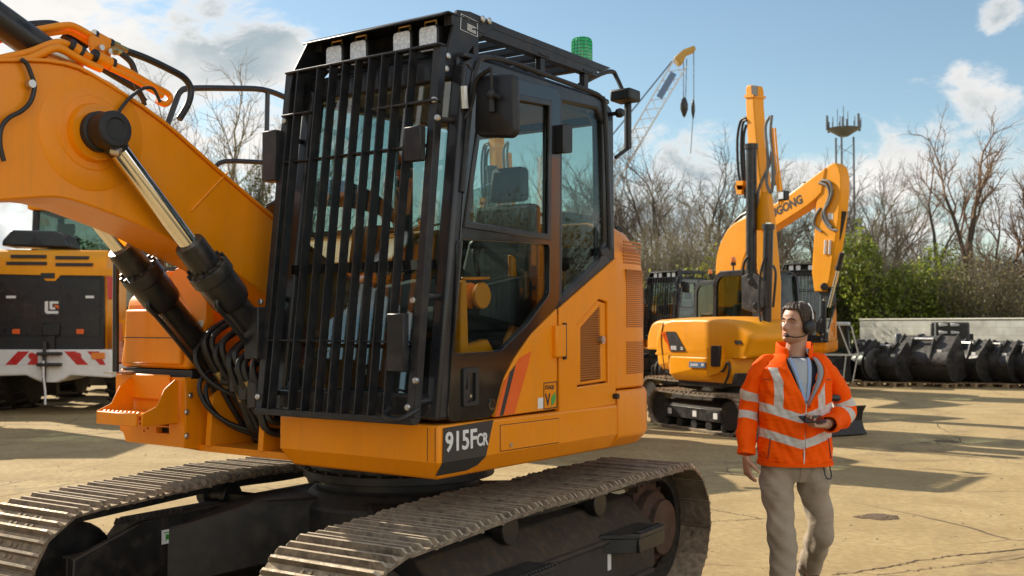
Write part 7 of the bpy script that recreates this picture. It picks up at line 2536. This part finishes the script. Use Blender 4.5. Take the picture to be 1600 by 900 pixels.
# ---- jacket: body shell with an open front above the zip
ZJ = np.array([.865, .885, .95, 1.05, 1.15, 1.25, 1.35, 1.42, 1.46, 1.49, 1.505])
AJ = np.array([.208, .212, .208, .203, .203, .210, .213, .198, .165, .118, .098])
BJ = np.array([.155, .160, .152, .148, .152, .160, .155, .140, .118, .095, .085])
CY = np.array([.01, .01, .01, .01, .012, .015, .022, .03, .036, .042, .044])
def jk(z, ph, off=0.0):
    a, b_, cy = np.interp(z, ZJ, AJ), np.interp(z, ZJ, BJ), np.interp(z, ZJ, CY)
    s, c = math.sin(ph), math.cos(ph)
    return np.array([(a + off) * math.copysign(abs(s) ** .86, s), cy - (b_ + off) * math.copysign(abs(c) ** .80, c), z])
PH0 = lambda z: np.interp(z, [.84, 1.22, 1.5], [.02, .10, .30])          # the zip line wanders to one side
def gap(z):
    return np.interp(z, [1.20, 1.28, 1.40, 1.505], [0, .10, .34, .62])
NZJ, NPJ = 96, 132
jv, jf, jm_ = [], [], []
zz = np.linspace(.865, 1.505, NZJ)
for z in zz:
    for i in range(NPJ):
        t_ = i / (NPJ - 1)
        g_ = max(gap(z), .004)
        ph = PH0(z) + g_ * (.75 if z > 1.2 else 1) + t_ * (2 * math.pi - 2 * g_)
        p = jk(z, ph)
        taper = min(1, max(0, (1.48 - z) / .1))
        d = fold(p * A3(1, 1, .75), 5, .012, 17) * taper + fold(p, 8, .007, 40) * taper
        # hem drawn in, slight drape folds running down to the zip
        d += .005 * math.sin(ph * 3 + z * 26) * np.interp(z, [.85, .95, 1.15, 1.3], [0, 1, .6, 0])
        n_ = unit(np.array([p[0] / .2, (p[1] - .02) / .15, 0]))
        jv.append(p + n_ * d)
for k in range(NZJ - 1):
    for i in range(NPJ - 1):
        jf.append((k * NPJ + i, k * NPJ + i + 1, (k + 1) * NPJ + i + 1, (k + 1) * NPJ + i))
def band_val(p):
    x, y, z = p
    front = y < .02
    c2 = max(0.0, 1 - abs(x) / .20)
    b1 = 1.195 - (.062 * c2 if front else 0)
    b2 = 1.045 - (.060 * c2 if front else 0)
    xb = .125 + .02 * np.interp(z, [1.34, 1.42], [0, 1])
    v = max(.026 - abs(z - b1), .026 - abs(z - b2))
    if z > b1 and z < 1.425: v = max(v, .024 - abs(abs(x) - xb))
    return v
b = MB(); b.v = [tuple(p) for p in jv]; b.f = jf; b.m = [0] * len(jf)
jo = b.build('jacket', 'hi_vis', MAN, smooth=80, recalc=False)
set_band(jo, [band_val(p) for p in jv])
so_ = jo.modifiers.new('thickness', 'SOLIDIFY'); so_.thickness = .006; so_.offset = -1
ssd = jo.modifiers.new('soft', 'SUBSURF'); ssd.levels = 1; ssd.render_levels = 1
# zip edge, hem and chest seams
b = MB(); b.tube([jk(z, PH0(z), .004) for z in np.linspace(.868, 1.22, 14)], .0042, 6); b.build('zip', 'silver_tape', MAN, smooth=60)
b = MB()
for s_ in (-1, 1):
    b.tube([jk(1.355, s_ * q, .003) + A3(0, 0, 0) for q in np.linspace(.62, 1.15, 8)], .002, 5)
b.build('yoke_seam', 'navy_cloth', MAN)
for s_ in (-1, 1):
    b = MB(); b.tube([jk(z, s_ * q, .005) for z, q in ((.90, .98), (.96, .92), (1.02, .88))], .0028, 5); b.build('pocket_zip', 'navy_cloth', MAN, smooth=60)
b = MB()
b.loft([[jk(.867 + dz, q, .006 + o) for q in np.linspace(0, 2 * math.pi, 64, endpoint=False)] for dz, o in ((-.012, -.004), (-.012, .004), (.006, .004), (.010, -.004))], caps=False); b.build('hem', 'hi_vis', MAN, smooth=60)
# stand-up collar, open at the front; viewer's-right lapel folded out to show grey lining
def collar(name, mat, r0, r1, h0, h1, a0, a1, tilt, th=.008):
    b = MB()
    N_ = 26
    rows = []
    for t_, (r, h) in zip((0, .5, 1), ((r0, h0), ((r0 + r1) / 2, (h0 + h1) / 2), (r1, h1))):
        row = []
        for i in range(N_):
            a = a0 + (a1 - a0) * i / (N_ - 1)
            c = math.cos(a)
            row.append((.012 + r * 1.08 * math.sin(a), .046 - r * c - (.012 * t_ if c > 0 else 0), h - tilt * max(0, c) * (1.2 - t_ * .25)))
        rows.append(row)
    vs = [p for r in rows for p in r]
    fs = [(k * N_ + i, k * N_ + i + 1, (k + 1) * N_ + i + 1, (k + 1) * N_ + i) for k in range(2) for i in range(N_ - 1)]
    b.add(vs, fs)
    o = b.build(name, mat, MAN, smooth=80)
    s_ = o.modifiers.new('thickness', 'SOLIDIFY'); s_.thickness = th
    q = o.modifiers.new('soft', 'SUBSURF'); q.levels = 1; q.render_levels = 1
    return o
collar('collar', 'hi_vis', .102, .100, 1.475, 1.575, .62, 2 * math.pi - .55, .05)
collar('inner_collar', 'navy_cloth', .088, .088, 1.44, 1.535, .30, 2 * math.pi - .30, .06)
def lapel(name, mat, pts_in, pts_out, off=.012, th=.006):
    b = MB()
    n_ = len(pts_in)
    vs = []
    for p, q in zip(pts_in, pts_out):
        for t_ in (0, .33, .67, 1):
            vs.append(np.array(p) * (1 - t_) + np.array(q) * t_ + A3(0, -.018 * math.sin(math.pi * t_), 0))
    fs = [(k * 4 + i, k * 4 + i + 1, (k + 1) * 4 + i + 1, (k + 1) * 4 + i) for k in range(n_ - 1) for i in range(3)]
    b.add(vs, fs)
    o = b.build(name, mat, MAN, smooth=80)
    s_ = o.modifiers.new('thickness', 'SOLIDIFY'); s_.thickness = th
    q = o.modifiers.new('soft', 'SUBSURF'); q.levels = 1; q.render_levels = 1
    return o
zr = [1.20, 1.28, 1.36, 1.43, 1.49]
lapel('lapel_lining', 'lining_grey', [jk(z, PH0(z) + gap(z) * .75 + .0, .006) for z in zr], [jk(z, PH0(z) + gap(z) * .75 + .02 + .30 * (z - 1.20) / .3, .018) for z in zr])
lapel('lapel', 'hi_vis', [jk(z, PH0(z) + gap(z) * .75 + .02 + .30 * (z - 1.20) / .3, .018) for z in zr], [jk(z - .01, PH0(z) + gap(z) * .75 + .04 + .46 * (z - 1.20) / .3, .010) for z in zr])
# inner layers
b = MB(); b.loft([ell(z, np.interp(z, ZJ, AJ) - .028, np.interp(z, ZJ, BJ) - .022, 0, np.interp(z, ZJ, CY), 40) for z in np.linspace(1.0, 1.485, 14)]); b.build('inner_jacket', 'navy_cloth', MAN, smooth=60)
b = MB()
rows = []
for z in np.linspace(1.20, 1.478, 12):
    w_ = np.interp(z, [1.2, 1.478], [.012, .072]); c_ = .035 - .02 * (z - 1.2) / .28
    a, b2_, cy = np.interp(z, ZJ, AJ) - .02, np.interp(z, ZJ, BJ) - .014, np.interp(z, ZJ, CY)
    rows.append([(c_ + w_ * t_, cy - b2_ * math.sqrt(max(.05, 1 - ((c_ + w_ * t_) / a) ** 2)) - .003, z) for t_ in np.linspace(-1, 1, 9)])
b.loft(rows, caps=False, closed=False); o = b.build('tee_shirt', 'tee_grey', MAN, smooth=80)
s_ = o.modifiers.new('thickness', 'SOLIDIFY'); s_.thickness = .006
for sgn in (-1, 1):
    b = MB()
    pts = []
    for z in np.linspace(1.48, 1.235, 8):
        w_ = np.interp(z, [1.235, 1.48], [.006, .056]); c_ = .035 - .02 * (z - 1.2) / .28
        a, b2_, cy = np.interp(z, ZJ, AJ) - .02, np.interp(z, ZJ, BJ) - .014, np.interp(z, ZJ, CY)
        x = c_ + sgn * w_
        pts.append(A3(x, cy - b2_ * math.sqrt(max(.05, 1 - (x / a) ** 2)) - .010, z))
    for p, q in zip(pts[:-1], pts[1:]):
        b.bar(p, q, .016, .003, up=(0, -1, .1))
    b.build('lanyard', 'lanyard_cloth', MAN)
# sleeves with two silver bands each and gathered cuffs
def sleeve(pts, radii, seed, bands):
    rings = limb(pts, radii, n=30, k=14, seed=seed, amp=.013, freq=27)
    N_ = len(rings)
    b = MB()
    b.loft(rings, caps=False)
    cum = np.concatenate([[0], np.cumsum([np.linalg.norm(np.mean(rings[i + 1], axis=0) - np.mean(rings[i], axis=0)) for i in range(N_ - 1)])])
    o = b.build('sleeve', 'hi_vis', MAN, smooth=80)
    vals = []
    for k in range(N_):
        s = cum[k] / cum[-1]
        vals += [max((w_ - abs(s - c)) * cum[-1] for c, w_ in bands)] * 30
    set_band(o, vals)
    s_ = o.modifiers.new('thickness', 'SOLIDIFY'); s_.thickness = .005; s_.offset = -1
    q = o.modifiers.new('soft', 'SUBSURF'); q.levels = 1; q.render_levels = 1
    cu = rings[-2]
    c = np.mean(cu, axis=0); d = unit(np.mean(rings[-1], axis=0) - np.mean(rings[-4], axis=0))
    b = MB(); b.loft([[c + (np.array(p) - c) * k + d * t_ for p in cu] for k, t_ in ((1.0, -.02), (1.04, -.018), (1.04, .012), (.9, .014))], caps=False); b.build('cuff', 'hi_vis', MAN, smooth=60)
sleeve([A3(-.120, .035, 1.440), SHR + A3(.015, 0, .0), SHR * .5 + ELR * .5 + A3(-.012, 0, 0), ELR, (ELR + WRR) / 2 + A3(-.004, 0, 0), WRR + A3(0, 0, .0)], [.042, .062, .063, .060, .056, .048], 15, ((.42, .045), (.63, .045)))
sleeve([A3(.120, .035, 1.440), SHL + A3(-.015, 0, .0), SHL * .5 + ELL_ * .5 + A3(.018, .01, 0), ELL_ + A3(.012, .0, -.008), (ELL_ + WRL) / 2 + A3(.01, 0, -.008), WRL + A3(.015, .012, 0)], [.042, .062, .066, .066, .058, .046], 27, ((.47, .04), (.63, .04)))
b = MB(); c = SHL * .30 + ELL_ * .70; b.ball(c + A3(-.03, -.06, .0), .022, 10, sc=(1.5, .5, 1)); b.build('arm_badge', 'cab_grey', MAN)
# ---- trousers: two legs and a seat in one mesh
b = MB()
for hp, kn, an, seed in ((HPR, KNR, ANR, 31), (HPL, KNL, ANL, 44)):
    sg = math.copysign(1, hp[0])
    b.loft(limb([A3(sg * .085, .01, .96), A3(sg * .098, .005, .86), A3(sg * .104, hp[1], .76), (hp * .38 + kn * .62) + A3(sg * .005, 0, 0), kn, kn * .5 + an * .5, an * .85 + kn * .15, an + A3(0, .01, -.035)],
                [(.080, .095), (.092, .110), (.098, .110), (.088, .095), (.077, .080), (.074, .078), (.072, .074), (.074, .078)], n=40, k=12, seed=seed, amp=.015, freq=21))
b.loft([ell(.98, .150, .110, 0, .01), ell(.90, .168, .120, 0, .01), ell(.82, .172, .122, 0, .01), ell(.76, .12, .10, 0, .01)])
tro = b.build('trousers', 'trouser_cloth', MAN, smooth=80)
rm = tro.modifiers.new('one_surface', 'REMESH'); rm.mode = 'VOXEL'; rm.voxel_size = .0065; rm.use_smooth_shade = True
sm = tro.modifiers.new('soften', 'SMOOTH'); sm.iterations = 2; sm.factor = .4
b = MB(); b.tube([A3(.135, -.105, .855), A3(.140, -.135, .80), A3(.165, -.12, .785), A3(.185, -.09, .80), A3(.18, -.075, .85)], .004, 6, smooth=4); b.build('key_cord', 'sticker_black', MAN)
b = MB(); b.tube([A3(.0, -.118, .87), A3(.004, -.116, .82), A3(.002, -.100, .765)], .0025, 5); b.build('fly_seam', 'trouser_cloth', MAN, smooth=60)
# boots
def boot(an, yaw, pitch, label):
    M_ = Matrix.Translation(Vector(an)) @ Matrix.Rotation(R(yaw), 4, 'Z') @ Matrix.Rotation(R(pitch), 4, 'X')
    b = MB(); b.T = M_
    def sec(y, w_, z0, z1, n=16):
        return [(w_ * math.cos(2 * math.pi * i / n), y, (z0 + z1) / 2 + (z1 - z0) / 2 * math.sin(2 * math.pi * i / n)) for i in range(n)]
    b.loft([sec(.075, .02, -.06, -.01), sec(.06, .034, -.075, .04), sec(.02, .041, -.078, .06), (sec(-.03, .043, -.078, .045)), sec(-.08, .046, -.078, .0), sec(-.14, .050, -.078, -.018), sec(-.185, .044, -.078, -.028), sec(-.21, .02, -.070, -.045)])
    b.cyl((0, .015, .0), (0, .02, .12), .047, .052, n=16)
    o = b.build('boot', 'boot_leather', MAN, smooth=60)
    b = MB(); b.T = M_
    so2 = [(.03, .075), (.042, .02), (.045, -.05), (.053, -.13), (.046, -.19), (.02, -.222), (-.02, -.222), (-.046, -.19), (-.053, -.13), (-.045, -.05), (-.042, .02), (-.03, .075)]
    b.prism(so2, 'z', -.098, -.070); b.build('sole', 'boot_sole', o, bevel=.004)
boot(ANR + A3(0, 0, .008), -4, 0, '')
boot(ANL + A3(0, 0, .02), 6, 38, '')
# the phone he holds: a thing of its own
PHN = empty('phone', (MX, MY, 0)); tag(PHN, 'black phone held in the walking man\'s hand', 'phone')
Mph = Matrix.Translation(Vector(WRL + A3(-.092, -.052, .036))) @ Matrix.Rotation(R(18), 4, 'Z') @ Matrix.Rotation(R(24), 4, 'X')
b = MB(); b.T = Mph; b.box(-.072, .072, -.036, .036, -.0055, .0045); b.build('phone_case', 'black_plastic', PHN, bevel=.004, seg=2)
b = MB(); b.T = Mph; b.box(-.068, .068, -.033, .033, .0045, .0055); b.build('screen', 'phone_black', PHN)
# ================================================================== camera, light, world
cam = bpy.data.cameras.new('camera')
co = bpy.data.objects.new('camera', cam)
COL.objects.link(co)
co.location = CAM
co.rotation_euler = (R(90) + PITCH, 0, 0)
cam.sensor_width = 36
cam.lens = 36 * FPX / 1600
cam.clip_end = 3000
cam.dof.use_dof = True
cam.dof.focus_distance = 5.6
cam.dof.aperture_fstop = 4.5
SC.camera = co
SUN_AZ, SUN_EL = 140.0, 32.0      # direction towards the sun, degrees from +X anticlockwise
sd_ = Vector((math.cos(R(SUN_AZ)) * math.cos(R(SUN_EL)), math.sin(R(SUN_AZ)) * math.cos(R(SUN_EL)), math.sin(R(SUN_EL))))
sl = bpy.data.lights.new('sun', 'SUN')
sl.energy = 4.8
sl.angle = R(.53)
sl.color = (1.0, .90, .74)
so = bpy.data.objects.new('sun', sl)
COL.objects.link(so)
so.rotation_euler = sd_.to_track_quat('Z', 'Y').to_euler()

w = bpy.data.worlds.new('World')
SC.world = w
w.use_nodes = True
t = w.node_tree
t.nodes.clear()
L = t.links.new
out = nn(t, 'ShaderNodeOutputWorld')
bg = nn(t, 'ShaderNodeBackground')
L(bg.outputs[0], out.inputs[0])
bg.inputs[1].default_value = .105
sky = nn(t, 'ShaderNodeTexSky', sky_type='NISHITA')
sky.sun_disc = False
sky.sun_elevation = R(SUN_EL)
sky.sun_rotation = R(90 - SUN_AZ)
sky.altitude = 50
sky.air_density = 1.0
sky.dust_density = 0.3
sky.ozone_density = 2.0
tc = nn(t, 'ShaderNodeTexCoord')
vm = nn(t, 'ShaderNodeVectorMath', operation='NORMALIZE')
L(tc.outputs['Generated'], vm.inputs[0])

def blob(px, py, rad, soft):
    d = unit(ray(px, py))
    dt = nn(t, 'ShaderNodeVectorMath', operation='DISTANCE')
    L(vm.outputs[0], dt.inputs[0])
    dt.inputs[1].default_value = d
    mr = nn(t, 'ShaderNodeMapRange', interpolation_type='SMOOTHSTEP')
    mr.inputs[1].default_value = rad - soft
    mr.inputs[2].default_value = rad + soft
    mr.inputs[3].default_value = 1
    mr.inputs[4].default_value = 0
    L(dt.outputs['Value'], mr.inputs[0])
    return mr.outputs[0]

def vmax(a, b_):
    m = nn(t, 'ShaderNodeMath', operation='MAXIMUM')
    L(a, m.inputs[0]); L(b_, m.inputs[1])
    return m.outputs[0]
acc = None
for px, py, rad, soft in ((60, 120, .19, .13), (290, 130, .125, .06), (370, 90, .055, .05), (-250, 150, .25, .2), (230, 20, .10, .09), (410, 230, .07, .07), (1545, 150, .034, .036), (1505, 112, .012, .018), (1570, 15, .020, .022), (1590, 270, .07, .07), (1430, 300, .08, .08),
                          (1255, 192, .008, .016), (1050, 315, .07, .07), (1270, 300, .05, .06), (1660, 330, .1, .1), (-600, 300, .3, .2), (2100, 250, .2, .15), (2700, 100, .25, .2)):
    o_ = blob(px, py, rad, soft)
    acc = o_ if acc is None else vmax(acc, o_)
# clouds elsewhere round the sky come from broad noise
mp_ = nn(t, 'ShaderNodeMapping')
mp_.inputs['Scale'].default_value = (1, 1, 1.9)
L(vm.outputs[0], mp_.inputs[0])
n1 = nn(t, 'ShaderNodeTexNoise')
n1.inputs['Scale'].default_value = 9.0
n1.inputs['Detail'].default_value = 9
n1.inputs['Roughness'].default_value = .64
n1.inputs['Distortion'].default_value = .5
L(mp_.outputs[0], n1.inputs['Vector'])
nb = nn(t, 'ShaderNodeTexNoise')
nb.inputs['Scale'].default_value = 1.7
nb.inputs['Detail'].default_value = 3
L(mp_.outputs[0], nb.inputs['Vector'])
sxyz = nn(t, 'ShaderNodeSeparateXYZ')
L(vm.outputs[0], sxyz.inputs[0])
behind = nn(t, 'ShaderNodeMapRange')     # open sky in front is given by the clouds listed above; behind, unseen broken cloud thickened for fill
behind.inputs[1].default_value = .55
behind.inputs[2].default_value = -.1
L(sxyz.outputs[1], behind.inputs[0])
bm_ = nn(t, 'ShaderNodeMapRange', interpolation_type='SMOOTHSTEP')
bm_.inputs[1].default_value = .40
bm_.inputs[2].default_value = .54
L(nb.outputs['Fac'], bm_.inputs[0])
bb = nn(t, 'ShaderNodeMath', operation='MULTIPLY')
L(behind.outputs[0], bb.inputs[0]); L(bm_.outputs[0], bb.inputs[1])
acc = vmax(acc, bb.outputs[0])
ad = nn(t, 'ShaderNodeMath', operation='MULTIPLY_ADD')
L(acc, ad.inputs[0]); ad.inputs[1].default_value = .34
L(n1.outputs['Fac'], ad.inputs[2])
den = nn(t, 'ShaderNodeMapRange', interpolation_type='SMOOTHSTEP')
den.inputs[1].default_value = .66
den.inputs[2].default_value = .84
L(ad.outputs[0], den.inputs[0])
# cloud brightness: white edges, grey-blue thick parts
n2 = nn(t, 'ShaderNodeTexNoise')
n2.inputs['Scale'].default_value = 5.0
n2.inputs['Detail'].default_value = 7
mp2 = nn(t, 'ShaderNodeMapping')
mp2.inputs['Location'].default_value = (3.1, 1.7, .4)
mp2.inputs['Scale'].default_value = (1, 1, 1.6)
L(vm.outputs[0], mp2.inputs[0]); L(mp2.outputs[0], n2.inputs['Vector'])
thick = nn(t, 'ShaderNodeMapRange', interpolation_type='SMOOTHSTEP')
thick.inputs[1].default_value = .72
thick.inputs[2].default_value = .90
L(ad.outputs[0], thick.inputs[0])
tm = nn(t, 'ShaderNodeMath', operation='MULTIPLY')
L(thick.outputs[0], tm.inputs[0])
n2r = nn(t, 'ShaderNodeMapRange')
n2r.inputs[1].default_value = .42
n2r.inputs[2].default_value = .60
L(n2.outputs['Fac'], n2r.inputs[0])
L(n2r.outputs[0], tm.inputs[1])
cc = nn(t, 'ShaderNodeMix', data_type='RGBA')
cc.inputs[6].default_value = (6.2, 6.0, 5.75, 1)
cc.inputs[7].default_value = (2.7, 3.25, 3.55, 1)
L(tm.outputs[0], cc.inputs[0])
# clouds opposite the sun are brighter, boosted out of view for added fill
dsun = nn(t, 'ShaderNodeVectorMath', operation='DOT_PRODUCT')
L(vm.outputs[0], dsun.inputs[0]); dsun.inputs[1].default_value = tuple(-sd_)
fb = nn(t, 'ShaderNodeMapRange', interpolation_type='SMOOTHSTEP')
fb.inputs[1].default_value = -.2; fb.inputs[2].default_value = .75; fb.inputs[3].default_value = 1.0; fb.inputs[4].default_value = 2.1
L(dsun.outputs['Value'], fb.inputs[0])
cb = nn(t, 'ShaderNodeVectorMath', operation='SCALE')
L(cc.outputs[2], cb.inputs[0]); L(fb.outputs[0], cb.inputs['Scale'])
mixs = nn(t, 'ShaderNodeMix', data_type='RGBA')
L(den.outputs[0], mixs.inputs[0])
tint = nn(t, 'ShaderNodeMix', data_type='RGBA', blend_type='MULTIPLY')
tint.inputs[0].default_value = 1
tint.inputs[7].default_value = (.93, .93, .83, 1)
L(sky.outputs[0], tint.inputs[6])
L(tint.outputs[2], mixs.inputs[6])
L(cb.outputs[0], mixs.inputs[7])
L(mixs.outputs[2], bg.inputs[0])
SC.view_settings.view_transform = 'Standard'
SC.view_settings.look = 'None'
SC.view_settings.exposure = 0.6
SC.view_settings.gamma = 1
SC.cycles.max_bounces = 8
SC.cycles.transparent_max_bounces = 24
SC.cycles.use_denoising = True
SC.cycles.caustics_reflective = False
SC.cycles.caustics_refractive = False
SC.cycles.sample_clamp_indirect = 6
